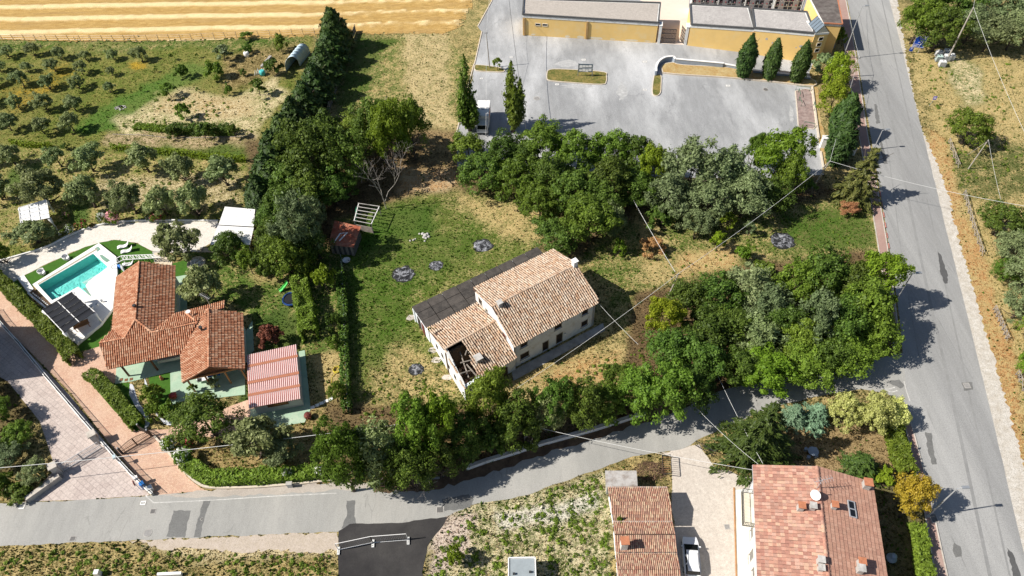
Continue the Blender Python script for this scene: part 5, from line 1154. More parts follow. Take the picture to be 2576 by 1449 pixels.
for b, t, wp, k, mt, cl in ((tp(0, 0, 1395, 582), tp(0, 0, 1390, 480), 36, 'shrub', 'leaf_mid', 'beside the green track'), (tp(0, 0, 1640, 592), tp(0, 0, 1630, 465), 52, 'shrub', 'leaf_mid', 'above the kitchen garden'), (tp(0, 0, 1290, 735), tp(0, 0, 1290, 620), 46, 'sapling', 'leaf_mid', 'at the kitchen garden corner'),
                            (tp(0, 0, 1405, 892), tp(0, 0, 1400, 770), 44, 'shrub', 'leaf_mid', 'in the bare kitchen garden'), (tp(0, 0, 1740, 715), tp(0, 0, 1735, 640), 24, 'shrub', 'leaf_mid', 'on the kitchen garden edge'), (tp(0, 0, 1965, 720), tp(0, 0, 1955, 590), 48, 'sapling', 'leaf_dark', 'beside the white stakes'),
                            (tp(0, 0, 1845, 572), tp(0, 0, 1840, 520), 20, 'shrub', 'leaf_dark', 'near the white stakes'), (tp(0, 0, 1700, 460), tp(0, 0, 1690, 340), 56, 'sapling', 'leaf_grey', 'left of the white drum'), (tp(0, 0, 1870, 400), tp(0, 0, 1870, 330), 30, 'shrub', 'leaf_mid', 'above the white drum'),
                            (tp(0, 0, 1860, 305), tp(0, 0, 1860, 245), 40, 'sapling', 'leaf_mid', 'on the field fence'), (tp(0, 0, 2130, 390), tp(0, 0, 2130, 265), 38, 'shrub', 'leaf_mid', 'behind the plastic tunnel'), (tp(0, 0, 2075, 580), tp(0, 0, 2075, 440), 46, 'shrub', 'leaf_dark', 'in front of the plastic tunnel'),
                            (tp(0, 0, 1300, 457), tp(0, 0, 1290, 400), 14, 'sapling', 'leaf_mid', 'right of the first olive row'), (tp(0, 0, 1180, 545), tp(0, 0, 1175, 510), 11, 'sapling', 'leaf_mid', 'on the green track'), (tp(0, 0, 1495, 440), tp(0, 0, 1490, 400), 10, 'sapling', 'leaf_mid', 'below the field fence'),
                            (tp(0, 0, 1500, 700), tp(0, 0, 1495, 655), 11, 'sapling', 'leaf_mid', 'above the bare garden'), (tp(0, 0, 1075, 695), tp(0, 0, 1065, 650), 10, 'sapling', 'leaf_mid', 'on the lower green track'), (tp(0, 0, 1625, 855), tp(0, 0, 1610, 825), 12, 'sapling', 'leaf_mid', 'inside the bare garden'),
                            (tp(0, 0, 1320, 1040), tp(0, 0, 1310, 950), 32, 'shrub', 'leaf_dark', 'in the vegetable row'), (tp(0, 0, 1560, 1060), tp(0, 0, 1550, 920), 50, 'sapling', 'leaf_dark', 'in the middle of the vegetable row'), (tp(0, 0, 1780, 1040), tp(0, 0, 1770, 930), 36, 'sapling', 'leaf_dark', 'at the right of the vegetable row'), (tp(0, 0, 500, 1130), tp(0, 0, 500, 1075), 20, 'shrub', 'leaf_dark', 'beside the short vine row')):
    tree(k, mt, b, t, wp, cl, 'fruit_tree' if k == 'sapling' else 'shrub', ('small %s fruit tree' if k == 'sapling' else 'round %s garden shrub') % {'leaf_mid': 'green', 'leaf_dark': 'dark green', 'leaf_grey': 'pale green'}[mt], 'tree' if k == 'sapling' else 'shrub')
for b, t, wp in (((852, 128), (824, 20), 96), ((842, 165), (806, 78), 92), ((826, 208), (790, 118), 96), ((806, 252), (772, 160), 98), ((782, 298), (750, 205), 100), ((756, 342), (722, 245), 100), ((730, 388), (694, 288), 104), ((708, 432), (668, 330), 110), ((694, 486), (655, 388), 116), ((672, 530), (640, 440), 100)):
    tree('conifer', 'leaf_cypress', b, t, wp, 'in the tall screen along the fence', 'conifer', 'dark conifer')
WL = 'in the wood left of the yard'; WC = 'in the wood before the parking'; WR = 'in the thicket by the main road'; WB = 'along the side road bank'
for k, mt, b, t, wp, cl in (
    ('broad', 'leaf_dark', (800, 470), (800, 300), 165, WL), ('broad', 'leaf_dark', (885, 470), (890, 325), 130, WL), ('broad', 'leaf_dark', (955, 385), (962, 235), 130, WL), ('broad', 'leaf_bright', (1000, 440), (1000, 255), 120, WL), ('broad', 'leaf_mid', (1045, 400), (1045, 250), 95, WL),
    ('broad', 'leaf_dark', (830, 410), (835, 285), 120, WL), ('broad', 'leaf_dark', (750, 500), (740, 400), 130, WL), ('broad', 'leaf_mid', (900, 360), (905, 290), 100, WL), ('airy', 'leaf_grey', (770, 650), (755, 490), 125, WL), ('broad', 'leaf_dark', (735, 575), (728, 465), 125, WL), ('broad', 'leaf_dark', (700, 650), (696, 565), 95, WL), ('broad', 'leaf_mid', (752, 672), (748, 600), 100, WL), ('broad', 'leaf_dark', (808, 650), (804, 570), 85, WL), ('broad', 'leaf_dark', (790, 540), (785, 440), 120, WL), ('airy', 'leaf_grey', (800, 590), (792, 500), 90, WL), ('broad', 'leaf_dark', (703, 590), (703, 500), 96, WL), ('broad', 'leaf_dark', (850, 515), (845, 430), 105, WL),
    ('broad', 'leaf_mid', (730, 690), (725, 590), 110, WL), ('shrub', 'leaf_dark', (690, 690), (685, 620), 80, WL), ('shrub', 'leaf_mid', (640, 690), (635, 625), 60, WL), ('broad', 'leaf_dark', (590, 655), (585, 580), 85, WL), ('shrub', 'leaf_mid', (770, 700), (765, 640), 75, WL), ('shrub', 'leaf_lime', (826, 730), (824, 670), 58, WL),
    ('broad', 'leaf_mid', (1180, 425), (1170, 345), 100, WC), ('broad', 'leaf_dark', (1275, 440), (1272, 345), 105, WC), ('broad', 'leaf_mid', (1365, 420), (1355, 312), 125, WC), ('broad', 'leaf_dark', (1215, 480), (1210, 390), 125, WC), ('broad', 'leaf_mid', (1300, 500), (1290, 400), 125, WC), ('broad', 'leaf_dark', (1380, 500), (1375, 395), 130, WC),
    ('broad', 'leaf_mid', (1450, 455), (1445, 335), 125, WC), ('broad', 'leaf_dark', (1440, 545), (1435, 440), 150, WC), ('broad', 'leaf_mid', (1525, 440), (1520, 325), 115, WC), ('broad', 'leaf_dark', (1530, 520), (1525, 410), 130, WC), ('broad', 'leaf_dark', (1590, 450), (1585, 345), 110, WC), ('broad', 'leaf_lime', (1640, 490), (1640, 370), 80, WC), ('broad', 'leaf_dark', (1600, 520), (1595, 440), 110, WC), ('broad', 'leaf_mid', (1360, 560), (1352, 470), 110, WC), ('broad', 'leaf_dark', (1500, 560), (1500, 470), 110, WC), ('broad', 'leaf_dark', (1320, 450), (1315, 365), 100, WC),
    ('airy', 'leaf_grey', (1715, 500), (1725, 345), 150, WC), ('airy', 'leaf_grey', (1680, 555), (1680, 445), 120, WC), ('airy', 'leaf_grey', (1795, 510), (1800, 370), 130, WC), ('airy', 'leaf_grey', (1770, 560), (1765, 460), 120, WC), ('airy', 'leaf_grey', (1860, 545), (1855, 430), 130, WC), ('broad', 'leaf_bright', (1935, 470), (1945, 325), 130, WC), ('broad', 'leaf_mid', (1885, 425), (1890, 325), 62, WC), ('broad', 'leaf_mid', (1970, 490), (1975, 370), 90, WC), ('broad', 'leaf_dark', (1930, 530), (1925, 450), 110, WC), ('airy', 'leaf_grey', (1745, 600), (1742, 525), 85, WC), ('shrub', 'leaf_dark', (1660, 570), (1655, 520), 80, WC), ('airy', 'leaf_grey', (1830, 480), (1830, 390), 90, WC),
    ('broad', 'leaf_bright', (2158, 760), (2166, 600), 118, WR), ('broad', 'leaf_dark', (2040, 770), (2035, 628), 155, WR), ('broad', 'leaf_mid', (1980, 780), (1972, 655), 130, WR), ('broad', 'leaf_mid', (2138, 850), (2140, 690), 165, WR), ('broad', 'leaf_dark', (2090, 880), (2090, 745), 150, WR), ('broad', 'leaf_mid', (2172, 890), (2178, 780), 110, WR), ('broad', 'leaf_dark', (2110, 790), (2110, 660), 140, WR), ('broad', 'leaf_mid', (2110, 920), (2110, 830), 140, WR),
    ('airy', 'leaf_grey', (1860, 780), (1845, 660), 135, WR), ('broad', 'leaf_dark', (1785, 800), (1770, 695), 150, WR), ('broad', 'leaf_dark', (1710, 810), (1700, 710), 120, WR), ('broad', 'leaf_lime', (1655, 850), (1652, 735), 95, WR), ('broad', 'leaf_dark', (1750, 890), (1745, 790), 150, WR), ('airy', 'leaf_grey', (1900, 830), (1895, 720), 130, WR), ('airy', 'leaf_olive', (1880, 900), (1872, 800), 130, WR), ('broad', 'leaf_dark', (1820, 870), (1812, 770), 110, WR), ('airy', 'leaf_grey', (2030, 870), (2030, 720), 120, WR), ('broad', 'leaf_mid', (1990, 900), (1985, 800), 130, WR),
    ('broad', 'leaf_bright', (1890, 970), (1885, 885), 150, WR), ('broad', 'leaf_mid', (2000, 950), (1995, 870), 140, WR), ('broad', 'leaf_dark', (1840, 960), (1835, 870), 110, WR), ('broad', 'leaf_dark', (1665, 940), (1660, 845), 130, WR), ('broad', 'leaf_dark', (1730, 960), (1725, 860), 140, WR), ('shrub', 'leaf_bright', (1865, 655), (1862, 620), 48, WR), ('shrub', 'leaf_mid', (1920, 700), (1915, 660), 70, WR), ('broad', 'leaf_dark', (1950, 860), (1945, 760), 120, WR), ('broad', 'leaf_dark', (2060, 930), (2060, 840), 120, WR),
    ('broad', 'leaf_mid', (890, 1235), (885, 1045), 135, WB), ('airy', 'leaf_olive', (960, 1220), (958, 1085), 150, WB), ('broad', 'leaf_mid', (1050, 1170), (1045, 1005), 130, WB), ('broad', 'leaf_bright', (1120, 1150), (1120, 1000), 120, WB), ('broad', 'leaf_dark', (1050, 1235), (1045, 1130), 120, WB), ('broad', 'leaf_dark', (1110, 1200), (1105, 1110), 120, WB), ('broad', 'leaf_mid', (1235, 1080), (1228, 955), 125, WB), ('broad', 'leaf_dark', (1185, 1150), (1180, 1050), 120, WB), ('broad', 'leaf_dark', (1290, 1110), (1285, 1010), 120, WB),
    ('airy', 'leaf_olive', (1370, 1085), (1365, 1000), 100, WB), ('broad', 'leaf_dark', (1395, 1080), (1395, 965), 100, WB), ('broad', 'leaf_dark', (1455, 1075), (1450, 965), 110, WB), ('broad', 'leaf_mid', (1520, 1065), (1515, 985), 110, WB), ('broad', 'leaf_mid', (1590, 1050), (1585, 940), 130, WB), ('broad', 'leaf_dark', (1545, 1000), (1540, 920), 90, WB), ('broad', 'leaf_mid', (1660, 1040), (1655, 925), 140, WB), ('broad', 'leaf_dark', (1720, 1015), (1715, 920), 120, WB), ('broad', 'leaf_mid', (990, 1230), (985, 1150), 100, WB), ('shrub', 'leaf_dark', (1330, 1120), (1328, 1060), 90, WB), ('shrub', 'leaf_dark', (1240, 1140), (1236, 1080), 90, WB), ('shrub', 'leaf_mid', (905, 1140), (900, 1085), 90, WB)):
    tree(k, mt, b, t, wp, cl, 'shrub' if k == 'shrub' else 'tree', ('low %s bush' % {'leaf_dark': 'dark green', 'leaf_mid': 'green', 'leaf_lime': 'yellow-green', 'leaf_bright': 'bright green'}[mt]) if k == 'shrub' else ('grey-green twiggy tree' if mt == 'leaf_olive' else None), 'bush' if k == 'shrub' else 'tree')
for k, mt, b, t, wp, cl, nm, lk, ct in (
    ('poplar', 'leaf_mid', (1182, 328), (1165, 135), 72, 'left of the white van', 'poplar_tree', 'tall slender poplar', 'tree'), ('poplar', 'leaf_mid', (1290, 332), (1278, 150), 64, 'right of the white van', 'poplar_tree', 'tall slender poplar', 'tree'),
    ('broad', 'leaf_mid', (1480, 605), (1472, 495), 140, 'behind the farmhouse', 'bush', 'big green bush', 'bush'), ('broad', 'leaf_dark', (1395, 630), (1385, 560), 115, 'touching the black lean-to roof', 'bush', 'dark green bush', 'bush'), ('airy', 'leaf_olive', (1540, 600), (1535, 520), 80, 'right of the bushes behind the farmhouse', 'bush', 'twiggy grey bush', 'bush'), ('shrub', 'leaf_bright', (1560, 640), (1556, 605), 40, 'below the twiggy grey bush', 'shrub', 'small bright shrub', 'shrub'),
    ('sapling', 'leaf_lime', (1800, 632), (1798, 578), 46, 'in the right yard near the cable', 'young_tree', 'small yellow-green tree', 'tree'), ('sapling', 'leaf_lime', (1822, 585), (1820, 530), 44, 'at the edge of the silvery wood', 'young_tree', 'small yellow-green tree', 'tree'), ('sapling', 'leaf_grey', (1880, 592), (1885, 555), 34, 'near the ash patch by the road', 'young_tree', 'thin bare-looking sapling', 'tree'),
    ('broad', 'leaf_mid', (2418, 362), (2405, 262), 106, 'on the dry grass right of the road', 'tree', 'round dense green tree', 'tree'),
    ('cypress', 'leaf_cypress', tp(0, 2, 450, 582), tp(0, 2, 535, 258), 46, 'in front of the yellow wall', 'cypress_tree', 'slim pointed cypress', 'tree'), ('cypress', 'leaf_cypress', tp(0, 2, 640, 598), tp(0, 2, 738, 288), 42, 'in front of the yellow wall', 'cypress_tree', 'slim pointed cypress', 'tree'), ('cypress', 'leaf_cypress', tp(0, 2, 850, 620), tp(0, 2, 930, 298), 42, 'in front of the yellow wall', 'cypress_tree', 'slim pointed cypress', 'tree'),
    ('cypress', 'leaf_cypress', (2106, 350), (2118, 225), 72, 'between parking and footway', 'cypress_tree', 'stout dark cypress', 'tree'), ('cypress', 'leaf_cypress', (2098, 408), (2128, 290), 74, 'between parking and footway', 'cypress_tree', 'stout dark cypress', 'tree'),
    ('broad', 'leaf_lime', (2085, 225), (2092, 130), 78, 'beside the footway near the yellow building', 'tree', 'yellow-green leafy tree', 'tree'), ('broad', 'leaf_lime', (2085, 290), (2090, 195), 84, 'beside the cart bay', 'tree', 'yellow-green leafy tree', 'tree'), ('shrub', 'leaf_grey', (2062, 185), (2068, 135), 62, 'at the corner of the yellow building', 'shrub', 'dark silvery shrub', 'shrub'), ('shrub', 'leaf_mid', (2110, 110), (2105, 70), 36, 'climbing the yellow corner wall', 'shrub', 'small green shrub', 'shrub'),
    ('pine', 'leaf_pine', (2145, 505), (2165, 345), 125, 'at the parking exit by the road', 'pine_tree', 'brownish green pine', 'tree'), ('airy', 'leaf_dry', (2130, 540), (2130, 505), 50, 'under the pine by the footway', 'shrub', 'withered reddish bush', 'shrub'), ('sapling', 'leaf_dark', (2030, 490), (2035, 455), 40, 'below the leaning utility pole', 'shrub', 'small dark bush', 'shrub'),
    ('fir', 'leaf_conifer', (1885, 1150), (1880, 985), 205, 'beside the corner house', 'fir_tree', 'large spreading green fir', 'tree'), ('feathery', 'leaf_blue', (1990, 1060), (1985, 1005), 80, 'right of the large fir', 'conifer', 'blue-green conifer', 'tree'), ('feathery', 'leaf_blue', (2045, 1062), (2040, 1000), 95, 'left of the cream blossom shrubs', 'conifer', 'blue-green conifer', 'tree'), ('feathery', 'leaf_conifer', (2155, 1190), (2150, 1120), 110, 'on the dry garden of the corner house', 'conifer', 'small spreading conifer', 'tree'),
    ('broad', 'leaf_gold', (2262, 1300), (2262, 1175), 105, 'at the right corner of the corner house', 'shrub', 'tall golden shrub', 'shrub'), ('shrub', 'leaf_lime', (2215, 1215), (2218, 1180), 60, 'beside the golden shrub', 'shrub', 'yellow-green shrub', 'shrub'),
    ('broad', 'leaf_dark', (545, 1095), (540, 985), 145, 'on the brick forecourt before the villa', 'tree', 'round glossy green tree', 'tree'), ('airy', 'leaf_grey', (720, 1160), (715, 1105), 95, 'right of the front garden olive', 'shrub', 'greyish blossoming shrub', 'shrub'), ('shrub', 'leaf_red', (688, 862), (688, 812), 62, 'on the villa back lawn', 'shrub', 'round shrub with red new leaves', 'shrub'),
    ('broad', 'leaf_mid', (850, 1010), (848, 960), 45, 'on the villa boundary near the yellow hose', 'bush', 'upright green bush', 'bush'), ('shrub', 'leaf_dark', (848, 830), (845, 790), 44, 'outside the villa hedge', 'bush', 'dark green bush', 'bush'), ('shrub', 'leaf_mid', (845, 880), (842, 845), 40, 'at the lower end outside the villa hedge', 'bush', 'small green bush', 'bush'),
    ('shrub', 'leaf_mid', (402, 1010), (400, 962), 66, 'on the small lawn before the porch', 'shrub', 'leafy round shrub', 'shrub'), ('shrub', 'leaf_hedge', (402, 1050), (398, 1010), 46, 'beside the pebble bed', 'shrub', 'clipped dark ball shrub', 'shrub'), ('shrub', 'leaf_hedge', (430, 1050), (428, 1005), 46, 'right of the clipped ball', 'shrub', 'clipped dark egg shrub', 'shrub'),
    ('sapling', 'leaf_olive', (545, 975), (540, 950), 40, 'on the porch terrace', 'potted_plant', 'leafy terrace plant', 'plant'), ('sapling', 'leaf_mid', (490, 985), (487, 965), 26, 'at the terrace corner', 'potted_plant', 'small leafy plant', 'plant'),
    ('sapling', 'leaf_bright', (1252, 177), (1252, 145), 26, 'on the small grass island', 'agave', 'spiky green agave-like plant', 'plant'), ('shrub', 'leaf_bright', (1150, 1420), (1148, 1390), 52, 'in the weeds near the cabin', 'weed_clump', 'big spiky green weed', 'plant'), ('shrub', 'leaf_mid', (1548, 1330), (1547, 1300), 26, 'at the corner of the tiled outbuilding', 'shrub', 'green sapling shrub', 'shrub'),
    ('shrub', 'leaf_dry', (1640, 635), (1640, 605), 62, 'in the right yard below the cable', 'brush_pile', 'heap of reddish dry branches', 'brush pile')):
    tree(k, mt, b, t, wp, cl, nm, lk, ct)
for i, (b, t, wp, mt, k) in enumerate((((2290, 110), (2285, -25), 110, 'leaf_mid', 'broad'), ((2345, 130), (2345, 0), 110, 'leaf_dark', 'broad'), ((2420, 110), (2425, 10), 110, 'leaf_grey', 'airy'), ((2470, 130), (2480, 30), 110, 'leaf_grey', 'airy'), ((2530, 125), (2540, 25), 110, 'leaf_grey', 'airy'), ((2400, 40), (2400, -50), 120, 'leaf_dark', 'broad'), ((2500, 60), (2505, -40), 120, 'leaf_grey', 'airy'), ((2585, 110), (2600, 20), 100, 'leaf_grey', 'airy'), ((2570, 30), (2580, -60), 110, 'leaf_bright', 'broad'), ((2320, 40), (2318, -40), 90, 'leaf_dark', 'broad'))):
    tree(k, mt, b, t, wp, 'behind the blue road sign')
for i, (b, t, wp, mt, k) in enumerate((((2500, 590), (2500, 500), 115, 'leaf_dark', 'broad'), ((2520, 650), (2522, 570), 95, 'leaf_grey', 'airy'), ((2555, 720), (2560, 620), 110, 'leaf_grey', 'airy'), ((2515, 700), (2515, 640), 70, 'leaf_mid', 'broad'), ((2545, 800), (2550, 700), 110, 'leaf_grey', 'airy'), ((2580, 620), (2590, 530), 100, 'leaf_dark', 'broad'), ((2560, 950), (2565, 850), 70, 'leaf_bright', 'broad'), ((2590, 880), (2600, 780), 110, 'leaf_mid', 'broad'))):
    tree(k, mt, b, t, wp, 'behind the rustic fence right of the road')
for i, (b, t, wp, mt, k) in enumerate((((20, 1060), (15, 985), 80, 'leaf_mid', 'broad'), ((60, 1110), (58, 1050), 75, 'leaf_mid', 'broad'), ((30, 1160), (28, 1100), 90, 'leaf_grey', 'airy'), ((100, 1200), (98, 1150), 70, 'leaf_olive', 'airy'), ((20, 1230), (18, 1180), 80, 'leaf_mid', 'shrub'), ((60, 1245), (58, 1215), 70, 'leaf_dark', 'shrub'), ((-30, 1120), (-35, 1040), 90, 'leaf_dark', 'broad'), ((-40, 1010), (-45, 930), 90, 'leaf_dark', 'broad'))):
    tree(k, mt, b, t, wp, 'beside the stamped concrete court', look='leafy garden shrub' if k == 'shrub' else None)
for b, t, wp in (((2110, 1072), (2110, 988), 88), ((2170, 1070), (2170, 982), 100), ((2225, 1060), (2230, 1000), 84), ((2255, 1065), (2258, 1030), 50)):
    o = tree('broad', 'leaf_cream', b, t, wp, 'at the garden corner by the junction', 'blossom_shrub', 'shrub covered in cream blossom', 'shrub')
label_trees()
def blossom_shrub(b, t, wpx, petal, label, n=160, leaf='leaf_mid'):
    o = tree('shrub', leaf, b, t, wpx, 'x', 'oleander'); TREES.pop()
    tag(o, label, 'shrub', 'flowering shrubs of the villa garden')
    rg = np.random.default_rng(int(b[0])); d = unit(rg.normal(size=(n, 3)) + np.array([0, 0, .7])); c = d * np.array([1.3, 1.3, 1.0]) * rg.uniform(.8, 1.05, (n, 1)) + np.array([0, 0, 1.15])
    V, F = cards(c, d + rg.normal(size=(n, 3)) * .3, .16, .8, rg); V[:, 2] = np.maximum(V[:, 2], .05)
    link('blossom', np_mesh('blossom', V, F, petal), o)
for b, t, w_, p, l in ((tp(1, 0, 800, 240), tp(1, 0, 795, 140), 26, 'petal_white', 'white oleander beside the tall pink oleander'), (tp(1, 0, 880, 230), tp(1, 0, 875, 120), 34, 'petal_pink', 'tall pink oleander above the gravel terrace'), (tp(1, 0, 650, 265), tp(1, 0, 645, 195), 24, 'petal_red', 'red oleander left of the white one'),
                       (tp(1, 0, 590, 270), tp(1, 0, 588, 225), 14, 'petal_red', 'smallest red oleander beside the terrace kerb'), (tp(1, 0, 540, 310), tp(1, 0, 535, 240), 28, 'petal_white', 'white oleander near the white pergola'), (tp(1, 0, 500, 200), tp(1, 0, 498, 150), 24, 'petal_pink', 'pale pink shrub behind the white pergola'),
                       (tp(1, 0, 1200, 215), tp(1, 0, 1195, 135), 38, 'petal_red', 'wide red oleander left of the white carport'), (tp(1, 0, 1130, 215), tp(1, 0, 1125, 175), 18, 'petal_white', 'little white shrub beside the wide red oleander'), (tp(1, 0, 465, 320), tp(1, 0, 462, 285), 20, 'petal_white', 'low white flowered plant at the pergola step'),
                       (tp(1, 0, 700, 262), tp(1, 0, 700, 240), 16, 'petal_red', 'low red flowers along the terrace kerb'),
                       (tp(2, 0, 1300, 480), tp(2, 0, 1295, 385), 52, 'petal_white', 'white flowered bush beside the driveway gate'), (tp(2, 0, 1400, 580), tp(2, 0, 1395, 480), 50, 'petal_white', 'white flowered bush on the driveway bend'), (tp(2, 0, 1440, 450), tp(2, 0, 1436, 380), 34, 'petal_red', 'small bush with one red bloom near the gate'),
                       (tp(2, 0, 2190, 700), tp(2, 0, 2185, 620), 28, 'petal_white', 'white rose bush above the meter box'), (tp(2, 0, 2430, 690), tp(2, 0, 2425, 600), 30, 'petal_white', 'white rose bush at the roadside hedge end')):
    blossom_shrub(b, t, w_, p, l, 300 if 'pink ole' in l or 'roses' in l else 130)

def hedge(name, label, path, wd, ht, mat, n=None, leaf=.13, cat='hedge', up=.0, group=None):
    L = smooth_line(dl(path), 5); rg = np.random.default_rng(len(label)); seg = np.array([(L[i + 1] - L[i]).length for i in range(len(L) - 1)]); tot = seg.sum()
    n = n or int(tot * (wd + 2 * ht) / (leaf * leaf) * 2.0); s = rg.random(n) * tot; cum = np.concatenate([[0], np.cumsum(seg)]); k = np.clip(np.searchsorted(cum, s) - 1, 0, len(seg) - 1)
    A = np.array([tuple(p) for p in L]); f = ((s - cum[k]) / seg[k])[:, None]; c = A[k] * (1 - f) + A[k + 1] * f; d = unit(A[k + 1] - A[k]); nn = np.stack([-d[:, 1], d[:, 0], 0 * d[:, 0]], 1)
    per = rg.random(n) * (wd + 2 * ht); lump = 1 + .42 * (vnoise(s * .8, per * 1.4) - .5) + .12 * (vnoise(s * 2.9 + 9, per * 3) - .5)
    side = np.where(per < ht, -1, np.where(per > ht + wd, 1, 0)); off = np.where(side == 0, per - ht - wd / 2, side * wd / 2) * lump; z = np.where(side == -1, per, np.where(side == 1, wd + 2 * ht - per, ht)) * np.where(side == 0, lump, 1)
    N = nn * side[:, None] + np.array([0, 0, 1.]) * (side == 0)[:, None] + rg.normal(size=(n, 3)) * .55 + np.array([0, 0, .3])
    Pp = c + nn * off[:, None] + np.array([0, 0, 1.]) * z[:, None] + rg.normal(size=(n, 3)) * .07
    V, F = cards(Pp, N, leaf, 1.1, rg); V[:, 2] = np.maximum(V[:, 2], .03); base = np.array([L[0].x, L[0].y, 0])
    o = thing(name, label, cat, base, group); link('foliage', np_mesh('foliage', V - base, F, mat), o)
    m = MB()
    for i in range(0, len(L) - 1, 2): m.tube([L[i], L[i] + Vector((0, 0, ht * .7))], [.05, .02], 5)
    tag(m.build('stems', 'bark', o), kind='stuff'); return o
hedge('hedge', 'long clipped conifer hedge between brick drive and pool', [tp(1, 0, *k) for k in ((-120, 560), (20, 690), (250, 920), (450, 1120), (590, 1290))], 1.7, 1.7, 'leaf_hedge')
hedge('hedge', 'short clipped hedge between brick drive and pebble bed', [tp(1, 0, *k) for k in ((690, 1390), (760, 1440), (900, 1590), (1020, 1740), (1050, 1790))], 1.5, 1.3, 'leaf_hedge')
hedge('hedge', 'tall clipped hedge right of the trampoline', [tp(1, 0, *k) for k in ((2270, 680), (2300, 820), (2330, 980), (2350, 1130))], 2.2, 2.4, 'leaf_mid')
hedge('hedge', 'green hedge strip along footway above golden shrub', [(2232, 1066), (2245, 1110), (2262, 1160), (2278, 1200)], 1.8, 1.7, 'leaf_mid')
hedge('hedge', 'narrow green hedge along footway below golden shrub', [(2300, 1325), (2310, 1390), (2318, 1449), (2335, 1560)], 1.2, 1.5, 'leaf_mid')
hedge('hedge', 'unkempt dark hedge on the fence between villa and yard', [(858, 690), (864, 760), (868, 860), (872, 960), (876, 1040)], 1.0, 1.5, 'leaf_dark', 3600, .16)
hedge('hedge', 'flowering shrub hedge along the side road kerb', [tp(2, 0, *k) for k in ((1420, 610), (1500, 670), (1620, 725), (1850, 720), (2100, 710), (2330, 690), (2480, 680))], 1.6, 1.2, 'leaf_mid')
hedge('vine_row', 'long row of grape vines below the kitchen garden', [tp(0, 0, *k) for k in ((850, 1130), (1100, 1150), (1400, 1180), (1640, 1210), (1860, 1220))], .6, 1.2, 'leaf_lime', 2600, .17, 'vine row')
hedge('vine_row', 'short row of grape vines left of the olives', [tp(0, 0, *k) for k in ((95, 1090), (240, 1110), (400, 1115))], .5, 1.0, 'leaf_lime', 900, .17, 'vine row')
hedge('vegetable_row', 'row of broad leafy vegetables in the kitchen garden', [tp(0, 0, *k) for k in ((1020, 960), (1150, 970), (1290, 990))], 1.5, .5, 'leaf_bright', 1500, .16, 'vegetables')
hedge('bean_row', 'tall dark bean row in the kitchen garden', [tp(0, 0, *k) for k in ((1290, 1000), (1450, 1005), (1600, 1010), (1780, 1010))], 1.3, 1.6, 'leaf_dark', 4200, .16, 'vegetables')

def bare_tree(label, b, t, seed, mat='bark_pale', spread=.55, depth=4, r=.12, cat='tree', name='bare_tree'):
    rr = random.Random(seed); hh = hsolve(b, t); base = D2W(*b); o = thing(name, label, cat, base)
    def grow(m, p, d, L, r, k):
        q = p + d * L * .5 + Vector((rr.uniform(-.1, .1), rr.uniform(-.1, .1), 0)) * L; e = p + d * L
        m.tube([p, q, e], [r, r * .8, r * .6], 5, False)
        if k <= 0: return
        for i in range(rr.randint(2, 3)):
            nd = (d + Vector((rr.gauss(0, spread), rr.gauss(0, spread), rr.uniform(-.1, .35)))).normalized(); grow(m, e if rr.random() < .7 else q, nd, L * rr.uniform(.55, .8), r * .58, k - 1)
    m = MB(); grow(m, Vector(), Vector((rr.uniform(-.1, .1), rr.uniform(-.1, .1), 1)), hh * .34, r, 1)
    tr = MB(); tr.tube([(0, 0, -.1), (0, 0, hh * .1)], [r * 1.4, r], 6)
    k = MB(); [grow(k, Vector((0, 0, hh * .12)), Vector((rr.gauss(0, .35), rr.gauss(0, .35), 1)).normalized(), hh * .32, r * .8, depth) for _ in range(2)]
    x = link('trunk', m.mesh('trunk', mat, smooth=True), o); y = link('branches', k.mesh('branches', mat, smooth=True), o)
    return o
bare_tree('tall pale dead tree with many bare stems left of the yard', (972, 525), (965, 365), 3, 'bark_pale', .5, 5, .08)
bare_tree('pale bare stems leaning in the dark wood shade', (910, 460), (880, 350), 5, 'bark_pale', .35, 4, .06)
bare_tree('small blackened stump tree on the bare brown soil', (1110, 452), (1108, 388), 8, 'bark', .6, 3, .16)
bare_tree('thin grey dead tree in front of white van', (1215, 395), (1205, 320), 9, 'bark', .5, 4, .08)
bare_tree('grey dead branches sticking out of central wood', (1545, 440), (1540, 360), 10, 'bark_pale', .6, 4, .09)
bare_tree('pale leafless branches among wood right of dead tree', (1585, 460), (1590, 385), 12, 'bark_pale', .6, 4, .07)
bare_tree('pale twigs hanging over the side road wall', (1320, 1110), (1318, 1050), 13, 'bark_pale', .9, 4, .06)
bare_tree('grey bare twigs among roadside bank trees', (965, 1215), (960, 1130), 14, 'bark_pale', .9, 4, .07)
bare_tree('bare twiggy crown at bank end above patched road', (1065, 1230), (1060, 1150), 15, 'bark_pale', .8, 4, .07)
bare_tree('grey twiggy shrub behind the farmhouse', (1535, 570), (1530, 510), 16, 'bark_pale', .8, 4, .05)
bare_tree('leafless young tree at left edge of grove', (15, 500), (8, 462), 17, 'bark', .7, 3, .1)
bare_tree('pale bare branches behind thicket trees', (1995, 790), (1990, 745), 18, 'bark_pale', .8, 4, .06)
bare_tree('grey wispy bare crown above dark wood', (965, 300), (960, 240), 19, 'bark_pale', .5, 4, .06)
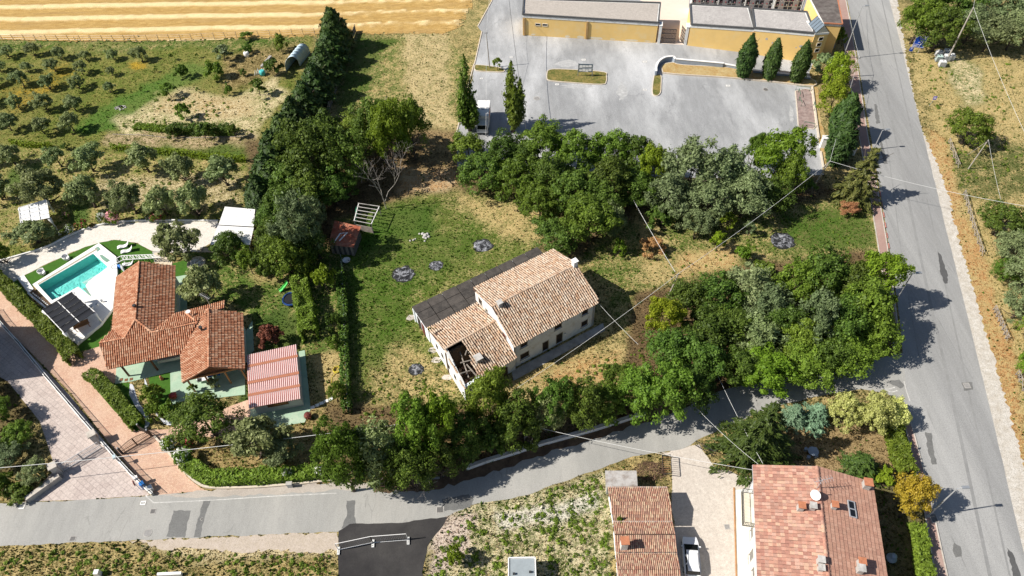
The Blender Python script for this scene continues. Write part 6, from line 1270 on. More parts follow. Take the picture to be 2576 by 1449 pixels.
def cemetery():
    Z3 = lambda x, y, h=0: D2W((2000 + x / 1.84) / 1.5652, (y / 1.84) / 1.5652, h)
    b = thing('cemetery_building', 'long low yellow building with flat gravel roofs behind the parking', 'building', Z3(1200, 200, 0))
    def slab(front, back, hf, hb, base, gm, nm):
        "one flat-roofed stretch: front/back roof corners and wall foot"
        (f0, f1), (k0, k1) = front, back
        F0, F1, B0, B1 = Z3(*f0, hf[0]), Z3(*f1, hf[1]), Z3(*k0, hb[0]), Z3(*k1, hb[1])
        g0, g1 = Z3(*base[0]), Z3(*base[1])
        bk0 = Vector((B0.x, B0.y, 0)); bk1 = Vector((B1.x, B1.y, 0))
        m = MB(); m.hexa([g0, g1, bk1, bk0], [g0 + Vector((0, 0, hf[0] - .7)), g1 + Vector((0, 0, hf[1] - .7)), bk1 + Vector((0, 0, hb[1] - .7)), bk0 + Vector((0, 0, hb[0] - .7))]); m.build('wall', 'yellow_render', b)
        d = (g1 - g0).normalized(); o = Vector((d.y, -d.x, 0)) * .06; e = d * .06
        m = MB(); m.hexa([g0 + o - e + Vector((0, 0, hf[0] - .7)), g1 + o + e + Vector((0, 0, hf[1] - .7)), bk1 - o + e + Vector((0, 0, hb[1] - .7)), bk0 - o - e + Vector((0, 0, hb[0] - .7))],
                             [g0 + o - e + Vector((0, 0, hf[0] - .12)), g1 + o + e + Vector((0, 0, hf[1] - .12)), bk1 - o + e + Vector((0, 0, hb[1] - .12)), bk0 - o - e + Vector((0, 0, hb[0] - .12))]); m.build('fascia', 'white_band', b)
        m = MB(); z = lambda p, h: p + Vector((0, 0, h)); ii = d * .35; jj = Vector((-d.y, d.x, 0)) * .35
        m.face([z(g0, hf[0] - .08) + ii + jj, z(g1, hf[1] - .08) - ii + jj, z(bk1, hb[1] - .08) - ii - jj, z(bk0, hb[0] - .08) + ii - jj]); m.build('roof', gm, b)
        for p, q in ((z(g0, hf[0]), z(g1, hf[1])), (z(g1, hf[1]), z(bk1, hb[1])), (z(bk1, hb[1]), z(bk0, hb[0])), (z(bk0, hb[0]), z(g0, hf[0]))):
            m = MB(); m.beam(p - Vector((0, 0, .02)), q - Vector((0, 0, .02)), .3, .3); m.build('roof_rim', plain('roof_rim', (.10, .10, .10), .7, .3, 2), b)
        return g0, g1, d
    g0, g1, d = slab(((90, 95), (1095, 150)), ((115, -10), (1105, 20)), (4.6, 4.4), (4.6, 4.4), ((108, 255), (1068, 311)), 'roof_gravel', 'left')
    L = (g1 - g0).length; o = Vector((d.y, -d.x, 0)); rz = math.atan2(d.y, d.x)
    for s in (.012, .485): m = MB(); m.box(g0 + d * L * s + o * .1 + Vector((0, 0, 1.9)), (.35, .24, 3.8), rz); m.build('pilaster', plain('pilaster_brown', (.42, .27, .12), .85, .2, 1), b)
    for s in (.115, .168):
        c = g0 + d * L * s + Vector((0, 0, 2.55)); m = MB()
        for e, f_ in ((0, .26), (0, -.26)): m.box(c + o * .03 + Vector((0, 0, f_)), (1.05, .1, .1), rz)
        for e in (-.5, .5): m.box(c + o * .03 + d * e, (.1, .1, .5), rz)
        wn = m.build('window', 'render_cream', b); m = MB(); m.box(c + o * .0, (.9, .04, .42), rz); m.build('pane', 'dark_glass', wn)
    plain('salt_bloom', (.76, .68, .52), .9, .1, 2)
    for s, ww, hh in ((.08, 1.0, .35), (.34, 1.1, .5), (.44, 1.6, .7), (.56, 3.0, .55), (.68, 1.2, .3), (.82, 2.6, .4), (.94, 1.4, .2)):
        m = MB(); k = 12; pts = [g0 + d * (L * s + ww / 2 * math.cos(t) * RN.uniform(.8, 1.1)) + o * .004 + Vector((0, 0, max(.02, .3 + hh * .5 * math.sin(t) * RN.uniform(.7, 1.1)))) for t in np.arange(0, 6.28, .5)]
        m.face(pts); m.build('flaked_plaster', 'salt_bloom', b)
    h0, h1, d2 = slab(((1315, 165), (1755, 190)), ((1320, 30), (1745, 50)), (4.6, 5.3), (4.6, 5.3), ((1300, 330), (1738, 385)), 'roof_pebbles', 'mid')
    k0, k1, d3 = slab(((1755, 190), (2175, 215)), ((1770, 60), (2165, 85)), (5.45, 6.3), (5.45, 6.3), ((1740, 386), (2150, 456)), 'roof_pebbles', 'right')
    for p, dd in ((h1, d2), (k1, d3)): m = MB(); m.box(p + Vector((dd.y, -dd.x, 0)) * .1 + Vector((0, 0, 2.3)), (.3, .24, 4.6), math.atan2(dd.y, dd.x)); m.build('pilaster', 'pilaster_brown', b)
    L3 = (k1 - k0).length; o3 = Vector((d3.y, -d3.x, 0)); plain('bare_plaster', (.45, .44, .43), .9, .2, 2)
    for s, z, ww, hh in ((.25, 3.6, .5, .7), (.45, 3.8, 1.0, 1.0), (.36, 3.0, .3, .4), (.86, 3.2, .9, .6), (.78, 2.8, .3, .3)):
        m = MB(); m.face([k0 + d3 * (L3 * s + ww / 2 * math.cos(t) * RN.uniform(.6, 1.1)) + o3 * .006 + Vector((0, 0, z + hh / 2 * math.sin(t) * RN.uniform(.6, 1.1))) for t in np.arange(0, 6.28, .6)]); m.build('flaked_plaster', 'bare_plaster', b)
    q0, q1 = Z3(2155, 460), Z3(2250, 452); w0 = Z3(2290, 380); dq = (q1 - q0).normalized()
    dp = Vector((-dq.y, dq.x, 0)); m = MB(); f = [q0, q1, q1 + dp * 4.5, q0 + dp * 4.5]; H = 6.3
    m.prism([tuple(p[:2]) for p in f], 0, H - .35); m.build('wall', 'yellow_render', b)
    m = MB(); m.prism([tuple(p[:2]) for p in (q0 - dp * .06 - dq * .06, q1 - dp * .06 + dq * .06, q1 + dp * 4.5 + dq * .06, q0 + dp * 4.5)], H - .35, H); m.build('fascia', 'white_band', b)
    Lq = (q1 - q0).length
    for z in (5.1, 3.9, 2.7):
        c = q0 + dq * Lq * .55 + Vector((0, 0, z)); rq = math.atan2(dq.y, dq.x); m = MB()
        for sz in (-.34, .34): m.box(c - dp * .04 + Vector((0, 0, sz)), (.95, .12, .1), rq)
        for sx in (-.42, .42): m.box(c - dp * .04 + dq * sx, (.1, .12, .6), rq)
        wn = m.build('window', 'render_cream', b); m = MB(); m.box(c - dp * .005, (.76, .04, .6), rq); m.build('pane', 'dark_glass', wn)
    m = MB(); a0, a1 = q0 + Vector((0, 0, H)), q1 + Vector((0, 0, H)); mid = (a0 + a1) / 2 + Vector((0, 0, 1.5))
    m.face([a0, a1, mid]); m.build('lantern_gable', 'render_cream', b)
    for p, q in ((a0, mid), (mid, a1)):
        for k in range(4):
            s0, s1 = k / 4 * 3.4, (k + 1) / 4 * 3.4; m = MB(); m.face([p + dp * (s0 + .05), q + dp * (s0 + .05), q + dp * s1, p + dp * s1]); m.build('pane', plain('skylight_glass', (.16, .20, .24), .25, .15, 2, spec=.6), b)
        for k in range(5): m = MB(); m.beam(p + dp * (k / 4 * 3.4), q + dp * (k / 4 * 3.4), .08, .08); m.build('glazing_bar', 'dark_metal', b)
    r = [Z3(2180, -45, 6.2), Z3(2375, -45, 6.2), Z3(2420, 172, 6.2), Z3(2292, 165, 6.2)]; fl = [Vector((p.x, p.y, 0)) for p in r]
    m = MB(); m.prism([tuple(p[:2]) for p in fl], 0, 5.6); m.build('wall', 'yellow_render', b)
    m = MB(); m.prism([tuple(p[:2]) for p in fl], 5.6, 6.1); m.build('fascia', 'white_band', b)
    for k in range(9):
        g = lambda s, t: r[0].lerp(r[1], s).lerp(r[3].lerp(r[2], s), t); pts = [g(-.02, k / 9), g(1.02, k / 9), g(1.02, (k + 1) / 9 + .01), g(-.02, (k + 1) / 9 + .01)]; m = MB(); zz = Vector((0, 0, .02 * (k % 2)))
        m.hexa([p - Vector((0, 0, .08)) + zz for p in pts], [p + zz for p in pts]); m.build('roof_sheet', plain('roof_brown', (.13, .11, .10), .85, .3, 1.0, dirt=(.22, .2, .18), dirtamt=.5), b)
    for p, q in ((g(-.02, 1.01), g(1.03, 1.01)), (g(1.03, 0), g(1.03, 1.01))): m = MB(); m.beam(p, q, .2, .2); m.build('roof_rim', 'tile_cap', b)
    for x0, x1, y, n in ((1340, 1510, 14, 5), (1530, 1705, 20, 5), (1725, 1905, 28, 5), (1935, 2115, 40, 5)):
        A, B = Z3(x0, y + 25, 0.0), Z3(x1, y + 32, 0); A = Z3(x0 - 10, y + 15, 2.2); B = Z3(x1 + 10, y + 22, 2.2); A.z = B.z = 0; dd = (B - A).normalized(); oo = Vector((dd.y, -dd.x, 0)); LL = (B - A).length
        nm = thing('niche_wall', 'white wall of burial niches with dark plaques, %s from the left' % ORD[(x0 - 1340) // 190], 'wall', A, 'burial niche walls behind the flat roofs')
        m = MB(); m.prism([tuple(p[:2]) for p in (A, B, B - oo * 2.4, A - oo * 2.4)], 0, 4.8); m.build('wall', 'render_white', nm)
        for s in (0, 1): m = MB(); m.beam(A.lerp(B, s) + oo * .12, A.lerp(B, s) + oo * .12 + Vector((0, 0, 4.8)), .25, .25); m.build('pier', 'white_band', nm)
        for r_ in range(4):
            for k in range(6):
                c = A + dd * (LL * (k + .5) / 6) + Vector((0, 0, 1.0 + r_ * 1.05)); m = MB(); m.box(c + oo * .03, (LL / 6 * .8, .08, .85), math.atan2(dd.y, dd.x)); pl = m.build('plaque', ('niche_dark', 'niche_grey', 'niche_dark')[(k * 7 + r_ * 3) % 3] if 'niche_dark' in MATS else (plain('niche_grey', (.3, .28, .28), .5, .2, 3), plain('niche_dark', (.03, .03, .035), .4, .2, 3))[1], nm)
                m = MB(); m.box(c + oo * .09 + dd * .12 - Vector((0, 0, .2)), (.18, .1, .2), math.atan2(dd.y, dd.x)); m.build('flowers', 'petal_' + ('red', 'white', 'pink')[(k + r_) % 3], pl)
    sheet('courtyard', [Z3(*p) for p in ((1072, 314), (1290, 326), (1310, 60), (1320, -60), (800, -60), (1105, 60), (1100, 150))], .03, plain('court_floor', (.72, .60, .50), .85, .06, 1), th=.02)
    a, c = Z3(1090, 312), Z3(1283, 322)
    for nm_, p in (('left', a), ('right', c)):
        e = (c - a).normalized(); rz = math.atan2(e.y, e.x); t = thing('gate_pier', 'white %s pier of the cemetery gate' % nm_, 'pier', p, 'white piers of the cemetery gate')
        m = MB(); m.box(p + Vector((0, 0, 1.9)) + Vector((-e.y, e.x, 0)) * .5, (.5, 1.4, 3.8), rz); m.build('shaft', 'white_band', t); m = MB(); m.box(p + Vector((0, 0, 3.86)) + Vector((-e.y, e.x, 0)) * .5, (.64, 1.54, .12), rz); m.build('cap', 'white_stone', t)
    gt = thing('iron_gate', 'dark ornamental iron gate of the cemetery, one leaf ajar', 'gate', (a + c) / 2)
    LL = (c - a).length
    for side in (0, 1):
        s0 = a + e * .35 if side == 0 else c - e * .35; dr = (e if side == 0 else (-e * .35 + Vector((-e.y, e.x, 0)) * .9).normalized()); wd = (LL - .7) * (.62 if side == 0 else .38)
        m = MB()
        for z in (.15, 1.15, 2.2, 3.1): m.beam(s0 + Vector((0, 0, z)), s0 + dr * wd + Vector((0, 0, z)), .06, .08)
        nb = int(wd / .28)
        for k in range(nb + 1):
            p = s0 + dr * (wd * k / nb); m.beam(p + Vector((0, 0, .1)), p + Vector((0, 0, 3.15)), .05, .05)
        lf = m.build('gate_leaf', 'dark_metal', gt)
        for i in range(int(wd / .56)):
            for j in range(5):
                cc = s0 + dr * (.3 + .56 * i) + Vector((0, 0, .5 + .58 * j)); pts = [cc + dr * .22 * math.cos(t) + Vector((0, 0, .22 * math.sin(t))) for t in np.linspace(0, 6.283, 9)]
                m = MB(); m.tube(pts, .035, 4, False); m.build('scroll', 'dark_metal', lf)
    PAVED.append([tuple(Z3(*p)[:2]) for p in ((90, 255), (2300, 460), (2420, 200), (2390, -60), (90, -60))])
cemetery()

def pool():
    for nm in ('pool_tile',):
        b = NB('pool_tile'); b.fin(b.mix(b.ramp(b.noise(1.2, 4), .3, .7), (.22, .78, .72), (.36, .88, .82)), .5); MATS['pool_tile'] = b.m
    t = thing('swimming_pool', 'turquoise swimming pool with white stone deck beside the villa', 'swimming pool', P(1, 0, 560, 650))
    deck = [P(1, 0, *k) for k in ((255, 710), (755, 398), (885, 500), (895, 630), (880, 700), (860, 890), (770, 1010), (590, 1160), (470, 1060), (400, 860))]
    n = len(POOL)
    outer = [Vector((p.x, p.y, DECK_Z)) for p in deck]; inner = [Vector((p.x, p.y, DECK_Z)) for p in POOL]
    m = MB(); allp = outer + inner; m.v = list(allp)
    for a, b, c in tessellate_polygon([outer, inner]):
        if (allp[b] - allp[a]).cross(allp[c] - allp[a]).z < 0: a, c = c, a
        m.f.append([a, b, c])
    k = len(outer)
    for i in range(k):
        j = (i + 1) % k; p, q = outer[i], outer[j]; m.face([p, q, Vector((q.x, q.y, 0)), Vector((p.x, p.y, 0))])
    m.build('deck', 'deck_stone', t); PAVED.append([tuple(p[:2]) for p in deck])
    m = MB()
    for i in range(n):
        p, q = POOL[i], POOL[(i + 1) % n]; m.face([Vector((p.x, p.y, DECK_Z - .02)), Vector((q.x, q.y, DECK_Z - .02)), Vector((q.x, q.y, -1.1)), Vector((p.x, p.y, -1.1))])
    m.v += [Vector((p.x, p.y, -1.05)) for p in POOL]; o = len(m.v) - n
    for a, b, c in tessellate_polygon([[Vector((p.x, p.y, 0)) for p in POOL]]): m.f.append([o + a, o + b, o + c])
    m.build('basin', 'pool_tile', t)
    m = MB(); q = [P(1, 0, *k, -.2) for k in ((665, 700), (822, 578), (790, 560), (600, 660))]; low = [Vector((p.x, p.y, -.95)) for p in q]; q[0].z = q[1].z = .22; q[2].z = q[3].z = -.9
    m.hexa(low, q); m.build('beach_ramp', 'white_stone', t)
    m = MB(); p0 = [P(1, 0, *k) for k in ((385, 740), (470, 800), (410, 826), (345, 762))]; m.prism([tuple(p[:2]) for p in p0], -1.0, -.4); m.build('bench_step', 'pool_tile', t)
    b = NB('water'); tr = b.n('ShaderNodeBsdfTransparent'); tr.inputs[0].default_value = (.80, .99, .975, 1); gl = b.n('ShaderNodeBsdfGlossy'); gl.inputs['Roughness'].default_value = .08; ly = b.n('ShaderNodeFresnel'); ly.inputs[0].default_value = 1.33
    wv = b.noise(2.2, 3, .5, dist=1.0); bp = b.bump(wv, .5, .12); b.l(bp, gl.inputs['Normal']); b.l(bp, ly.inputs['Normal']); mx = b.n('ShaderNodeMixShader'); b.l(ly.outputs[0], mx.inputs[0]); b.l(tr.outputs[0], mx.inputs[1]); b.l(gl.outputs[0], mx.inputs[2]); b.l(mx.outputs[0], b.out.inputs[0]); MATS['water'] = b.m
    m = MB(); m.v = [Vector((p.x, p.y, DECK_Z - .14)) for p in POOL]
    for a, bb, c in tessellate_polygon([m.v]):
        if (m.v[bb] - m.v[a]).cross(m.v[c] - m.v[a]).z < 0: a, c = c, a
        m.f.append([a, bb, c])
    m.build('water', 'water', t)
    plain('channel', (.42, .38, .28), .8, .2, 2); plain('hatch_green', (.20, .34, .26), .6, .2, 2)
    m = MB(); A, B = P(1, 0, 285, 695, DECK_Z), P(1, 0, 735, 428, DECK_Z); m.beam(A + Vector((0, 0, .004)), B + Vector((0, 0, .004)), .3, .02); m.build('channel', 'channel', t)
    for q in (((725, 438), (750, 425), (770, 445), (745, 465)), ((760, 490), (780, 488), (840, 530), (815, 545), (780, 520)), ((635, 742), (660, 735), (700, 798), (680, 790))):
        m = MB(); m.prism([tuple(P(1, 0, *k)[:2]) for k in q], DECK_Z - .05, DECK_Z + .012); m.build('hatch', 'hatch_green', t)
    w_ = thing('planter_wall', 'low dark bed with white edging at the pool end', 'planter', P(1, 0, 290, 780))
    m = MB(); m.prism([tuple(P(1, 0, *k)[:2]) for k in ((225, 770), (262, 735), (400, 860), (360, 890))], .12, .22); m.build('soil', 'litter_soil', w_)
    m = MB(); m.beam(P(1, 0, 215, 765, .2), P(1, 0, 365, 890, .2), .25, .4); m.build('edging', 'white_stone', w_)
    m = MB()
    for k in range(12): p = P(1, 0, 250 + k * 12, 765 + k * 9.5, .3); m.box(p, (.16, .16, .14), RN.random() * 3)
    tag(m.build('stones', 'white_stone', w_), kind='stuff')
pool()
def lounger(p, rz, label, grp='white sun loungers on the artificial lawn'):
    o = thing('sun_lounger', label, 'sun lounger', p, grp, rz)
    prof = [(-.95, .22), (-.5, .34), (-.05, .20), (.35, .26), (.62, .5), (.9, .85)]
    m = MB()
    for i in range(len(prof) - 1):
        (x0, z0), (x1, z1) = prof[i], prof[i + 1]; m.hexa([(x0, -.33, z0 - .07), (x1, -.33, z1 - .07), (x1, .33, z1 - .07), (x0, .33, z0 - .07)], [(x0, -.33, z0), (x1, -.33, z1), (x1, .33, z1), (x0, .33, z0)])
    link('seat_shell', m.mesh('seat_shell', 'white_paint', smooth=False), o); m = MB(); m.box((-.1, 0, .07), (1.2, .5, .14)); link('base', m.mesh('base', 'white_paint'), o)
lounger(P(1, 0, 938, 415), math.radians(18), 'white sun lounger nearest the gravel terrace'); lounger(P(1, 0, 965, 450), math.radians(18), 'white sun lounger in front of the first one'); lounger(P(1, 0, 975, 550), math.radians(12), 'white sun lounger beside blue towels near the villa roof')
def tub(p, rz, label):
    o = thing('garden_chair', label, 'chair', p, 'round white tub chairs on the artificial lawn', rz)
    m = MB(); m.lathe((0, 0, 0), [(.38, 0), (.46, .2), (.44, .42), (.36, .42), (.3, .36)], 16); link('seat', m.mesh('seat', 'white_paint', smooth=True), o)
    m = MB(); n = 12; k = len(m.v)
    for i in range(n + 1):
        a = math.radians(60 + 240 * i / n)
        for r, z in ((.46, .2), (.5, .5), (.52, .8), (.46, .8), (.42, .45)): m.v.append(Vector((r * math.cos(a), r * math.sin(a), z)))
    for i in range(n):
        for j in range(5): m.f.append([i * 5 + j, (i + 1) * 5 + j, (i + 1) * 5 + (j + 1) % 5, i * 5 + (j + 1) % 5])
    link('backrest', m.mesh('backrest', 'white_paint', smooth=True), o)
tub(P(1, 0, 508, 508), 0, 'white tub chair in the middle of the lawn strip'); tub(P(1, 0, 326, 618), 0, 'white tub chair at the lower end of the lawn strip')
o = thing('pool_toy', 'blue inflatable toy next to the lounger', 'pool toy', P(1, 0, 895, 565)); plain('blue_plastic', (.02, .18, .55), .4, .2, 3)
m = MB(); m.tube([P(1, 0, 870, 575, .15), P(1, 0, 895, 556, .25), P(1, 0, 920, 570, .2), P(1, 0, 900, 580, .15)], [.12, .25, .25, .12], 7); m.build('body', 'blue_plastic', o, smooth=True)
o = thing('parasol', 'closed grey parasol lying beside the lounger', 'parasol', P(1, 0, 925, 590)); m = MB(); m.tube([P(1, 0, 905, 545, .5), P(1, 0, 925, 575, .45), P(1, 0, 940, 600, .2)], [.05, .22, .12], 7); m.build('canopy', plain('grey_cloth', (.5, .52, .52), .9, .15, 3), o); m = MB(); m.tube([P(1, 0, 940, 600, .2), P(1, 0, 945, 608, .05)], .04, 5); m.build('pole', 'grey_metal', o)
o = thing('truss_rail', 'white aluminium lattice truss crossing the lawn to the pool', 'truss', P(1, 0, 1000, 500))
LA = [P(1, 0, 880, 500, 1.0), P(1, 0, 915, 482, 1.0), P(1, 0, 1150, 472, 1.0)]; LB = [P(1, 0, 835, 560, 1.0), P(1, 0, 930, 512, 1.0), P(1, 0, 1215, 495, 1.0)]
for L in (LA, LB):
    for i in range(2): m = MB(); m.beam(L[i], L[i + 1], .1, .1); m.build('chord', 'white_paint', o)
for k in range(12):
    t = k / 11; a = LA[1].lerp(LA[2], t); b = LB[1].lerp(LB[2], max(0, t - (.0 if k % 2 else .05))); m = MB(); m.beam(a, b, .06, .06); m.build('lattice_bar', 'white_paint', o)
    if k < 11: m = MB(); m.beam(LB[1].lerp(LB[2], t), LA[1].lerp(LA[2], (k + 1) / 11), .05, .05); m.build('lattice_bar', 'white_paint', o)
for p in (LA[0], LB[0], LA[2], LB[2], LA[1], LB[1]): m = MB(); m.beam((p.x, p.y, 0), p, .08, .08); m.build('post', 'white_paint', o)
o = tag(sheet('paved_corner', [P(1, 0, *k) for k in ((1150, 450), (1230, 445), (1300, 520), (1290, 555), (1165, 530))], .02, 'concrete'), kind='structure')
for i in range(4):
    for j in range(3):
        c = P(1, 0, 1180 + i * 32 + j * 4, 470 + j * 30 + i * 4); m = MB(); m.box(c + Vector((0, 0, .045)), (.62, .62, .05), math.radians(12)); m.build('slab', plain('sandstone', (.62, .53, .40), .9, .15, 2), o)
o = thing('stone_ring', 'round white pebble bed with stone rim behind the villa', 'planter', P(1, 0, 1490, 540))
m = MB(); c = P(1, 0, 1485, 545); m.lathe(c, [(1.35, 0), (1.35, .3), (1.05, .3), (1.0, .12)], 18); m.build('rim', 'sandstone', o)
m = MB()
for i in range(90): a = RN.random() * 6.28; r = RN.random() ** .5; m.box(c + Vector((math.cos(a) * r, math.sin(a) * r, .2 + RN.random() * .25 * (1 - r))), (.16, .13, .12), RN.random() * 3)
tag(m.build('pebbles', 'white_stone', o), kind='stuff')
def pergola(label, q, h, cols, rows, fab, frame, sag=.12, drape=False, px=None):
    q = [P(1, 0, *k, h) for k in q]; c = sum(q, Vector()) / 4; c.z = 0; o = thing('pergola', label, 'pergola', c)
    g = lambda s, t: q[0].lerp(q[1], s).lerp(q[3].lerp(q[2], s), t)
    for i in range(cols):
        for j in range(rows):
            a0, a1, b0, b1 = i / cols + .012, (i + 1) / cols - .012, j / rows + .01, (j + 1) / rows - .01; m = MB(); n = 5
            for k in range(n + 1):
                t = b0 + (b1 - b0) * k / n; z = -sag * math.sin(math.pi * k / n)
                m.v += [g(a0, t) + Vector((0, 0, z)), g(a1, t) + Vector((0, 0, z))]
            for k in range(n): m.f.append([2 * k, 2 * k + 1, 2 * k + 3, 2 * k + 2])
            m.build('canopy_panel', fab, o, smooth=True)
    for t in np.linspace(0, 1, rows + 1): m = MB(); m.beam(g(0, t) + Vector((0, 0, .03)), g(1, t) + Vector((0, 0, .03)), .08, .08); m.build('cross_bar', frame if fab == 'white_fabric' else 'dark_metal', o)
    for s in np.linspace(0, 1, cols + 1): m = MB(); m.beam(g(s, 0) - Vector((0, 0, .08)), g(s, 1) - Vector((0, 0, .08)), .1, .16); m.build('beam', frame, o)
    for s, t in ((.02, .02), (.98, .02), (.98, .98), (.02, .98)):
        p = g(s, t); m = MB(); m.beam((p.x, p.y, 0), p - Vector((0, 0, .1)), .16, .16); m.build('post', frame, o)
        if drape: m = MB(); m.tube([p - Vector((0, 0, .2)), Vector((p.x, p.y, 1.2)), Vector((p.x, p.y, .5))], [.3, .1, .18], 8); m.build('curtain', 'white_fabric', o, smooth=True)
    return o, g
pergola('white pergola with white cloth canopy at the grove edge', ((140, 120), (350, 58), (372, 196), (155, 238)), 2.6, 3, 4, 'white_fabric', 'white_paint', .14, True)
o, g = pergola('white pergola with black pleated canopy at the pool corner', ((318, 890), (545, 755), (715, 905), (480, 1060)), 2.7, 2, 5, 'black_fabric', 'white_paint', .16, True)
t = thing('outdoor_table', 'brown outdoor table under the black canopy pergola', 'table', P(1, 0, 640, 1040))
m = MB(); c = P(1, 0, 640, 1035); m.box(c + Vector((0, 0, .75 + DECK_Z)), (2.0, 1.0, .06), math.radians(30)); m.build('table_top', 'orange_wood', t)
for sx in (-.85, .85):
    for sy in (-.4, .4): v = Matrix.Rotation(math.radians(30), 3, 'Z') @ Vector((sx, sy, 0)); m = MB(); m.beam(c + v, c + v + Vector((0, 0, .74 + DECK_Z)), .07, .07); m.build('leg', 'brown_wood', t)
for i, q in enumerate(((775, 830), (740, 860), (700, 880))):
    o = thing('lantern', 'small white lantern on the pool deck, %s from right' % ORD[i], 'lantern', P(1, 0, *q, DECK_Z), 'small white lanterns on the pool deck'); m = MB(); m.box(P(1, 0, *q, DECK_Z) + Vector((0, 0, .22)), (.22, .22, .4)); m.build('body', 'white_paint', o); m = MB(); m.box(P(1, 0, *q, DECK_Z) + Vector((0, 0, .45)), (.28, .28, .06)); m.build('lid', 'grey_metal', o)
o = thing('carport', 'white flat panel carport behind the olive tree', 'carport', P(1, 0, 1760, 320))
for i, q in enumerate((((1697, 110), (1925, 130), (1915, 262), (1648, 248)), ((1645, 252), (1915, 268), (1885, 400), (1585, 398)))):
    q = [P(1, 0, *k, 2.5 + .12 * i) for k in q]; gg = lambda s, t: q[0].lerp(q[1], s).lerp(q[3].lerp(q[2], s), t)
    for k in range(4): m = MB(); pts = [gg(0, k / 4), gg(1, k / 4), gg(1, (k + 1) / 4 - .012), gg(0, (k + 1) / 4 - .012)]; m.hexa([p - Vector((0, 0, .06)) for p in pts], pts); m.build('roof_panel', 'white_paint', o)
    for s, t in ((.05, .05), (.95, .05), (.95, .95), (.05, .95)): p = gg(s, t); m = MB(); m.beam((p.x, p.y, 0), p - Vector((0, 0, .06)), .12, .12); m.build('post', 'white_paint', o)
    m = MB(); m.beam(gg(0, 1) - Vector((0, 0, .1)), gg(1, 1) - Vector((0, 0, .1)), .08, .18); m.build('edge_beam', 'dark_metal', o)
for k in range(5):
    a, b = P(1, 0, 1515 + k * 26, 425, .05), P(1, 0, 1512 + k * 26, 452, .05); m = MB(); m.beam(a, b, .9, .07); m.build('stone_slab', 'sandstone', None, label='pale stone slab before the carport, %s from the left' % ORD[k], cat='slab', group='stone slabs before the carport')
def neighbour():
    q = [D2W(-8, 838), D2W(-8, 962), D2W(-190, 962), D2W(-190, 838)]; c = sum(q, Vector()) / 4; o = thing('neighbour_house', 'neighbouring tiled house just past the left edge', 'house', c); m = MB(); m.prism([tuple(p[:2]) for p in q], 0, 6.4); m.build('wall', 'render_white', o)
    a, b = (q[0] + q[1]) / 2, (q[2] + q[3]) / 2; a.z = b.z = 8.0; E = [p + Vector((0, 0, 6.4)) for p in q]; roof(o, [[b, a, E[0], E[3]], [a, b, E[2], E[1]]], barrel(.25, .42, .1, 4, .05), .4, .5, 'clay_new', 0)
neighbour()
plain('green_plastic', (.10, .55, .12), .4, .1, 3); plain('trampoline_mat', (.012, .014, .02), .6, .2, 3); plain('blue_pad', (.02, .06, .22), .5, .2, 3)
o = thing('slide', 'bright green children slide on the lawn', 'slide', P(1, 0, 2150, 720))
A, B = P(1, 0, 2170, 680, 1.2), P(1, 0, 2110, 750, .1); m = MB(); pts = [A, A.lerp(B, .3) - Vector((0, 0, .1)), A.lerp(B, .7) - Vector((0, 0, .15)), B]
sd_ = (B - A).cross(Vector((0, 0, 1))).normalized()
for i in range(3):
    p, q = pts[i], pts[i + 1]; m.hexa([p - sd_ * .25 - Vector((0, 0, .04)), p + sd_ * .25 - Vector((0, 0, .04)), q + sd_ * .25 - Vector((0, 0, .04)), q - sd_ * .25 - Vector((0, 0, .04))], [p - sd_ * .25, p + sd_ * .25, q + sd_ * .25, q - sd_ * .25])
m.build('chute', 'green_plastic', o)
for s in (-1, 1): m = MB(); [m.beam(pts[i] + sd_ * .27 * s + Vector((0, 0, .08)), pts[i + 1] + sd_ * .27 * s + Vector((0, 0, .08)), .05, .16) for i in range(3)]; m.build('side_rail', 'green_plastic', o)
m = MB(); b_ = A + (A - B).normalized() * .5; m.beam(A, Vector((b_.x, b_.y, 0)), .45, .06); m.build('ladder', 'dark_metal', o)
o = thing('trampoline', 'small round trampoline with blue pad beside the slide', 'trampoline', P(1, 0, 2205, 825)); c = P(1, 0, 2205, 825)
m = MB(); m.lathe(c, [(.01, .55), (1.0, .55), (1.0, .57), (.01, .57)], 20); m.build('jump_mat', 'trampoline_mat', o); m = MB(); m.tube([c + Vector((1.15 * math.cos(t), 1.15 * math.sin(t), .58)) for t in np.linspace(0, 6.283, 21)], .14, 6, False); m.build('pad_ring', 'blue_pad', o)
for k in range(4): a = .8 + k * 1.57; p = c + Vector((1.2 * math.cos(a), 1.2 * math.sin(a), 0)); m = MB(); m.tube([p, p + Vector((0, 0, 2.0))], .04, 6); m.build('net_pole', 'dark_metal', o)
for q, mt, l in ((tp(2, 0, 1318, 105), 'petal_red', 'pot of dark red flowers on the green terrace'), (tp(2, 0, 2330, 255), 'leaf_red', 'pot with red flowers at the terrace tip')):
    o = thing('flower_pot', l, 'plant pot', D2W(*q)); m = MB(); m.lathe(D2W(*q), [(.28, 0), (.42, .5), (.36, .5)], 12); m.build('pot', 'tile_cap', o)
    rg = np.random.default_rng(int(q[0])); d = unit(rg.normal(size=(160, 3)) + np.array([0, 0, .8])); V, F = cards(d * np.array([.5, .5, .35]) + np.array([0, 0, .6]), d, .12, .9, rg); link('flowers', np_mesh('flowers', V, F, mt), o)
o = thing('garden_hose', 'yellow garden hose coiled on the lawn edge', 'hose', P(1, 0, 2540, 1340)); plain('yellow_hose', (.70, .58, .06), .5, .1, 3); c = P(1, 0, 2545, 1345)
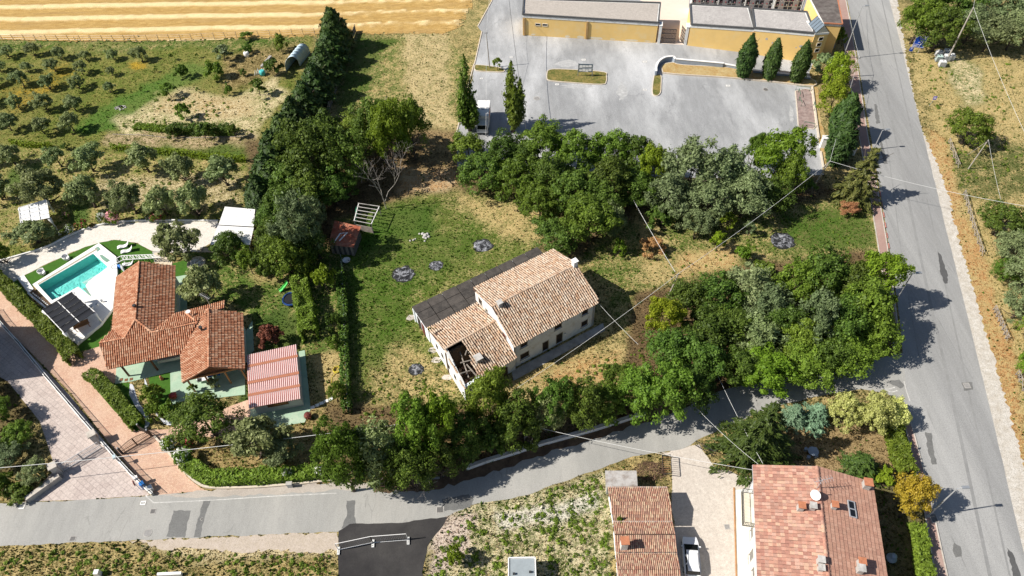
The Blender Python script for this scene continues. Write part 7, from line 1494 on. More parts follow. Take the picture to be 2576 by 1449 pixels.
m = MB(); m.tube([c + Vector(((.5 + .05 * math.sin(t * 3.1)) * math.cos(t), (.5 + .07 * math.cos(t * 2.3)) * math.sin(t), .04 + .012 * t)) for t in np.linspace(0, 26, 90)] + [P(1, 0, 2505, 1400, .04), P(1, 0, 2500, 1440, .04), P(1, 0, 2515, 1470, .04)], .035, 5); m.build('hose', 'yellow_hose', o)
for k in range(5):
    q = tp(2, 0, 2360 + k * 34, 178 - k * 16); m = MB(); m.box(D2W(*q) + Vector((0, 0, .04)), (.52, .42, .07), math.radians(20)); m.build('stepping_stone', 'white_stone', None, label='pale stepping stone right of the shed, %s from the left' % ORD[k], cat='paving stone', group='stepping stones right of the shed')
for k, q in enumerate(((915, 1415), (952, 1418), (990, 1412))): m = MB(); m.box(P(1, 0, *q, .07), (.4, .4, .03), math.radians(12)); m.build('floor_drain', plain('rust', (.22, .10, .05), .8, .3, 3), None, label='square rusty floor plate on the terrace, %s from the left' % ORD[k], cat='drain cover', group='rusty floor plates on the terrace')
o = thing('porch_chair', 'white lounge chair under the villa porch', 'chair', P(1, 0, 1540, 1425)); c = P(1, 0, 1540, 1425); m = MB(); m.box(c + Vector((0, 0, .4)), (1.3, .6, .12), .3); m.build('seat', 'white_fabric', o); m = MB(); m.box(c + Vector((-.6, -.2, .65)), (.1, .6, .5), .3); m.build('backrest', 'white_fabric', o)
o = thing('blue_airer', 'bundle of blue cloth on a rack under the porch', 'laundry rack', P(1, 0, 1630, 1405)); c = P(1, 0, 1630, 1405); m = MB(); m.box(c + Vector((0, 0, .8)), (1.6, .5, .06), .2); m.build('cloth', 'blue_plastic', o); m = MB(); [m.beam(c + Vector((s, 0, 0)), c + Vector((-s, 0, .8)), .04, .04) for s in (-.6, .6)]; m.build('frame', 'grey_metal', o)
o = thing('garden_statue', 'small reddish statue on the little front lawn', 'statue', P(1, 0, 1225, 1415)); c = P(1, 0, 1225, 1415); m = MB(); m.lathe(c, [(.2, 0), (.24, .2), (.14, .45), (.18, .6), (.1, .8)], 10); m.build('figure', 'tile_cap', o, smooth=True)

plain('wall_dark', (.10, .10, .10), .8, .25, 2)
W0 = [P(1, 0, -60, 900), P(1, 0, 0, 985), P(1, 0, 160, 1160), P(1, 0, 380, 1430), P(2, 0, 560, 190), P(2, 0, 740, 400), P(2, 0, 880, 560), P(2, 0, 1010, 700), P(2, 0, 1160, 840)]
o = thing('drive_wall', 'long low white-edged wall with metal fence between brick drive and court', 'wall', W0[3])
m = MB()
for i in range(len(W0) - 1):
    a, b = W0[i], W0[i + 1]; n_ = Vector((-(b - a).y, (b - a).x, 0)).normalized() * .13
    m.hexa([a - n_, b - n_, b + n_, a + n_], [p + Vector((0, 0, .5)) for p in (a - n_, b - n_, b + n_, a + n_)])
m.build('wall', 'concrete', o)
m = MB()
for i in range(len(W0) - 1): m.beam(W0[i] + Vector((0, 0, .53)), W0[i + 1] + Vector((0, 0, .53)), .34, .06)
m.build('coping', 'white_stone', o)
m = MB()
for i in range(len(W0) - 1):
    for z in (.62, 1.5): m.beam(W0[i] + Vector((0, 0, z)), W0[i + 1] + Vector((0, 0, z)), .04, .05)
m.build('fence_rail', 'dark_metal', o)
m = MB()
for i in range(len(W0) - 1):
    L = (W0[i + 1] - W0[i]).length; n = int(L / .16)
    for k in range(n): p = W0[i].lerp(W0[i + 1], k / n); m.beam(p + Vector((0, 0, .55)), p + Vector((0, 0, 1.5)), .03, .03)
tag(m.build('fence_bars', 'dark_metal', o), kind='stuff')
for i in range(len(W0) - 1):
    L = (W0[i + 1] - W0[i]).length; n = max(1, int(L / 2.4))
    for k in range(n): p = W0[i].lerp(W0[i + 1], k / n); m = MB(); m.beam(p + Vector((0, 0, .5)), p + Vector((0, 0, 1.6)), .08, .08); m.build('post', 'dark_metal', o)
def gate(label, A, B, h, mat, arch=0, bars=None):
    o = thing('driveway_gate', label, 'gate', (A + B) / 2); L = (B - A).length
    for half in (0, 1):
        a = A.lerp(B, half * .5 + .01); b = A.lerp(B, half * .5 + .49); m = MB(); n = int((b - a).length / .13)
        tops = []
        for k in range(n + 1):
            s = half * .5 + .5 * k / n; top = h + arch * math.sin(math.pi * s); p = a.lerp(b, k / n); tops.append(p + Vector((0, 0, top))); m.beam(p + Vector((0, 0, .1)), p + Vector((0, 0, top)), .03, .03)
        for k in range(n): m.beam(tops[k], tops[k + 1], .05, .05)
        m.beam(a + Vector((0, 0, .12)), b + Vector((0, 0, .12)), .06, .1); m.beam(a + Vector((0, 0, h * .5)), b + Vector((0, 0, h * .5)), .05, .06)
        for p, tq in ((a, tops[0]), (b, tops[-1])): m.beam(p + Vector((0, 0, .05)), tq, .07, .07)
        m.build('gate_leaf', mat, o)
gate('brown iron driveway gate with arched top', P(2, 0, 925, 530), P(2, 0, 1150, 395), 1.2, plain('gate_brown', (.09, .05, .03), .6, .2, 3), .5)
gate('grey barred gate of the stamped concrete court', P(2, 0, 480, 660), P(2, 0, 775, 480), 1.45, 'galvanised', 0)
for q, l in ((P(2, 0, 740, 430), 'stone gate pillar at the drive wall'), (P(2, 0, 450, 670), 'stone gate pillar beside the court shrubs')):
    o = thing('gate_pillar', l, 'pillar', q); m = MB(); m.box(q + Vector((0, 0, .9)), (.75, .75, 1.8), math.radians(35)); m.build('shaft', 'stone_chimney', o); m = MB(); m.box(q + Vector((0, 0, 1.86)), (.95, .95, .14), math.radians(35)); m.build('cap', 'kerb_stone', o)
for q in ((1075, 352), (1145, 392), (930, 530)):
    p = P(2, 0, *q); o = thing('gate_post', 'black gate post with ball top, %s' % {1075: 'left of the garden path', 1145: 'at the flowering bush', 930: 'against the drive wall'}[q[0]], 'post', p, 'black posts of the driveway gates'); m = MB(); m.box(p + Vector((0, 0, .75)), (.2, .2, 1.5)); m.build('shaft', 'dark_metal', o); m = MB(); m.lathe(p + Vector((0, 0, 1.5)), [(.05, 0), (.12, .1), (.05, .2)], 8); m.build('ball', 'galvanised', o)
gate('narrow black pedestrian gate beside the driveway gate', P(2, 0, 1085, 360), P(2, 0, 1140, 392), 1.2, 'dark_metal')
o = thing('court_wall', 'low concrete wall of the stamped court by the road', 'wall', P(2, 0, 340, 790)); m = MB(); A, B = P(2, 0, 470, 710), P(2, 0, 218, 890); n_ = Vector((-(B - A).y, (B - A).x, 0)).normalized() * .22; m.hexa([A - n_, B - n_, B + n_, A + n_], [p + Vector((0, 0, .8)) for p in (A - n_, B - n_, B + n_, A + n_)]); m.build('wall', 'concrete', o)
m = MB(); m.beam(A + Vector((0, 0, .84)), B + Vector((0, 0, .84)), .55, .08); m.build('coping', 'kerb_stone', o)
def roadsign(label, base, h, kind, rz=0, mat='white_paint'):
    o = thing('traffic_sign', label, 'traffic sign', base); m = MB(); m.tube([base, base + Vector((0, 0, h + .3))], .04, 6); m.build('pole', 'galvanised', o)
    c = base + Vector((0, 0, h)); nv = Vector((math.sin(rz), -math.cos(rz), 0)); sx = Vector((math.cos(rz), math.sin(rz), 0)); zz = Vector((0, 0, 1))
    m = MB(); pts = [c + nv * .05 + (sx * math.cos(t) + zz * math.sin(t)) * .36 for t in np.linspace(0, 6.283, 17)[:-1]]; bk = [p - nv * .03 for p in pts]; k = 16
    m.v = pts + bk; m.f = [list(range(k)), list(range(k, 2 * k))[::-1]] + [[i, k + i, k + (i + 1) % k, (i + 1) % k] for i in range(k)]; m.build('disc', mat, o)
    return o, c, nv, sx
o, c, nv, sx = roadsign('round red and white road sign at the end of the drive wall', P(2, 0, 1065, 800), 1.9, 'disc', math.radians(-60), plain('sign_red', (.35, .03, .03), .5, .1, 3))
m = MB(); m.face([c + nv * .062 + (sx * math.cos(t) + Vector((0, 0, 1)) * math.sin(t)) * .26 for t in np.linspace(0, 6.283, 17)[:-1]]); m.build('inner_disc', 'white_paint', o)
for q, l, mt, sz in ((P(2, 0, 1060, 745), 'white mailbox on the drive wall', 'white_paint', (.4, .3, .45)), (P(2, 0, 1090, 775), 'blue waste bin beside the round sign', 'blue_plastic', (.45, .45, .9)), (P(2, 0, 1140, 800), 'white waste bag heap at the drive mouth', 'white_fabric', (.6, .55, .6))):
    o = thing(l.split(' ')[1] + '_' + l.split(' ')[2] if 'waste' in l else 'mailbox', l, 'bin' if 'bin' in l else 'bag' if 'bag' in l else 'mailbox', q); m = MB(); z0 = 1.0 if 'mail' in l else 0; m.box(q + Vector((0, 0, z0 + sz[2] / 2)), sz, .6); m.build('body', mt, o)
    m = MB(); m.box(q + Vector((0, 0, z0 + sz[2] + .03)), (sz[0] + .06, sz[1] + .06, .06), .6); m.build('lid', mt, o)
    if z0: m = MB(); m.beam(q, q + Vector((0, 0, 1.0)), .06, .06); m.build('post', 'galvanised', o)
p = P(2, 0, 2195, 775); o = thing('meter_box', 'small grey meter box on the kerb before white roses', 'utility box', p); m = MB(); m.box(p + Vector((0, 0, .45)), (.6, .35, .9), .05); m.build('body', 'grey_metal', o); m = MB(); m.box(p + Vector((0, 0, .93)), (.7, .45, .07), .05); m.build('lid', 'concrete', o)
p = P(2, 0, 910, 600); o = thing('lamp_box', 'pale blue lamp box on the drive wall', 'lamp', p); m = MB(); m.beam(p, p + Vector((0, 0, 1.7)), .08, .08); m.build('post', 'galvanised', o); m = MB(); m.box(p + Vector((0, 0, 1.75)), (.35, .5, .2), .6); m.build('lantern', plain('pale_blue', (.45, .58, .62), .4, .1, 3), o)
m = MB(); q = P(2, 0, 145, 835); m.box(q + Vector((0, 0, 1.1)), (.12, .5, .3), .4); m.tube([q, q + Vector((0, 0, 1.1))], .03, 5); m.build('orange_flag', plain('orange_plastic', (.75, .12, .02), .6, .1, 3), None, label='small orange marker in the roadside shrubs', cat='marker')
def cover_plate(name, label, q, sx, sy, mat, rnd=False, group=None, rz=0, z=.028):
    c = D2W(*q); o = thing(name, label, 'manhole', Vector((c.x, c.y, z)), group); c.z = z; m = MB()
    if rnd: m.lathe(c, [(sx, 0), (sx, .012), (sx * .9, .012)], 18)
    else: m.box(c + Vector((0, 0, .006)), (sx, sy, .012), rz)
    m.build('frame', 'concrete', o); m = MB()
    if rnd: m.lathe(c + Vector((0, 0, .004)), [(sx * .82, 0), (sx * .82, .014)], 18)
    else: m.box(c + Vector((0, 0, .011)), (sx * .78, sy * .78, .012), rz)
    m.build('lid', mat, o)
    if not rnd and mat == 'white_stone':
        for k in (-1, 0, 1): m = MB(); m.box(c + Vector((k * sx * .2, 0, .019)), (sx * .1, sy * .45, .008), rz); m.build('slot', 'dark_metal', o)
plain('iron', (.14, .135, .13), .6, .25, 4); plain('iron_pale', (.30, .29, .28), .7, .25, 4)
for nm, l, q, sx, sy, mt, rd in (('drain_grate', 'white framed drain grate at the drive mouth', tp(2, 0, 1080, 898), .75, .6, 'white_stone', False), ('drain_grate', 'drain grate at left edge of side road', tp(2, 0, 165, 928), .75, .6, 'white_stone', False), ('drain_grate', 'dark square drain at lower edge of side road', tp(2, 0, 550, 1168), .7, .6, 'iron', False),
                         ('manhole_cover', 'square iron manhole on the side road', tp(2, 0, 1155, 962), .65, .65, 'iron', False), ('manhole_cover', 'round iron manhole left of asphalt patches', tp(2, 0, 1115, 1125), .48, .48, 'iron_pale', True), ('manhole_cover', 'square brown manhole near new asphalt', tp(2, 1, 745, 950), .9, .8, 'iron', False),
                         ('manhole_cover', 'small round cap inside the narrow patch', tp(2, 0, 1525, 1020), .18, .18, 'iron', True), ('manhole_cover', 'square manhole in the middle of the main road', (2432, 970), .8, .8, 'iron_pale', False),
                         ('manhole_cover', 'round manhole in the parking below the island', tp(0, 1, 1475, 743), .6, .6, 'iron_pale', True), ('drain_grate', 'white framed drain above the grass island', tp(0, 1, 1828, 452), .9, .7, 'white_stone', False), ('drain_grate', 'white framed drain right of the notice board', tp(0, 1, 2290, 467), .9, .7, 'white_stone', False), ('drain_grate', 'white framed drain left of the grass island', tp(0, 1, 1282, 432), .7, .5, 'white_stone', False), ('drain_grate', 'white framed drain below the grass island', tp(0, 1, 1628, 638), .8, .6, 'white_stone', False), ('drain_grate', 'white framed drain by small grass strip', tp(0, 1, 2290, 678), .8, .6, 'white_stone', False),
                         ('drain_grate', 'drain frame beside the first poplar', tp(0, 1, 1058, 593), .7, .5, 'white_stone', False), ('drain_grate', 'drain frame near the cart bay lane', tp(0, 2, 343, 648), .9, .6, 'white_stone', False), ('manhole_cover', 'dark manhole near the cart bay', tp(0, 2, 625, 676), .5, .5, 'iron', True), ('manhole_cover', 'square plate in gravel yard beside rusty kerb', tp(2, 2, 335, 1078), .6, .6, 'iron_pale', False), ('manhole_cover', 'white framed pit in footway below golden shrub', tp(2, 2, 1892, 1015), .8, 1.1, 'iron', False)):
    cover_plate(nm, l, q, sx, sy, mt, rd, z=.135 if 'footway' in l else .028)

p0 = P(0, 1, 1785, 578); p1 = P(0, 1, 1892, 582); o = thing('notice_board', 'tall notice board with two white map panels on the grass island', 'notice board', (p0 + p1) / 2)
for p in (p0, p1): m = MB(); m.beam(p, p + Vector((0, 0, 2.9)), .12, .12); m.build('post', 'grey_metal', o)
e = (p1 - p0).normalized(); fr = Vector((e.y, -e.x, 0)); L = (p1 - p0).length; rz = math.atan2(e.y, e.x)
for z, hh in ((2.35, .85), (1.45, .75)):
    m = MB(); m.box((p0 + p1) / 2 + Vector((0, 0, z)), (L, .06, hh), rz); pn = m.build('panel', plain('board_dark', (.10, .14, .17), .6, .3, 2), o)
    for k in range(4): m = MB(); m.box((p0 + p1) / 2 + e * (-.36 + .24 * k) * L * .9 + fr * .04 + Vector((0, 0, z + RN.uniform(-.1, .1))), (L * .2, .02, hh * RN.uniform(.4, .75)), rz); m.build('paper_sheet', 'white_paint', pn)
o = thing('curved_wall', 'white curved retaining wall with blue-grey face at the ramp', 'wall', P(0, 1, 2400, 500)); plain('wall_blue', (.30, .35, .42), .8, .1, 2)
CW = smooth_line([P(0, 1, 2370, 575), P(0, 1, 2372, 535), P(0, 1, 2395, 495), P(0, 1, 2440, 468), P(0, 1, 2500, 462)], 4) + [P(0, 2, -60, 482), P(0, 2, 300, 515)]
m = MB()
for i in range(len(CW) - 1):
    a, b = CW[i], CW[i + 1]; n_ = Vector((-(b - a).y, (b - a).x, 0)).normalized() * .15; m.hexa([a - n_, b - n_, b + n_, a + n_], [p + Vector((0, 0, 1.1)) for p in (a - n_, b - n_, b + n_, a + n_)])
m.build('wall', 'wall_blue', o); m = MB()
for i in range(len(CW) - 1): m.beam(CW[i] + Vector((0, 0, 1.13)), CW[i + 1] + Vector((0, 0, 1.13)), .42, .08)
m.build('coping', 'white_paint', o)
for k, (a, b) in enumerate((((300, 508), (420, 530)), ((525, 552), (750, 580)), ((750, 575), (960, 605)))):
    A, B = P(0, 2, *a), P(0, 2, *b); o = thing('ramp_wall', 'low stepped white-topped ramp wall, %s from the left' % ORD[k], 'wall', (A + B) / 2, 'stepped ramp walls behind the cypresses'); n_ = Vector((-(B - A).y, (B - A).x, 0)).normalized() * .14
    m = MB(); m.hexa([A - n_, B - n_, B + n_, A + n_], [p + Vector((0, 0, .8 - .1 * k)) for p in (A - n_, B - n_, B + n_, A + n_)]); m.build('wall', 'wall_blue', o); m = MB(); m.beam(A + Vector((0, 0, .84 - .1 * k)), B + Vector((0, 0, .84 - .1 * k)), .4, .08); m.build('coping', 'white_paint', o)
def van():
    c = P(0, 1, 1075, 930)
    o = thing('box_van', 'white box van parked between the two poplars', 'van', c, None, math.radians(86))
    def part(nm, mt, m, sm=False): return link(nm, m.mesh(nm, mt, smooth=sm), o)
    m = MB(); m.box((.4, 0, 1.75), (4.6, 2.2, 2.4)); part('cargo_box', 'white_paint', m)
    m = MB(); m.hexa([(-3.4, -1.0, .45), (-1.9, -1.0, .45), (-1.9, 1.0, .45), (-3.4, 1.0, .45)], [(-3.0, -.95, 1.9), (-1.95, -.95, 2.2), (-1.95, .95, 2.2), (-3.0, .95, 1.9)]); part('cab', 'white_paint', m)
    m = MB(); m.hexa([(-3.33, -.85, 1.2), (-3.30, -.85, 1.2), (-3.30, .85, 1.2), (-3.33, .85, 1.2)], [(-3.05, -.8, 1.8), (-3.02, -.8, 1.8), (-3.02, .8, 1.8), (-3.05, .8, 1.8)]); part('windscreen', 'dark_glass', m)
    m = MB(); m.box((-.3, 0, .45), (6.0, 1.6, .2)); part('chassis', 'dark_metal', m)
    m = MB(); m.box((.2, 0, 2.98), (.6, .5, .08)); part('roof_hatch', 'grey_metal', m)
    m = MB(); m.box((.4, -1.112, 2.0), (3.2, .02, .9)); part('side_stripe', plain('stripe_orange', (.6, .16, .05), .5, .1, 2), m)
    for x in (-2.7, 1.7):
        for s in (-1, 1): m = MB(); m.tube([(x, s * .75, .4), (x, s * 1.05, .4)], .4, 14); w = part('wheel', 'trampoline_mat', m); m = MB(); m.tube([(x, s * 1.04, .4), (x, s * 1.07, .4)], .22, 10); link('rim', m.mesh('rim', 'grey_metal'), w)
    for s in (-1, 1): m = MB(); m.box((-3.42, s * .75, .8), (.06, .3, .2)); part('headlight', 'galvanised', m)
van()
for k, q in enumerate((((852, 680), (955, 690), 1.0), ((870, 700), (880, 740), 1.0), ((875, 765), (892, 805), 1.0), ((910, 950), (990, 965), 1.0), ((985, 800), (990, 840), 1.0))):
    A, B = P(0, 2, *q[0]), P(0, 2, *q[1]); o = thing('tube_rail', 'low green tube rail at the cart bay, %s from the top' % ORD[k], 'railing', (A + B) / 2, 'green tube rails of the cart bay'); m = MB(); m.tube([A, A + Vector((0, 0, .9)), B + Vector((0, 0, .9)), B], .05, 6); m.build('hoop', plain('rail_green', (.06, .16, .10), .5, .2, 3), o)
for k, (q, sz) in enumerate((((1065, 1110), (1.4, .8, 2.0)), ((1250, 1165), (1.8, .5, 1.3)))):
    p = P(0, 2, *q); o = thing('exit_pillar', ('white concrete pillar with steps at the parking exit', 'low white wall end behind the second cypress')[k], 'pillar', p); m = MB(); m.box(p + Vector((0, 0, sz[2] / 2)), sz, -.15); m.build('body', 'render_white', o); m = MB(); m.box(p + Vector((0, 0, sz[2] + .05)), (sz[0] + .15, sz[1] + .15, .1), -.15); m.build('cap', 'white_band', o)
    if k == 0:
        for j in range(3): m = MB(); m.box(p + Vector((.1 + .28 * j, -.55 - .1 * j, 1.6 - .4 * j)), (.3, .3, .2), -.15); m.build('ledge', 'render_white', o)
p = P(0, 2, 1205, 545); o = thing('parked_scooter', 'white covered vehicle hidden behind the tree on the footway', 'vehicle', p); m = MB(); m.lathe(p, [(.5, .2), (.75, .5), (.7, 1.0), (.45, 1.4), (.1, 1.5)], 12); m.build('body', 'white_paint', o, smooth=True); m = MB(); m.box(p + Vector((0, 0, .12)), (1.2, .5, .24)); m.build('base', 'dark_metal', o)

def street_lamp(label, b, t, arm=.9):
    B = D2W(*b); h = hsolve(b, t); o = thing('street_lamp', label, 'street lamp', B, 'street lamps along the roads'); T_ = Vector((B.x, B.y, h)); d = Vector((.97, .05, .0)) * arm
    m = MB(); m.tube([B, B + Vector((0, 0, h * .5)), T_], [.10, .08, .06], 8); m.build('pole', 'galvanised', o); m = MB(); m.tube([T_ - Vector((0, 0, .05)), T_ + d * .6 + Vector((0, 0, .1))], .045, 6); m.build('arm', 'galvanised', o)
    m = MB(); m.box(T_ + d * .6 + Vector((.3, .02, .1)), (.75, .32, .12)); m.build('lamp_head', 'grey_metal', o); m = MB(); m.box(B + Vector((0, 0, .15)), (.35, .35, .3)); m.build('base', 'concrete', o)
street_lamp('street lamp on the footway beside the thicket', tp(1, 2, 1570, 880), tp(1, 2, 1722, 612)); street_lamp('street lamp beside the golden shrub', tp(2, 2, 1845, 1000), tp(2, 2, 2068, 785)); street_lamp('street lamp beside the yellow building', tp(0, 2, 1205, 448), tp(0, 2, 1345, 45)); street_lamp('street lamp behind the pine at parking exit', tp(0, 2, 1440, 1130), tp(0, 2, 1520, 985)); street_lamp('short street lamp among bushes on side road', tp(1, 2, 790, 1300), tp(1, 2, 862, 1165), .5)
def pole(label, b, t, h=None, mat='old_wood', r=.14, name='utility_pole'):
    B = D2W(*b); h = h or hsolve(b, t); T_ = D2W(*t, h); o = thing(name, label, 'utility pole', B); m = MB(); m.tube([B - Vector((0, 0, .1)), T_], [r, r * .65], 8); m.build('shaft', mat, o); m = MB(); m.beam(T_ + Vector((-.3, 0, -.25)), T_ + Vector((.3, 0, -.25)), .07, .07); m.build('bracket', 'dark_metal', o); return T_
plain('pole_pale', (.42, .38, .33), .9, .2, 2)
pA = pole('leaning wooden pole in front of the parking trees', tp(0, 2, 980, 1420), tp(0, 2, 1112, 1215), 6.3, 'pole_pale'); pB = pole('pale utility pole at the edge of the thicket', tp(1, 1, 2462, 800), tp(1, 1, 2545, 615), 5.8, 'pole_pale', .12); pC = pole('grey utility pole among side road trees', tp(2, 1, 1055, 345), tp(2, 1, 1045, 220), None, 'pole_pale', .13)
pD = pole('tall leaning pole behind the white tanks', tp(0, 2, 1990, 462), tp(0, 2, 2195, 55), None, 'pole_pale', .17); pE = pole('wooden pole on the footway near yellow building', tp(0, 2, 1250, 580), tp(0, 2, 1333, 432), None, 'pole_pale', .12); pF = pole('dark thin pole on small grass island', tp(0, 1, 1120, 512), tp(0, 1, 1093, 240), None, 'old_wood', .1); pG = pole('short braced pole right of the round tree', tp(0, 2, 2155, 1275), tp(0, 2, 2308, 1055), None, 'pole_pale', .1)
pH = pole('thin pole inside the central wood', tp(0, 1, 2062, 1330), tp(0, 1, 2062, 1235), None, 'old_wood', .09)
m = MB(); m.beam(pG - Vector((0, 0, .3)), P(0, 2, 2145, 1172), .06, .06); m.build('brace_pole', 'pole_pale', None, label='thin brace leaning on the short pole', cat='pole')
def cable(label, a, b, sag=.6, r=.028, mat='wire_pale'):
    pts = [a.lerp(b, t) - Vector((0, 0, sag * 4 * t * (1 - t))) for t in np.linspace(0, 1, 17)]; m = MB(); m.tube(pts, r * .8, 5); m.build('overhead_cable', mat, None, label=label, cat='cable', group='overhead cables')
FE = P(1, 1, 1945, 845, 5.0)
cable('white cable from the parking pole to the thicket pole', pA, pB, .7); cable('white cable from parking pole across the main road', pA, D2W(2720, 540, 6.0), .9, .032); cable('cable from the parking pole up to the footway pole', pA, pE, .5); cable('cable from footway pole towards the top edge', pE, D2W(2118, -60, 8.0), .4, .022); cable('white cable from thicket pole along farmhouse front', pB, pC + Vector((0, 0, .3)), .8); cable('white cable from roadside pole to the corner house', pC, P(2, 2, 528, 648, 5.4), .8); cable('thick white cable crossing above the driveway gates', pC, D2W(-160, 1190, 5.0), 1.0, .045)
cable('cable from thicket pole up into the central wood', pB + Vector((-.4, .3, 0)), pH, .5, .034); cable('thin cable from the farmhouse corner over its shadow', FE, P(1, 1, 2240, 1150, 3.8), .15, .022); cable('cable over the thicket down to the corner house', P(1, 2, 80, 940, 4.6), P(2, 2, 605, 600, 6.2), .9, .024); cable('second cable over the side road to corner house', P(2, 2, 30, 100, 4.2), P(2, 2, 570, 605, 5.8), .5, .022)
cable('dark cable running over the parking ground', P(0, 1, 1395, 980, 5.0), P(0, 1, 1262, -30, 7.7), .8, .045, 'wire_dark'); cable('thin pale cable from dark pole to the wood', pF, P(0, 1, 1090, 1100, 4.5), .6, .022); cable('thin pale cable from dark pole upward', pF, P(0, 1, 1120, -60, 7.7), .4, .022); cable('thin cable down from tall pole behind tanks', pD, D2W(2620, 420, 3.5), .6, .026); cable('thin cable from short braced pole', pG, D2W(2520, 510, 2.0), .2, .02)
cable('cable from tall leaning pole to the top edge', pD, D2W(2470, -80, 10.0), .3, .025)

def road_sign_big():
    o = thing('direction_sign', 'large blue direction sign with white roundabout diagram', 'road sign', P(0, 2, 1760, 400)); A, B = P(0, 2, 1730, 405), P(0, 2, 1775, 400)
    plain('sign_blue', (.004, .07, .50), .45, .05, 3)
    c = P(0, 2, 1790, 315, 2.4); ex = Vector((.985, -.17, 0)).normalized(); ez = Vector((0, 0, 1)); nv = Vector((ex.y, -ex.x, 0)); W_, H_ = 2.1, 2.4
    rz = math.atan2(ex.y, ex.x)
    for s in (-.55, .55): p = c + ex * s; m = MB(); m.tube([(p.x, p.y, 0), (p.x, p.y, c.z + H_ / 2)], .05, 6); m.build('post', 'galvanised', o)
    m = MB(); m.box(c + nv * .1, (W_, .05, H_), rz); pn = m.build('panel', 'sign_blue', o)
    g = lambda u, v: c + nv * .135 + ex * u * W_ / 2 + ez * v * H_ / 2
    m = MB()
    for a, b in (((-.97, -.97), (.97, -.97)), ((.97, -.97), (.97, .97)), ((.97, .97), (-.97, .97)), ((-.97, .97), (-.97, -.97))): m.beam(g(*a), g(*b), .05, .05)
    m.build('border', 'white_paint', pn)
    m = MB()
    for a, b in (((.15, -.9), (.22, -.45)), ((.22, -.45), (.45, -.2)), ((.45, .12), (.5, .38)), ((.1, .0), (-.3, -.05)), ((.5, -.1), (.5, .05))): m.beam(g(*a), g(*b), .12, .03)
    for k in range(8):
        t0, t1 = 6.283 * k / 8, 6.283 * (k + 1) / 8; m.beam(g(.3 + .2 * math.cos(t0), -.03 + .17 * math.sin(t0)), g(.3 + .2 * math.cos(t1), -.03 + .17 * math.sin(t1)), .1, .03)
    m.build('roundabout_diagram', 'white_paint', pn)
    for u0, u1, v in ((-.35, -.22, .8), (-.1, .85, .8), (-.2, .75, .58), (-.85, -.6, -.38), (-.5, .0, -.38), (-.9, -.3, -.62), (-.15, -.05, -.62), (-.9, -.1, -.8)): m = MB(); m.beam(g(u0, v), g(u1, v), .16, .03); m.build('lettering', 'white_paint', pn)
    m = MB(); c2 = c + ex * -.95 + ez * -1.6; m.box(c2 + nv * .1, (.62, .05, .85), rz); p2 = m.build('parking_plate', 'sign_blue', o)
    fc = bpy.data.curves.new('letter_p', 'FONT'); fc.body = 'P'; fc.size = .62; fc.extrude = .01; fc.align_x = 'CENTER'; fc.align_y = 'CENTER'
    tmp = bpy.data.objects.new('tmp', fc); COL.objects.link(tmp); dg = bpy.context.evaluated_depsgraph_get(); me = bpy.data.meshes.new_from_object(tmp.evaluated_get(dg)); bpy.data.objects.remove(tmp)
    me.materials.clear(); me.materials.append(MATS['white_paint']); lo = link('letter_p', me, p2); mt = Matrix((ex, ez, nv)).transposed().to_4x4(); mt.translation = c2 + nv * .135 + ez * .08 - parent_loc(p2); lo.matrix_local = mt
road_sign_big()
def ibc(p, rz, label, tint='white'):
    o = thing('water_tank', label, 'tank', p, 'caged white tanks beside the leaning pole', rz)
    m = MB(); m.box((0, 0, .62), (1.06, .92, .92)); m.box((0, 0, 1.1), (.96, .82, .06)); link('tank', m.mesh('tank', 'tank_' + tint), o)
    m = MB(); m.lathe((0, 0, 1.12), [(.12, 0), (.12, .06), (.05, .06)], 10); link('cap', m.mesh('cap', 'dark_metal'), o)
    m = MB(); m.box((0, 0, .07), (1.15, .98, .12)); link('pallet', m.mesh('pallet', 'old_wood'), o)
    m = MB()
    for k in range(6):
        x = -.55 + .22 * k
        for y in (-.48, .48): m.beam((x, y, .12), (x, y, 1.12), .025, .025)
    for k in range(5):
        y = -.48 + .24 * k
        for x in (-.55, .55): m.beam((x, y, .12), (x, y, 1.12), .025, .025)
    for z in (.3, .5, .7, .9, 1.1):
        for y in (-.49, .49): m.beam((-.56, y, z), (.56, y, z), .025, .025)
        for x in (-.56, .56): m.beam((x, -.49, z), (x, .49, z), .025, .025)
    link('cage', m.mesh('cage', 'galvanised'), o)
plain('tank_white', (.78, .79, .79), .5, .06, 3); plain('tank_green', (.50, .64, .60), .5, .1, 3)
for q, l, tn in (((1950, 500), 'white caged tank nearest the road below the pole', 'white'), ((1925, 460), 'greenish caged tank left of the pole foot', 'green'), ((1925, 425), 'white caged tank behind the greenish one', 'white'), ((1985, 455), 'white caged tank at the pole foot', 'white'), ((1985, 415), 'white caged tank at the back of the cluster', 'white'), ((2015, 450), 'white caged tank right of the leaning pole', 'white')): ibc(P(0, 2, *q), math.radians(-8), l, tn)
o = thing('sale_sign', 'small violet sign on a thin stake in dry grass', 'sign', P(0, 2, 1858, 800)); p = P(0, 2, 1860, 800); m = MB(); m.tube([p, p + Vector((.3, 0, 1.8))], .03, 5); m.build('stake', 'galvanised', o); m = MB(); m.box(p + Vector((.3, -.05, 1.7)), (.6, .04, .7), -.2); m.build('plate', plain('violet', (.18, .16, .55), .5, .15, 3), o); m = MB(); m.box(p + Vector((.3, -.08, 1.7)), (.35, .02, .2), -.2); m.build('band', 'white_paint', o)
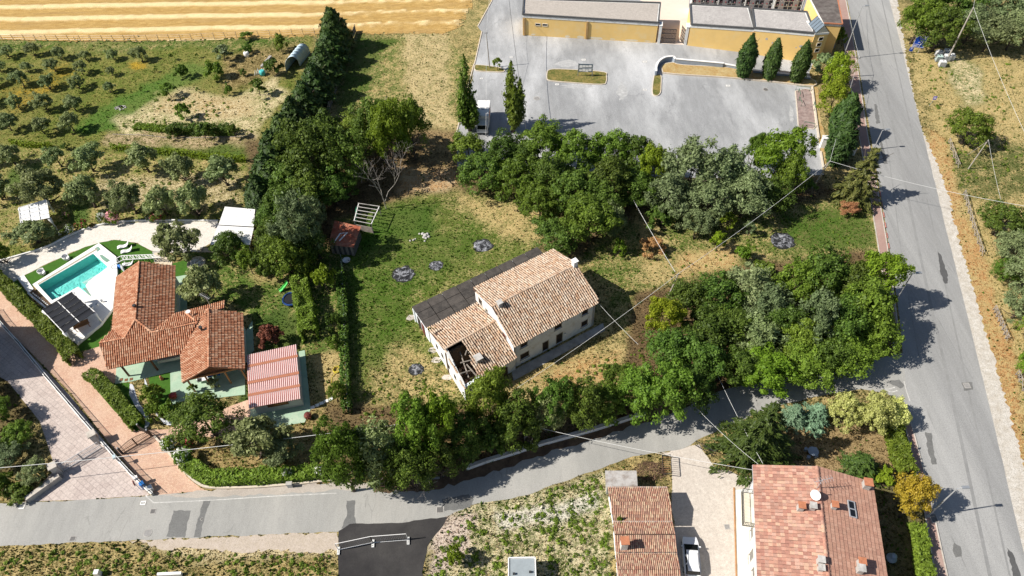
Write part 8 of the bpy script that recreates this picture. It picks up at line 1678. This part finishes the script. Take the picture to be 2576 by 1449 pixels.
def rustic(label, pts, n):
    L = dl(pts); o = thing('rustic_fence', label, 'fence', L[0])
    sm = smooth_line(L, max(1, n // max(1, len(L) - 1)))
    for i in range(len(sm) - 1):
        a, b = sm[i], sm[i + 1]
        m = MB(); m.tube([a, a + Vector((0, 0, 1.1))], .06, 6); m.build('post', 'old_wood', o)
        for z0, z1 in ((.2, 1.0), (1.0, .2)): m = MB(); m.tube([a + Vector((0, 0, z0)), b + Vector((0, 0, z1))], .04, 5); m.build('cross_rail', 'old_wood', o)
        m = MB(); m.tube([a + Vector((0, 0, 1.05)), b + Vector((0, 0, 1.05))], .045, 5); m.build('top_rail', 'old_wood', o)
rustic('rustic crossed-rail fence below the round tree', [tp(0, 2, 2000, 1080), tp(0, 2, 2040, 1190), tp(0, 2, 2075, 1275)], 5)
rustic('rustic crossed-rail fence in front of roadside shrubs', [tp(1, 2, 2115, 20), tp(1, 2, 2150, 160), tp(1, 2, 2200, 330), tp(1, 2, 2255, 490)], 9)
rustic('lower rustic crossed-rail fence along the gravel shoulder', [tp(1, 2, 2340, 890), tp(1, 2, 2390, 1010), tp(1, 2, 2440, 1130)], 8)
rustic('rustic fence piece at the right edge of the picture', [tp(1, 2, 2510, 1380), tp(1, 2, 2560, 1500), tp(1, 2, 2600, 1620)], 5)

o = thing('wire_fence', 'wire fence with thin posts between field and olive grove', 'fence', P(0, 0, 1200, 310)); prev = None; tops = []
for k in range(31):
    x = -60 + k * 84; y = 306 + 10 * math.sin(math.pi * min(1, max(0, x / 1500))) - max(0, (x - 1400)) * .045; p = P(0, 0, x, y); m = MB(); m.tube([p, p + Vector((RN.uniform(-.1, .1), 0, 1.5))], .05, 5); m.build('post', 'old_wood', o); tops.append(p)
for z in (.5, 1.0, 1.4):
    m = MB(); m.tube([p + Vector((0, 0, z)) for p in tops], .012, 3, False); m.build('wire', 'galvanised', o)
o = thing('panel_fence', 'dark panel fence beside the conifer screen', 'fence', P(0, 1, 60, 400)); FL = [P(0, 1, 110, 240), P(0, 1, 60, 360), P(0, 1, 0, 520), P(0, 0, 2540, 680), P(0, 0, 2480, 860)]; sm = smooth_line(FL, 4)
for i in range(len(sm) - 1):
    a, b = sm[i], sm[i + 1]; m = MB(); m.beam(a + Vector((0, 0, .8)), b + Vector((0, 0, .8)), .05, 1.4); m.build('panel', 'wall_dark', o); m = MB(); m.beam(a, a + Vector((0, 0, 1.7)), .1, .1); m.build('post', 'concrete', o)
o = thing('plastic_tunnel', 'blue-white plastic garden tunnel beside the tall conifers', 'greenhouse', P(0, 0, 2210, 480)); plain('film_blue', (.58, .74, .84), .6, .12, 1.5, spec=.3)
A0, A1 = P(0, 0, 2160, 540), P(0, 0, 2265, 500); B0, B1 = A0 + Vector((1.3, 4.6, 0)), A1 + Vector((1.3, 4.6, 0)); hh = 2.6
rows__ = []
for t in np.linspace(0, 1, 6):
    a, b = A0.lerp(B0, t), A1.lerp(B1, t); rows__.append([a.lerp(b, .5 - .5 * math.cos(math.pi * s)) + Vector((0, 0, hh * math.sin(math.pi * s) ** .7)) for s in np.linspace(0, 1, 9)])
for i in range(5):
    m = MB(); k = 9; m.v = rows__[i] + rows__[i + 1]; m.f = [[j, j + 1, k + j + 1, k + j] for j in range(k - 1)]; m.build('film_panel', 'film_blue', o, smooth=True)
for r_ in rows__: m = MB(); m.tube([p + Vector((0, 0, .03)) for p in r_], .04, 5); m.build('hoop', 'white_paint', o)
m = MB(); m.face(rows__[-1]); m.build('end_wall', 'film_blue', o)
for q, l, mt in ((tp(0, 0, 1865, 425), 'white plastic drum on the grove grass', 'white_paint'), (tp(0, 0, 1985, 565), 'small turquoise tub beside white stakes', 'turq')):
    if mt == 'turq': plain('turq', (.08, .50, .50), .5, .1, 3)
    p = D2W(*q); o = thing('drum', l, 'drum', p); m = MB(); m.lathe(p, [(.5, 0), (.55, .4), (.55, .8), (.45, .95)], 12); m.build('body', mt, o, smooth=True); m = MB(); m.lathe(p + Vector((0, 0, .95)), [(.47, 0), (.4, .06)], 12); m.build('lid', mt, o)
o = thing('stake_pile', 'heap of white stakes beside the plastic tunnel', 'stake pile', P(0, 0, 1965, 555))
for k in range(12): m = MB(); a = P(0, 0, 1920 + k * 8, 570 - k * 2); m.tube([a, a + Vector((RN.uniform(.1, .4), RN.uniform(.2, .8), RN.uniform(.6, 1.1)))], .05, 5); m.build('stake', 'white_paint', o)
for k in range(9): m = MB(); m.box(P(0, 0, 1975 + k * 8, 500 - k * 9, .2), (.4, .5, .3), RN.random() * 3); m.build('block', 'concrete', o)
m = MB(); m.tube([P(0, 0, 850, 1012, .05), P(0, 0, 1100, 1020, .05), P(0, 0, 1300, 1042, .05), P(0, 0, 1850, 1030, .05)], .06, 5); m.build('irrigation_pipe', 'old_wood', None, label='pale irrigation pipe along the kitchen garden', cat='pipe')
m = MB(); c = P(0, 0, 905, 810); [m.box(c + Vector((RN.gauss(0, .5), RN.gauss(0, .35), .06)), (.3, .25, .12), RN.random() * 3) for _ in range(40)]; tag(m.build('ash_heap', 'concrete', None), 'small grey rubble heap on the green grove track', 'rubble', kind='stuff')
o = thing('rusty_shed', 'little shed with rusty red sheet roof at the yard edge', 'shed', P(1, 1, 30, 400)); q = [P(1, 1, -50, 215, 2.3), P(1, 1, 145, 262, 2.3), P(1, 1, 90, 420, 2.0), P(1, 1, -100, 400, 2.0)]; gg = lambda s, t: q[0].lerp(q[1], s).lerp(q[3].lerp(q[2], s), t)
plain('rusty_sheet', (.36, .095, .05), .8, .35, 1.2, dirt=(.50, .27, .17), dirtamt=.6)
for k in range(4): m = MB(); pts = [gg(k / 4, 0), gg((k + 1) / 4 + .02, 0), gg((k + 1) / 4 + .02, 1), gg(k / 4, 1)]; z = Vector((0, 0, .03 * (k % 2))); m.hexa([p + z for p in pts], [p + z + Vector((0, 0, .03)) for p in pts]); m.build('roof_sheet', 'rusty_sheet', o)
m = MB(); m.prism([tuple(gg(s, t)[:2]) for s, t in ((.05, .05), (.95, .05), (.95, .95), (.05, .95))], 0, 1.9); m.build('wall', 'wall_dark', o)
for k in range(5): m = MB(); a = gg(.1 + .2 * k, .965); m.box((a.x, a.y, 1.0), (.35, .06, 1.9), -.25); m.build('wall_plank', 'old_wood', o)
m = MB(); m.tube([gg(.2, .9) + Vector((0, 0, .1)), gg(.35, .5) + Vector((0, 0, .12)), gg(.6, .4) + Vector((0, 0, .1)), gg(.4, .8) + Vector((0, 0, .12))], .1, 6); m.build('white_tarp', 'white_fabric', o)
o = thing('roofless_shed', 'roofless shed frame of white bars behind the rusty shed', 'shed', P(1, 1, 170, 220)); q = [P(1, 1, 130, 85, 2.1), P(1, 1, 285, 108, 2.1), P(1, 1, 225, 240, 2.1), P(1, 1, 95, 215, 2.1)]; gg = lambda s, t: q[0].lerp(q[1], s).lerp(q[3].lerp(q[2], s), t)
for t in np.linspace(0, 1, 6): m = MB(); m.beam(gg(-.03, t), gg(1.03, t), .09, .08); m.build('bar', 'stone_chimney', o)
for s in (0, 1): m = MB(); m.beam(gg(s, 0) - Vector((0, 0, .08)), gg(s, 1) - Vector((0, 0, .08)), .12, .1); m.build('side_bar', 'white_band', o)
for s, t in ((0, 0), (1, 0), (1, 1), (0, 1)): p = gg(s, t); m = MB(); m.beam((p.x, p.y, 0), p, .1, .1); m.build('post', 'old_wood', o)
m = MB(); a, b = gg(0, 1), gg(1, 1); m.beam(Vector((a.x, a.y, .7)), Vector((b.x, b.y, .7)), .06, 1.2); m.build('plank_wall', 'old_wood', o)
m = MB(); a, b = gg(-.12, 0), gg(-.05, 1); m.beam(Vector((a.x, a.y, 1.4)), Vector((b.x, b.y, 1.0)), .3, .04); m.build('green_tarp', plain('tarp_green', (.03, .22, .12), .6, .3, 3), o)
o = thing('white_basin', 'white basin lying at the corner of the rusty shed', 'basin', P(1, 1, 40, 525)); p = P(1, 1, 40, 522); m = MB(); m.lathe(p, [(.4, 0), (.6, .3), (.55, .3), (.35, .06)], 12); m.build('bowl', 'white_paint', o, smooth=True)
b = NB('ash'); f = b.noise(1.7, 7, .75, dist=.8); b.fin(b.mix(b.ramp(f, .47, .62), (.018, .019, .022), (.36, .37, .40)), .95, b.bump(f, .8, .1)); MATS['ash'] = b.m
plain('soot', (.03, .032, .026), .95, .5, 2)
for q, rx, l in (((1214, 618), 23, 'ash patch behind the black lean-to roof'), ((1097, 668), 17, 'smallest round ash patch left of the lean-to'), ((1015, 690), 26, 'ash patch nearest the villa hedge'), ((1047, 929), 18, 'round ash patch below the farmhouse annex'), ((1968, 605), 29, 'large ash patch beside the main road')):
    c = D2W(*q); r = rx / pxm(*q); m = MB(); n = 20; k0 = 0; rr = random.Random(rx)
    for ring, z in ((1.0, .012), (.7, .09), (.35, .13)):
        m.v += [c + Vector((math.cos(6.283 * j / n) * r * ring * rr.uniform(.88, 1.1), math.sin(6.283 * j / n) * r * ring * rr.uniform(.8, 1.0), z * rr.uniform(.8, 1.2))) for j in range(n)]
    for i in range(2):
        for j in range(n): m.f.append([i * n + j, i * n + (j + 1) % n, (i + 1) * n + (j + 1) % n, (i + 1) * n + j])
    m.f.append([2 * n + j for j in range(n)]); sheet('scorched_ground', [(c.x + math.cos(t) * r * rr.uniform(.95, 1.3), c.y + math.sin(t) * r * rr.uniform(.85, 1.2)) for t in np.arange(0, 6.2, .3)], .010, 'soot'); m.build('ash_patch', 'ash', None, label=l, cat='ash patch', group='burnt ash patches in the grass', smooth=True)
for i, (x, y, s) in enumerate(((520, 370, .3), (545, 365, .35), (560, 355, .25), (590, 318, .3), (615, 320, .5), (635, 330, .6), (650, 322, .5), (625, 345, .5), (660, 340, .4), (640, 352, .4), (630, 372, .3), (1500, 0, .01))):
    if s < .1: continue
    p = P(1, 1, x, y); m = MB(); m.lathe(p, [(s * .5, 0), (s * .6, s * .3), (s * .3, s * .6)], 6); m.build('stone', 'stone_chimney', None, label='pale stone in the yard heap, %s from the left' % ORD[i], cat='stone', group='pale stones in the green yard')
for i, q in enumerate(((530, 950), (690, 1195), (720, 1270), (800, 1400))):
    m = MB(); c = P(1, 1, *q); m.prism([(c.x + .75 * math.cos(t) * RN.uniform(.7, 1.1), c.y + .55 * math.sin(t) * RN.uniform(.7, 1.1)) for t in np.arange(0, 6.2, .7)], 0, .06); m.build('flat_stone', 'kerb_stone', None, label='flat pale stone along the annex wall, %s from the top' % ORD[i], cat='stone', group='flat stones along the annex wall')
BW = [P(2, 1, *k) for k in ((945, 645), (1100, 590), (1300, 530), (1480, 470), (1680, 415), (1880, 360), (2080, 298), (2290, 230))]
o = thing('bank_wall', 'low white retaining wall along the side road bank', 'wall', BW[3]); m = MB()
for i in range(len(BW) - 1):
    a, b = BW[i], BW[i + 1]; n_ = Vector((-(b - a).y, (b - a).x, 0)).normalized() * .15; m.hexa([a - n_, b - n_, b + n_, a + n_], [p + Vector((0, 0, .7)) for p in (a - n_, b - n_, b + n_, a + n_)])
m.build('wall', 'plaster_old', o); m = MB()
for i in range(len(BW) - 1): m.beam(BW[i] + Vector((0, 0, .73)), BW[i + 1] + Vector((0, 0, .73)), .4, .07)
m.build('coping', 'kerb_stone', o)
o = thing('boundary_fence', 'tall dark screened fence between villa garden and yard', 'fence', D2W(872, 860)); FL = dl([(862, 660), (868, 760), (872, 860), (876, 960), (880, 1045)]); sm = smooth_line(FL, 4)
for i in range(len(sm) - 1):
    a, b = sm[i], sm[i + 1]; m = MB(); m.beam(a + Vector((0, 0, .75)), b + Vector((0, 0, .75)), .04, 1.3); m.build('screen_panel', plain('screen_green', (.05, .09, .045), .9, .3, 3), o); m = MB(); m.beam(a, a + Vector((0, 0, 1.7)), .07, .07); m.build('post', 'grey_metal', o)
o = thing('site_barrier', 'white metal site fence on concrete feet across new asphalt', 'barrier', P(2, 1, 250, 1200)); A, B, C_ = P(2, 1, -20, 1255), P(2, 1, 240, 1200), P(2, 1, 505, 1180)
for a, b in ((A, B), (B, C_)):
    m = MB()
    for z in (.15, 1.9): m.beam(a + Vector((0, 0, z)), b + Vector((0, 0, z)), .06, .06)
    for s in (0, 1): m.beam(a.lerp(b, s) + Vector((0, 0, .1)), a.lerp(b, s) + Vector((0, 0, 1.9)), .06, .06)
    pn = m.build('panel_frame', 'white_paint', o); m = MB(); n = 20
    for k in range(n): p = a.lerp(b, k / n); m.beam(p + Vector((0, 0, .15)), p + Vector((0, 0, 1.9)), .014, .014)
    tag(m.build('mesh_wires', 'galvanised', pn), kind='stuff')
for p in (B, C_, A): m = MB(); m.box(p + Vector((.02, -.1, .09)), (.28, .85, .18), .05); ft = m.build('foot', 'white_band', o); m = MB(); [m.box(p + Vector((.02, -.35 + .2 * k, .185)), (.1, .1, .01), .05) for k in range(3)]; m.build('foot_holes', 'dark_metal', ft)
o = thing('farm_gate', 'rusty barred gate lying open beside the brush heap', 'gate', P(2, 1, 2460, 610)); q = [P(2, 1, 2420, 540, .1), P(2, 1, 2485, 535, 1.2), P(2, 1, 2495, 675, 1.2), P(2, 1, 2430, 680, .1)]
for i in range(4): m = MB(); m.beam(q[i], q[(i + 1) % 4], .07, .07); m.build('frame_bar', 'dark_metal', o)
for k in range(1, 9): m = MB(); m.beam(q[0].lerp(q[3], k / 9), q[1].lerp(q[2], k / 9), .035, .035); m.build('bar', 'rust', o)
o = thing('farm_gate', 'dark barred gate leaf under the large fir', 'gate', P(2, 2, 160, 500)); A, B = P(2, 2, 95, 465), P(2, 2, 235, 545)
for z in (.1, 1.1): m = MB(); m.beam(A + Vector((0, 0, z)), B + Vector((0, 0, z)), .06, .06); m.build('frame_bar', 'dark_metal', o)
for k in range(13): p = A.lerp(B, k / 12); m = MB(); m.beam(p + Vector((0, 0, .1)), p + Vector((0, 0, 1.1)), .035, .035); m.build('bar', 'dark_metal', o)
c = P(2, 1, 2330, 660); rg = np.random.default_rng(4)
m = MB()
for i in range(420): a = rg.random() * 6.28; r = rg.random() ** .5; p = c + Vector((math.cos(a) * r * 1.9, math.sin(a) * r * 1.2, (1 - r) * 1.1 + .05)); dv = Vector((rg.normal(), rg.normal(), rg.normal() * .4)).normalized() * .55; m.tube([p, p + dv], [.02, .008], 3, False)
tag(m.build('brush_heap', plain('brush', (.20, .12, .08), .95, .3, 3), None), 'brown heap of cut brushwood above the tiled outbuilding', 'brush heap', kind='stuff')
o = thing('garden_table', 'round stone table on the dry garden lawn', 'table', P(2, 2, 972, 530)); c = P(2, 2, 972, 530); m = MB(); m.lathe(c, [(.2, 0), (.15, .6), (.6, .68), (.62, .76)], 16); m.build('table', 'wall_blue', o, smooth=False)
for k, q in enumerate(((925, 500), (945, 560), (1002, 552), (995, 500))): p = P(2, 2, *q); s = thing('stone_stool', 'round stone stool at the garden table, %s from the left' % ORD[k], 'stool', p, 'stone stools round the garden table'); m = MB(); m.lathe(p, [(.2, 0), (.17, .2), (.22, .42)], 10); m.build('seat', 'wall_blue', s)
p = P(2, 2, 1570, 1320); o = thing('garden_ornament', 'pale stone ornament in the shaded garden strip', 'ornament', p); m = MB(); m.lathe(p, [(.5, 0), (.55, .3), (.2, .4), (.15, .8), (.35, .9), (.1, 1.0)], 12); m.build('bowl', 'wall_blue', o, smooth=True)
def car():
    c = P(2, 2, 14, 1300, .8); c = Vector((c.x + .75, c.y, 0)); fw_ = P(2, 2, 5, 1145, .8) - P(2, 2, 30, 1440, .8); rz = math.atan2(fw_.y, fw_.x)
    o = thing('parked_car', 'white estate car parked beside the tiled outbuilding', 'car', c, None, rz)
    def part(nm, mt, m, par=None, sm=False): return link(nm, m.mesh(nm, mt, smooth=sm), par or o)
    plain('car_paint', (.78, .79, .80), .25, .03, 2, spec=.6)
    X = [-2.18, -2.1, -1.6, -.5, .9, 1.5, 2.05, 2.18]; top = [.62, .92, .98, .98, .98, .92, .78, .5]; hw = [.66, .8, .87, .9, .9, .87, .76, .55]
    m = MB(); sec = []
    for x, t, h_ in zip(X, top, hw): sec.append([(x, -h_ * .9, .28), (x, -h_, .55), (x, -h_ * .95, t), (x, h_ * .95, t), (x, h_, .55), (x, h_ * .9, .28)])
    for s in sec: m.v += [Vector(p) for p in s]
    for i in range(len(sec) - 1):
        for j in range(6): m.f.append([i * 6 + j, i * 6 + (j + 1) % 6, (i + 1) * 6 + (j + 1) % 6, (i + 1) * 6 + j])
    m.f += [[5, 4, 3, 2, 1, 0], [42 + j for j in range(6)]]; body = part('body', 'car_paint', m)
    m = MB(); lo = [(-2.0, .74), (-1.75, .80), (.55, .80), (1.25, .72)]; up = [(-1.75, .58), (-1.55, .62), (.15, .62), (.45, .56)]
    m.hexa([(-2.02, -.76, .93), (1.25, -.76, .93), (1.25, .76, .93), (-2.02, .76, .93)], [(-1.72, -.6, 1.42), (.35, -.6, 1.45), (.35, .6, 1.45), (-1.72, .6, 1.42)]); gh = part('greenhouse', 'dark_glass', m)
    m = MB(); m.hexa([(-1.8, -.63, 1.42), (.42, -.63, 1.43), (.42, .63, 1.43), (-1.8, .63, 1.42)], [(-1.7, -.56, 1.49), (.3, -.58, 1.5), (.3, .58, 1.5), (-1.7, .56, 1.49)]); rf = part('roof', 'car_paint', m)
    for s in (-1, 1): m = MB(); m.beam((-1.5, s * .52, 1.53), (.1, s * .52, 1.53), .04, .04); part('roof_rail', 'grey_metal', m, rf)
    for s in (-1, 1):
        for x0, x1 in ((-1.05, -.98), (-.12, -.05)): m = MB(); m.beam((x0, s * .775, .93), (x1 + .02, s * .615, 1.44), .09, .03); part('pillar', 'car_paint', m, gh)
        m = MB(); m.box((.95, s * .95, .98), (.14, .2, .14)); part('mirror', 'car_paint', m)
        m = MB(); m.box((2.06, s * .55, .66), (.12, .3, .14), s * -.3); part('headlight', 'galvanised', m); m = MB(); m.box((-2.15, s * .68, .78), (.08, .2, .22)); part('tail_light', 'sign_red', m)
        for x in (-1.35, 1.35): m = MB(); m.tube([(x, s * .68, .32), (x, s * .9, .32)], .32, 14); w = part('wheel', 'trampoline_mat', m); m = MB(); m.tube([(x, s * .89, .32), (x, s * .915, .32)], .2, 10); part('rim', 'grey_metal', m, w)
car()
m = MB(); m.box(P(2, 0, 755, 1440) + Vector((0, 0, .5)), (.5, .5, 1.0)); m.build('white_post', 'white_paint', None, label='white post end at the bottom verge', cat='post')
m = MB(); A, B = P(2, 0, 1200, 1446), P(2, 0, 1380, 1438); m.beam(A + Vector((0, 0, .3)), B + Vector((0, 0, .3)), .3, .5); m.build('white_kerb_block', 'white_paint', None, label='white low block at the bottom verge edge', cat='block')
def grass():
    b = NB('grass_blade'); at = b.n('ShaderNodeAttribute', attribute_name='tint'); d = b.n('ShaderNodeBsdfDiffuse'); tr = b.n('ShaderNodeBsdfTranslucent'); ms = b.n('ShaderNodeMixShader')
    b.l(at.outputs['Color'], d.inputs[0]); b.l(at.outputs['Color'], tr.inputs[0]); ms.inputs[0].default_value = .25; b.l(d.outputs[0], ms.inputs[1]); b.l(tr.outputs[0], ms.inputs[2]); b.l(ms.outputs[0], b.out.inputs[0]); MATS['grass_blade'] = b.m
    rg = np.random.default_rng(77); n = 150000
    px = rg.uniform(-30, 2610, n); py = rg.uniform(80, 1470, n) ** 1.0
    dx = FW.x * F_PX + RT.x * (px - CX) - UP.x * (py - CY); dy = FW.y * F_PX + RT.y * (px - CX) - UP.y * (py - CY); dz = FW.z * F_PX + RT.z * (px - CX) - UP.z * (py - CY); t = -CAM_H / dz
    X, Y = dx * t, dy * t
    keep = np.ones(n, bool)
    for poly in PAVED: keep &= ~inpoly(X, Y, poly)
    X, Y = X[keep], Y[keep]; n = len(X)
    A, B, S, px, py = cover(X, Y)
    f = fbm(X * 1.1 + 3, Y * 1.1, 4); isB = (f - .47) * 3.2 + rg.normal(size=n) * .25 + (S - .5) * 1.6 > 0
    lush = np.clip((A[:, 1] - A[:, 0]) * 14, 0, 1)
    col = np.where(isB[:, None], B, A) * rg.uniform(.65, 1.25, (n, 1)); tall = np.where(isB, .75, 1.0)
    big = rg.random(n) < np.where(py > 1180, .07, .04)
    h = rg.uniform(.07, .19, n) * tall * np.where(big, 2.3, 1); w_ = rg.uniform(.10, .22, n) * np.where(big, 1.7, 1)
    gr = np.array([.075, .135, .02]); col = np.where((big & (rg.random(n) < .6))[:, None], gr * rg.uniform(.7, 1.4, (n, 1)), col)
    Vs = [];
    for k in range(3):
        a = rg.random(n) * 6.283; c, s = np.cos(a), np.sin(a); ln = rg.uniform(-.6, .6, n) * h
        base = np.stack([X, Y, np.zeros(n)], 1); side = np.stack([c, s, 0 * c], 1) * (w_ * .5)[:, None]
        Vs.append(np.stack([base - side, base + side, base + np.stack([-s * ln * 1.5 + c * w_ * .3, c * ln * 1.5, h], 1)], 1))
    V = np.concatenate(Vs).reshape(-1, 3); F = np.arange(len(V)).reshape(-1, 3); C = np.tile(np.repeat(col, 3, 0).reshape(n, 3, 3), (3, 1, 1)).reshape(-1, 3)
    o = link('grass', np_mesh('grass', V, F, 'grass_blade', {'tint': np.c_[C, np.ones(len(C))]})); tag(o, 'mottled green and straw coloured grass over the open ground', 'grass', kind='stuff')
grass()

def weeds():
    "leafy weeds and dry clumps on the rough plots"
    rg = np.random.default_rng(31); spots = []
    for poly, n, s0, s1 in (([(1120, 1330), (1400, 1225), (1520, 1190), (1535, 1449), (1080, 1449)], 210, .14, .45), ([(0, 1385), (840, 1395), (845, 1449), (0, 1449)], 240, .1, .3), ([(2330, 150), (2560, 150), (2570, 420), (2400, 480)], 160, .12, .35), ([(310, 250), (700, 220), (640, 340), (300, 320)], 200, .1, .3), ([(880, 900), (1150, 980), (1100, 1050), (890, 1050)], 60, .1, .3), ([(1300, 990), (1620, 870), (1630, 930), (1380, 1000)], 60, .1, .35), ([(20, 430), (600, 430), (600, 540), (20, 540)], 160, .1, .3), ([(1600, 560), (2180, 500), (2180, 640), (1640, 720)], 110, .1, .3)):
        x = rg.uniform(min(p[0] for p in poly), max(p[0] for p in poly), n * 3); y = rg.uniform(min(p[1] for p in poly), max(p[1] for p in poly), n * 3); k = np.where(inpoly(x, y, poly))[0][:n]
        W_ = np.array([tuple(D2W(x[i], y[i]))[:2] for i in k]); keep = vnoise(W_[:, 0] * .3, W_[:, 1] * .3) > .35
        for p in PAVED: keep &= ~inpoly(W_[:, 0], W_[:, 1], p)
        spots += [(q[0], q[1], rg.uniform(s0, s1)) for q in W_[keep]]
    C = []; N = []; Z = []
    for x, y, s in spots:
        n = 34; d = unit(rg.normal(size=(n, 3))); d[:, 2] = np.abs(d[:, 2]); C.append(np.array([x, y, .02]) + d * np.array([s, s, s * .9]) * rg.uniform(.5, 1.1, (n, 1))); N.append(d + rg.normal(size=(n, 3)) * .5 + np.array([0, 0, .4])); Z.append(np.full(n, .05 + s * .16))
    C = np.concatenate(C); V, F = cards(C, np.concatenate(N), np.concatenate(Z), 1.2, rg); V[:, 2] = np.maximum(V[:, 2], .015)
    tag(link('weeds', np_mesh('weeds', V, F, 'leaf_mid')), 'scattered leafy green weeds over the rough plots and verges', 'weeds', kind='stuff')
weeds()
